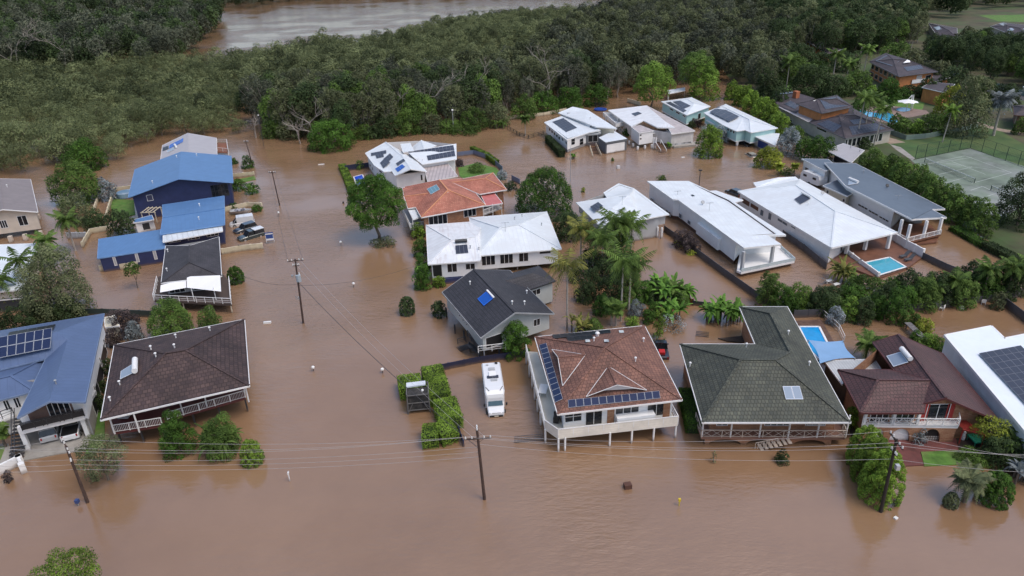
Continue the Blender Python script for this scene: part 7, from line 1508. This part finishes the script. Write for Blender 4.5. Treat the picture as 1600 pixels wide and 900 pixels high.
p1, e_1, B1, T1 = pole(137, 785, 103, 697, math.radians(100), 'wooden power pole leaning at the lower left beside the concrete driveway', arms=((.1,3.0,.55),(1.6,1.1,.4)))
p2, e_2, B2, T2 = pole(757, 780, 745, 668, math.radians(3), 'wooden power pole with a wide crossarm in the lower middle', arms=((1.3,2.6,0),(.15,.5,1.57)))
p3, e_3, B3, T3 = pole(1376, 800, 1401, 686, math.radians(100), 'power pole standing before the big rounded bush at the lower right', arms=((.2,2.4,-.2),(1.5,1.0,-.2)), m=mat('dark_pole_wood', (.03,.022,.018), .85))
p4, e_4, B4, T4 = pole(474, 505, 461, 405, math.radians(8), 'tall power pole carrying a transformer in open floodwater', arms=((.25,2.3,0),(1.0,.9,0)))
p5, e_5, B5, T5 = pole(437, 321, 425, 268, math.radians(0), 'thin power pole in the flooded side street near the blue roofs', r=.14, arms=((.2,1.5,0),))
p6, e_6, B6, T6 = pole(396, 262, 384, 220, 0, 'distant power pole at the end of the flooded side street', r=.14, arms=((.2,1.2,0),))
mb = MB(); c = np.array([.55,-.2,Hof(474,505,434)]); mb.tube([c-[0,0,.5], c+[0,0,.5]], .36, 14); mb.build('transformer', mat('transformer_grey', (.36,.42,.46), .4), p4)
for dx in (-.15,.15): mb = MB(); mb.cyl(c+[dx,.2,.5], .07, .3, 8); mb.build('bushing', ceramic, p4)
mb = MB(); mb.bar((0,0,c[2]+.3),(c[0],c[1],c[2]+.3),.08,.08); mb.box((-.3,-.1,c[2]+.35),(.3,.25,.3)); mb.build('bracket', steel, p4)
mb = MB(); q = np.array([-.1,0,Hof(474,505,465)]); mb.tube([q+[-.25,0,.3],q+[-.35,0,0],q+[-.2,0,-.4]], .05, 6); mb.box(q+[.12,-.15,0],(.25,.2,.4)); mb.build('cable_termination', steel, p4)
mb = MB(); c = np.array([.2,-.35,Hof(1376,800,726)]); mb.box(c,(.35,.4,.5)); mb.build('switch_box', ps, p3)
def wire(a, b2, sag, label, r=.014, m=None, group=None, n=26):
    a = np.array(a, float); b2 = np.array(b2, float); P = []
    for i in range(n+1): t = i/n; p = a+(b2-a)*t; p[2] -= sag*4*t*(1-t); P.append(p)
    mb = MB(); mb.tube(P, r, 5); return tag(mb.build('power_line', m or wirem), label, 'cable', group)
def ext(p, q, k): return np.array(q)+(np.array(q)-np.array(p))*k
G = 'power lines crossing the foreground'
for k in (0,1,3):
    wire(e_1[0][k], e_2[0][k], .9, 'power line strung between the leaning left pole and the middle pole', group=G); wire(e_2[0][k], e_3[0][k], 1.0, 'power line strung between the middle pole and the right pole', group=G)
    wire(W(-90, 686+k*5, 8.4), e_1[0][k], .5, 'power line running from the leaning left pole off the left edge', group=G); wire(e_3[0][k], W(1760, 706+k*9, 8.8), .6, 'power line running from the right pole off the right edge', group=G)
for i, dz in enumerate((1.7, 2.3, 2.9)):
    wire(B1+(T1-B1)*(1-dz/np.linalg.norm(T1-B1)), B2+(T2-B2)*(1-(dz+.6)/np.linalg.norm(T2-B2)), .7, 'lower service cable between the left pole and the middle pole', group='lower service cables'); wire(W(-90, 712+i*10, 6.6), B1+(T1-B1)*(1-dz/np.linalg.norm(T1-B1)), .4, 'lower service cable running off the left edge', group='lower service cables')
wire(B2+(T2-B2)*.78, B3+(T3-B3)*.74, .9, 'lowest cable between the middle pole and the right pole'); wire(B3+(T3-B3)*.74, W(1760,742,6.4), .5, 'lowest cable running off the right edge')
wire(B4+(T4-B4)*.66, B2+(T2-B2)*.72, 1.0, 'thick dark cable from the transformer pole to the middle pole', r=.035, m=wired)
for k in (1,2): wire(e_4[0][k], e_2[0][k], 1.0, 'fine power line from the transformer pole to the middle pole', r=.012, group='fine lines from the transformer pole')
for k in (0,3): wire(e_5[0][k], e_4[0][k], .8, 'power line down the flooded side street', r=.02, m=wired, group='lines down the side street'); wire(e_6[0][k], e_5[0][k], .8, 'power line at the far end of the side street', r=.02, m=wired, group='lines down the side street')
wire(B4+(T4-B4)*.62, W(372,428,4.0), .8, 'service line from the transformer pole to the sail shaded house', r=.02, m=wired); wire(B4+(T4-B4)*.6, W(668,408,4.2), 1.1, 'service line from the transformer pole to the white weatherboard house', r=.02, m=wired)
# ---- lamps, signs and floating bits
def stick(x, y, ty, r, m, label, name, cat, head=None, hm=None, zb=0.0):
    B = W(x, y, zb); h = Hof(x, y, ty, zb); root = empty(name, B, label, cat); mb = MB(); mb.tube([(0,0,-.6),(0,0,h)], r, 8); mb.build('post', m, root)
    if head: mb = MB(); head(mb, h); mb.build('head', hm or trim, root)
    return root
lampm = mat('white_lamp_head', (.8,.8,.78), .3)
for x, y, t, l in ((709,208,172,'white headed street lamp against the trees'),(1482,118,107,'white globe lamp on the road by the green fence'),(1597,146,136,'white globe lamp at the right edge by the green fence')): stick(x, y, t, .09, steel, l, 'street_lamp', 'street lamp', lambda mb, h: mb.ball((0,0,h),(.35,.35,.3),10), lampm, zb=GZ if x > 1400 else 0)
stick(891, 285, 232, .07, steel, 'thin grey street light mast in the far street water', 'street_lamp', 'street lamp', lambda mb, h: mb.bar((0,0,h),(.2,1.5,h+.3),.08,.06), steel)
stick(1092, 292, 266, .08, darkp, 'dark street pole behind the long white house', 'street_lamp', 'street lamp', lambda mb, h: mb.box((0,0,h),(.7,.3,.25)), darkp); stick(413,232,180,.08,darkp,'dark pole in front of the trees at the end of the side street','street_lamp','street lamp', lambda mb,h: mb.ball((0,0,h),.2), lampm); stick(500,212,193,.08,steel,'white street light arm among the dark trees at the wood corner','street_lamp','street lamp', lambda mb,h: mb.bar((0,0,h),(-1.6,0,h-.2),.25,.12), lampm)
for x, y, l in ((490,580,'white rounded marker above the water left of the service line'),(598,583,'white rounded marker above the water under the service line'),(553,449,'white rounded marker between the transformer pole and the white house'),(533,384,'white rounded marker between the side street and the big round tree'),(436,338,'white rounded marker at the foot of the thin street pole')):
    stick(x, y, y-6, .05, darkp, l, 'water_marker', 'marker', lambda mb, h: mb.ball((0,0,h),(.24,.24,.22),10), lampm)
r = stick(453, 752, 738, .06, trim, 'slim white street sign post tilting out of the water', 'sign_post', 'sign', lambda mb, h: mb.box((0,0,h-.1),(.1,.35,.25)), trim)
r = stick(123, 790, 783, .05, steel, 'blue letterbox just above the water by the leaning pole', 'letterbox', 'letterbox', lambda mb, h: mb.box((0,0,h),(.35,.35,.4)), mat('blue_letterbox',(.04,.07,.2),.5)); r = stick(1061, 790, 781, .05, mat('yellow_post',(.65,.48,.03),.5), 'yellow post top sticking out of the water', 'marker_post', 'post', lambda mb,h: mb.box((0,0,h),(.22,.22,.3)), MC['yellow_post'])
def block(x, y, d, m, label, name, cat, rz=0, z=.1):
    B = W(x, y); mb = MB(); mb.box((0,0,z), d, rz); o = mb.build(name, m); o.location = tuple(B); tag(o, label, cat); return o
block(980.5, 762, (.75,.6,.55), mat('rusty_box',(.10,.045,.03),.8), 'brown letterbox standing alone in the water', 'letterbox', 'letterbox', .2, .25); block(418, 505, (1.1,.35,.35), lampm, 'white oblong letterbox wall top in open water', 'letterbox', 'letterbox', .1); block(1399.5,810,(.35,.3,.15),lampm,'small white float near the right pole','float','float',.5,.05); block(966,263,(.7,.6,.7),mat('white_box',(.6,.6,.6),.6),'small dark and white box floating in the far street','box','box',.3,.3)
block(502,257,(1.6,.5,.12),lampm,'white plank drifting left of the tiny tree','plank','debris',.2,.04); block(536.5,318,(.3,.3,.5),black,'dark stump in the water left of the big round tree','stump','debris',0,.2)
block(1067,246,(.9,.5,.12),lampm,'white scrap floating before the patterned garage screen','debris','debris',.3,.05)
def board():
    B = W(423, 380); hh = Hof(423,380,363); r = empty('advertising_sign', B, 'blue and white advertising board on two legs beside the dark utility', 'sign', None, .25); mb = MB(); mb.box((0,0,hh*.62),(1.5,.06,hh*.75)); mb.build('board', mat('sign_blue',(.03,.07,.25),.5), r)
    mb = MB(); mb.box((0,-.045,hh*.36),(1.4,.02,.35)); mb.box((0,-.045,hh*.86),(1.4,.02,.2)); mb.build('white_band', lampm, r); 
    for sx in (-1,1): mb = MB(); mb.box((sx*.7,0,hh*.3),(.07,.07,hh*.9)); mb.build('leg', trim, r)
board()
# ---- fences and walls
def fence(path, hgt, m, label, z=0.0, th=.08, cap=None, posts=True, name='fence', cat='fence', style='panel', zb=-.5, step=2.4, pm=None):
    P = [W(*p, z) for p in path]; c = np.mean(P, axis=0); r = empty(name, (c[0],c[1],0), label, cat); o = (c[0],c[1],0)
    mb = MB(); PL = []
    for a, b2 in zip(P, P[1:]):
        L = np.linalg.norm(b2-a); k = max(1, round(L/step)); d = (b2-a)/max(L,1e-6)
        if style == 'panel': mid = (zb+z+hgt)/2; mb.bar((a[0],a[1],mid), (b2[0],b2[1],mid), th, z+hgt-zb)
        elif style == 'rail':
            for v in (.15,.55,.95): mb.bar(a+[0,0,hgt*v], b2+[0,0,hgt*v], .05, .1)
        elif style == 'mesh':
            for v in (.02,.5,1.0): mb.bar(a+[0,0,hgt*v], b2+[0,0,hgt*v], .05, .05)
            n = max(1, int(L/.45))
            for j in range(n): p = a+(b2-a)*(j+.5)/n; mb.bar(p, p+[0,0,hgt], .012, .012, up=(d[0],d[1],0))
            for j in range(int(hgt/.4)): mb.bar(a+[0,0,.4*j+.2], b2+[0,0,.4*j+.2], .012, .012)
        for j in range(k+1): p = a+(b2-a)*j/k; PL.append((p, d))
    mb.build('panel', m, r, origin=o)
    for p, d in (PL if posts else []): pb_ = MB(); w_ = th*1.9 if style != 'mesh' else .09; pb_.bar((p[0],p[1],zb),(p[0],p[1],z+hgt+.04), w_, w_, up=(d[0],d[1],0)); pb_.build('post', pm or m, r, origin=o)
    if cap:
        cb = MB()
        for a, b2 in zip(P, P[1:]): cb.bar(a+[0,0,hgt+.05], b2+[0,0,hgt+.05], th*2.2, .08)
        cb.build('capping', cap, r, origin=o)
    return r
navyf = mat('navy_steel_fence', (.018,.024,.06), .5, pat=('seam',.25,6,.7)); greyf = mat('charcoal_paling_fence', (.085,.085,.095), .7, pat=('seam',.16,8,.6), var=.2); greenf = mat('dark_green_fence', (.03,.05,.045), .6, pat=('seam',.25,6,.7)); bluef = mat('blue_grey_steel_fence', (.13,.16,.24), .5, pat=('seam',.3,6,.75)); meshm = mat('dark_green_mesh', (.02,.045,.035), .6)
fence([(676,583),(750,568),(822,558)][0:3], 1.1, navyf, 'navy steel fence between the motorhome and the sage house', z=-.1); fence([(676,583),(684,592)], .9, navyf, 'short return of the navy fence above the clipped hedge')
fence([b4(725,720),b4(765,835)], .9, navyf, 'short dark fence stub right of the hedge corner')
fence([(1038,362),(1085,396),(1130,430),(1203,482)], 1.25, greyf, 'long charcoal paling fence running down beside the long white house'); fence([d3(490,560),d3(620,650),d3(760,765)], 1.3, greyf, 'charcoal fence between the two long white houses')
fence([d3(870,660),d3(975,740),d3(1085,820)], 1.1, white, 'white wall along the left side of the turquoise pool', name='wall', cat='wall', th=.2); fence([d3(1150,575),d3(1255,640),d3(1360,695)], 1.8, white, 'white wall along the right side of the turquoise pool', name='wall', cat='wall', th=.2, zb=-.5); fence([d3(1085,822),d3(1262,768)], .45, black, 'low dark glass wall at the foot of the turquoise pool')
fence([d3(1360,697),d3(1500,765),d3(1560,790)], 1.2, greyf, 'charcoal fence continuing from the white pool wall'); fence([(1240,497),(1285,495)], 1.3, greyf, 'charcoal fence behind the bright blue pool'); fence([(1285,495),(1310,518),(1318,535)], 1.1, trim, 'white slatted pool fence right of the bright blue pool', style='mesh', zb=0, th=.05)
fence([(1285,490),(1345,492),(1432,486),(1560,470)], 1.2, greyf, 'dark fence behind the garden row')
fence([(1562,470),(1600,464),(1660,458)], 1.4, greyf, 'grey fence at the right edge behind the flat white roof'); fence([(1562,474),(1600,503),(1640,530)], 1.4, greyf, 'grey fence running towards the right edge of the flooded yard')
fence([zoom(820,320,4)(1005,620),zoom(820,320,4)(1050,625)], 1.0, mat('orange_fence_panel',(.28,.07,.03),.7), 'short rusty orange fence panel beside the bananas'); fence([zoom(820,320,4)(1050,628),zoom(820,320,4)(1150,640),zoom(820,320,4)(1200,650)], .8, greenf, 'green fence panel right of the orange one'); fence([zoom(820,320,4)(690,540),zoom(820,320,4)(760,550),zoom(820,320,4)(860,565)], .6, greyf, 'low dark fence line behind the bananas')
creamw = mat('cream_boundary_wall', (.60,.53,.38), .8, var=.12)
for pts, l, hh in (([a1(1395,790),a1(1500,770),a1(1640,755)],'long cream boundary wall in front of the parked vehicles',1.15),([f3(110,560),f3(290,520),f3(395,525)],'cream boundary wall behind the small boat',1.2),([f3(170,290),f3(335,275)],'cream boundary wall by the small street tree',1.1),([a1(635,895),a1(800,880),a1(1020,835)],'cream boundary wall before the low navy annexe',1.1),([a1(520,745),a1(570,660)],'cream wall return at the back of the flooded yard',1.1),([a1(570,660),a1(700,640)],'cream wall behind the dense dark shrub',1.1),([a1(590,530),a1(625,430)],'cream garden wall left of the small lawn',1.0),([a1(660,590),a1(705,440)],'cream inner wall left of the small lawn',1.0),([a1(720,400),a1(830,385)],'cream wall beside the round covered pool',1.1),
   ([(798,186),(850,181),(884,174)],'long cream wall behind the split level white house',1.1),([(981,160),(1000,166)],'cream wall end behind the stained roof house',1.4)): fence(pts, hh, creamw, l, name='wall', cat='wall', th=.2)
fence([a1(430,690),a1(540,690)][0:2], 1.3, greyp, 'pale grey wall beside the coconut palm', name='wall', cat='wall', th=.2); fence([f5c(-20,830),f5c(150,745),f5c(172,800)], 1.2, white, 'white entrance wall at the lower left edge', name='wall', cat='wall', th=.3)
fence([(715,245),(740,242),(765,250),(785,268)], 1.3, bluef, 'curved blue grey steel fence behind the terracotta roof'); fence([(800,282),(812,288)], 1.3, bluef, 'blue grey fence end right of the curved fence'); fence([zoom(380,180,4)(640,350),zoom(380,180,4)(790,330)], 1.5, navyf, 'dark fence at the head of the vivid blue pool')
fence([(793,202),(812,213),(826,217),(850,210)], 1.1, mat('dark_rail_fence',(.04,.035,.03),.8), 'dark post and rail fence round the flooded lawn', style='rail', zb=-.4, th=.07); fence([a2(210,455),a2(650,452),a2(960,465)], 1.2, greenf, 'dark green fence between the slate blue roof and the flooded yard') 
fence([d3(1500,440),d3(1600,490),d3(1700,540)], 1.2, mat('sage_fence',(.22,.28,.26),.7), 'sage fence at the right edge below the courts'); gf = mat('green_slat_fence', (.17,.23,.20), .7, pat=('seam',.2,6,.6))
for pts, l, hh in (([d5(740,430),d5(860,475),d5(980,465),d5(1120,440),d5(1310,395)],'pale green slatted fence round the resort garden',1.3),([d6(1040,440),d6(1190,480)],'green road fence beyond the hotel, left part',1.5),([d6(1410,540),d6(1600,600),d6(1700,640)],'green road fence beyond the hotel, right part',1.5)): fence(pts, hh, gf, l, z=GZ, zb=.4)
fence([f4(190,380),f4(290,360),f4(745,268),f4(1225,440),f4(1330,480)], 3.4, meshm, 'tall dark green mesh fence round the back of the tennis court', z=GZ, style='mesh', zb=.5, step=4.5)
def net(a, b2, label):
    A, B = W(*a, GZ), W(*b2, GZ); c = (A+B)/2; r = empty('tennis_net', c, label, 'tennis net'); A, B = A-c, B-c; mb = MB(); mb.bar(A+[0,0,1.02], B+[0,0,1.02], .05, .12); mb.build('net_tape', lampm, r); mb = MB(); d = (B-A)/np.linalg.norm(B-A)
    for v in np.linspace(.05,.95,10): mb.bar(A+[0,0,v], B+[0,0,v], .012, .012)
    for t in np.linspace(0,1,50): p = A+(B-A)*t; mb.bar(p, p+[0,0,1], .012, .012, up=(d[0],d[1],0))
    mb.build('net_mesh', black, r)
    for p in (A, B): mb = MB(); mb.cyl(p, .08, 1.12, 8); mb.build('post', meshm, r)
net(f4(285,410), f4(785,618), 'tennis net across the nearer full court'); net(f4(950,690), f4(1250,820), 'tennis net of the second court, running behind the dark tree')
# ---- garden furniture and the rest
def lounger(px, py, z, rz, label, m, group=None):
    B = W(px, py, z); r = empty('sun_lounger', B, label, 'sun lounger', group, rz); mb = MB(); mb.box((.1,0,.32),(1.3,.65,.08)); mb.build('seat', m, r); mb = MB(); mb.box((-.85,0,.55),(.75,.65,.07)); mb.v = [(x, y, z+(-(x+.5))*.55 if x < -.5 else z-.2) for x, y, z in mb.v]; mb.build('backrest', m, r)
    for sx in (-.5,.6):
        for sy in (-.28,.28): mb = MB(); mb.box((sx,sy,.15),(.06,.06,.32)); mb.build('leg', m, r)
lounger(*d3(775,845), .15, .4, 'white sun lounger left of its pair beside the travellers palm', lampm); lounger(*d3(820,868), .15, .5, 'white sun lounger right of its pair beside the travellers palm', lampm)
greyc = mat('grey_cushion',(.07,.075,.085),.8); lounger(*d3(1245,688), .4, .4+math.pi, 'grey cushioned lounger at the corner of the turquoise pool', greyc); lounger(*d3(1275,708), .4, .4+math.pi, 'second grey cushioned lounger, nearer the white pool wall end', greyc)
for x, y, l in ((1385,167,'leftmost of three white loungers on the resort lawn'),(1390,168.5,'middle of three white loungers on the resort lawn'),(1394,169,'rightmost of three white loungers on the resort lawn')): lounger(x, y, GZ, .3, l, lampm)
def chair(px, py, z, rz, label, m):
    B = W(px, py, z); r = empty('garden_chair', B, label, 'chair', None, rz); mb = MB(); mb.box((0,0,.42),(.55,.55,.05)); mb.build('seat', m, r); mb = MB(); mb.box((-.27,0,.72),(.05,.55,.55)); mb.build('backrest', m, r)
    for sx in (-.24,.24):
        for sy in (-.24,.24): mb = MB(); mb.box((sx,sy,.12),(.05,.05,.62)); mb.build('leg', m, r)
    for sy in (-.27,.27): mb = MB(); mb.box((0,sy,.62),(.5,.04,.05)); mb.build('armrest', m, r)
chair(1471, 485, -.05, 2.2, 'white plastic chair standing in the flooded yard below the garden row', lampm); chair(1536, 476, -.05, 1.0, 'white plastic chair tilted by the grey fence at the right', lampm)
mb = MB(); B = W(1502, 482); mb.ball((0,0,.15), .38, 12); o = mb.build('ball', lampm); o.location = tuple(B); tag(o, 'pale round ball floating between the two white chairs', 'ball')
def umbrella():
    B = W(1416, 172, GZ); h = 2.9; r = empty('umbrella', B, 'large white cantilever umbrella over the resort lawn', 'umbrella'); mb = MB(); mb.cyl((0,0,0), .1, h, 8); mb.build('pole', lampm, r); mb = MB(); n = 8; V = [(0,0,h+.5)]
    for i in range(n): a = 2*math.pi*i/n; V.append((3.2*math.cos(a), 3.2*math.sin(a), h-.35)); a += math.pi/n; V.append((2.6*math.cos(a), 2.6*math.sin(a), h-.25))
    mb.add(V, [(0, 1+i, 1+(i+1)%(2*n)) for i in range(2*n)]); mb.build('canopy', sail, r); mb = MB(); mb.bar((2.0,1,0),(1.2,.6,h+1.6),.15,.15); mb.bar((1.2,.6,h+1.6),(0,0,h+.6),.12,.12); mb.bar((2.6,1.2,0),(1.8,.8,h+1.6),.15,.15); mb.build('frame', lampm, r)
umbrella()
def tower():
    B = W(655, 636); h = 2.6; r = empty('play_tower', B, 'timber play tower with black netting and a white tarpaulin on top', 'play tower', None, .12); mb = MB()
    for sx in (-1.35,1.35):
        for sy in (-1.3,1.3): mb.bar((sx,sy,-.6),(sx*.92,sy*.92,h+.2),.12,.12)
    for z in (.5,1.5,h): 
        for sy in (-1,1): mb.bar((-1.3,sy*1.25,z),(1.3,sy*1.25,z),.1,.1); mb.bar((sy*1.3,-1.25,z),(sy*1.3,1.25,z),.1,.1)
    mb.bar((-1.3,-1.35,.2),(-.6,-1.3,1.6),.07,.07); mb.bar((1.3,-1.35,.2),(.6,-1.3,1.6),.07,.07); mb.build('frame', mat('dark_weathered_frame',(.13,.125,.12),.7), r)
    mb = MB(); mb.prism([(-1.2,-1.15),(1.2,-1.15),(1.2,.5),(-1.2,.5)], .5, h-.1); mb.build('netting', mat('black_netting',(.02,.02,.02),.9,c2=(.06,.055,.05),vs=4), r); mb = MB(); mb.prism([(-1.3,.4),(1.0,.6),(1.0,1.4),(-1.3,1.3)], h+.05, h+.22); mb.build('tarpaulin', mat('pale_tarpaulin',(.62,.66,.72),.6), r); mb = MB(); mb.ball((.6,-.4,h+.05),.17); mb.build('ball', lampm, r)
tower()
def trampoline():
    B = W(938, 172); r = empty('trampoline', B, 'trampoline with dark safety net and blue rim near the cream wall', 'trampoline'); mb = MB(); mb.tube([(0,0,.2),(0,0,.45)], 2.2, 20); mb.build('rim_pad', mat('blue_pad',(.02,.08,.4),.5), r)
    mb = MB()
    for i in range(20): a = 2*math.pi*i/20; mb.bar((1.9*math.cos(a),1.9*math.sin(a),.4),(1.9*math.cos(a),1.9*math.sin(a),2.6),.05 if i%4==0 else .02,.05 if i%4==0 else .02,up=(1,0,0))
    for z in np.linspace(.6,2.6,9):
        for i in range(20): a, b2 = 2*math.pi*i/20, 2*math.pi*(i+1)/20; mb.bar((1.9*math.cos(a),1.9*math.sin(a),z),(1.9*math.cos(b2),1.9*math.sin(b2),z),.02,.02)
    mb.build('safety_net', black, r)
trampoline()
def gate(x0, y0, x1, y1, hh, label):
    A, B = W(x0,y0), W(x1,y1); c = (A+B)/2; A, B = A-c, B-c; mb = MB(); d = (B-A)/np.linalg.norm(B-A)
    for v in np.linspace(.05,hh,4): mb.bar(A+[0,0,v],B+[0,0,v],.05,.06)
    for t in np.linspace(0,1,22): p = A+(B-A)*t; mb.bar(p-[0,0,.3],p+[0,0,hh],.03,.03,up=(d[0],d[1],0))
    o = mb.build('gate', mat('grey_gate',(.10,.09,.09),.7)); o.location = tuple(c); tag(o, label, 'gate')
gate(804, 692, 850, 688, .9, 'grey slatted gate standing in the water left of the deck posts'); gate(1087,525,1107,527,.8,'rusty wire cage in the flooded yard behind the grey green roof')
def bench():
    A, B = W(1418,504,1.0), W(1446,530,1.0); c = (A+B)/2; mb = MB(); mb.bar(A-c, B-c, .9, .08); 
    for p in (A,B): mb.bar(p-c-[0,0,1.4], p-c, .12, .12, up=(1,0,0))
    o = mb.build('shelter_roof', mat('weathered_slats',(.25,.24,.24),.8,pat=('block',.3,.3,.03,(.3,.3,.3)))); o.location = tuple(c); tag(o, 'narrow grey slatted fence section leaning across the garden strip', 'fence')
bench()
def rig():
    B = W(*f2(300,735), 0); mb = MB()
    for k in range(4): mb.bar((k*.8-1.2,-1.5,2.7),(k*.8-1.2,2.0,2.7),.1,.14)
    for y in (-1.2,1.7): mb.bar((-1.6,y,2.58),(1.6,y,2.58),.12,.14)
    for x in (-1.4,1.4):
        for y in (-1.2,1.7): mb.bar((x,y,-.5),(x,y,2.6),.14,.14,up=(1,0,0))
    o = mb.build('pergola', cream); o.location = tuple(B); tag(o, 'cream timber pergola between the navy house and the mid blue roof', 'pergola')
rig()
mb = MB(); B = W(1484,700,.2); mb.ball((0,0,.5),(.2,.2,.3)); mb.ball((.05,0,.9),.16); mb.cyl((0,0,0),.22,.35,8); o = mb.build('statue', lampm); o.location = tuple(W(1504,686,.15)); tag(o, 'small white garden statue beside the brick house with arches', 'statue')
mb = MB(); mb.prism([(-.6,-.8),(.6,-.8),(.5,.8),(-.6,.7)], .55, .7)
for sx in (-.5,.4):
    for sy in (-.7,.6): mb.box((sx,sy,.28),(.07,.07,.55))
o = mb.build('covered_table', mat('green_cover',(.02,.28,.17),.6)); o.location = tuple(W(1523,692,.1)); tag(o, 'small table under a green cover beside the pergola', 'table')
mb = MB(); mb.prism([W(*p,.2)[:2]-W(1175,540)[:2] for p in (c4(410,490),c4(600,470),c4(660,510),c4(600,520),c4(480,510))], -.2, .15); o = mb.build('raised_bed', MC['garden_soil']); o.location = tuple(W(1175,540)); tag(o, 'dark sodden garden bed behind the grey green roof', 'garden bed')
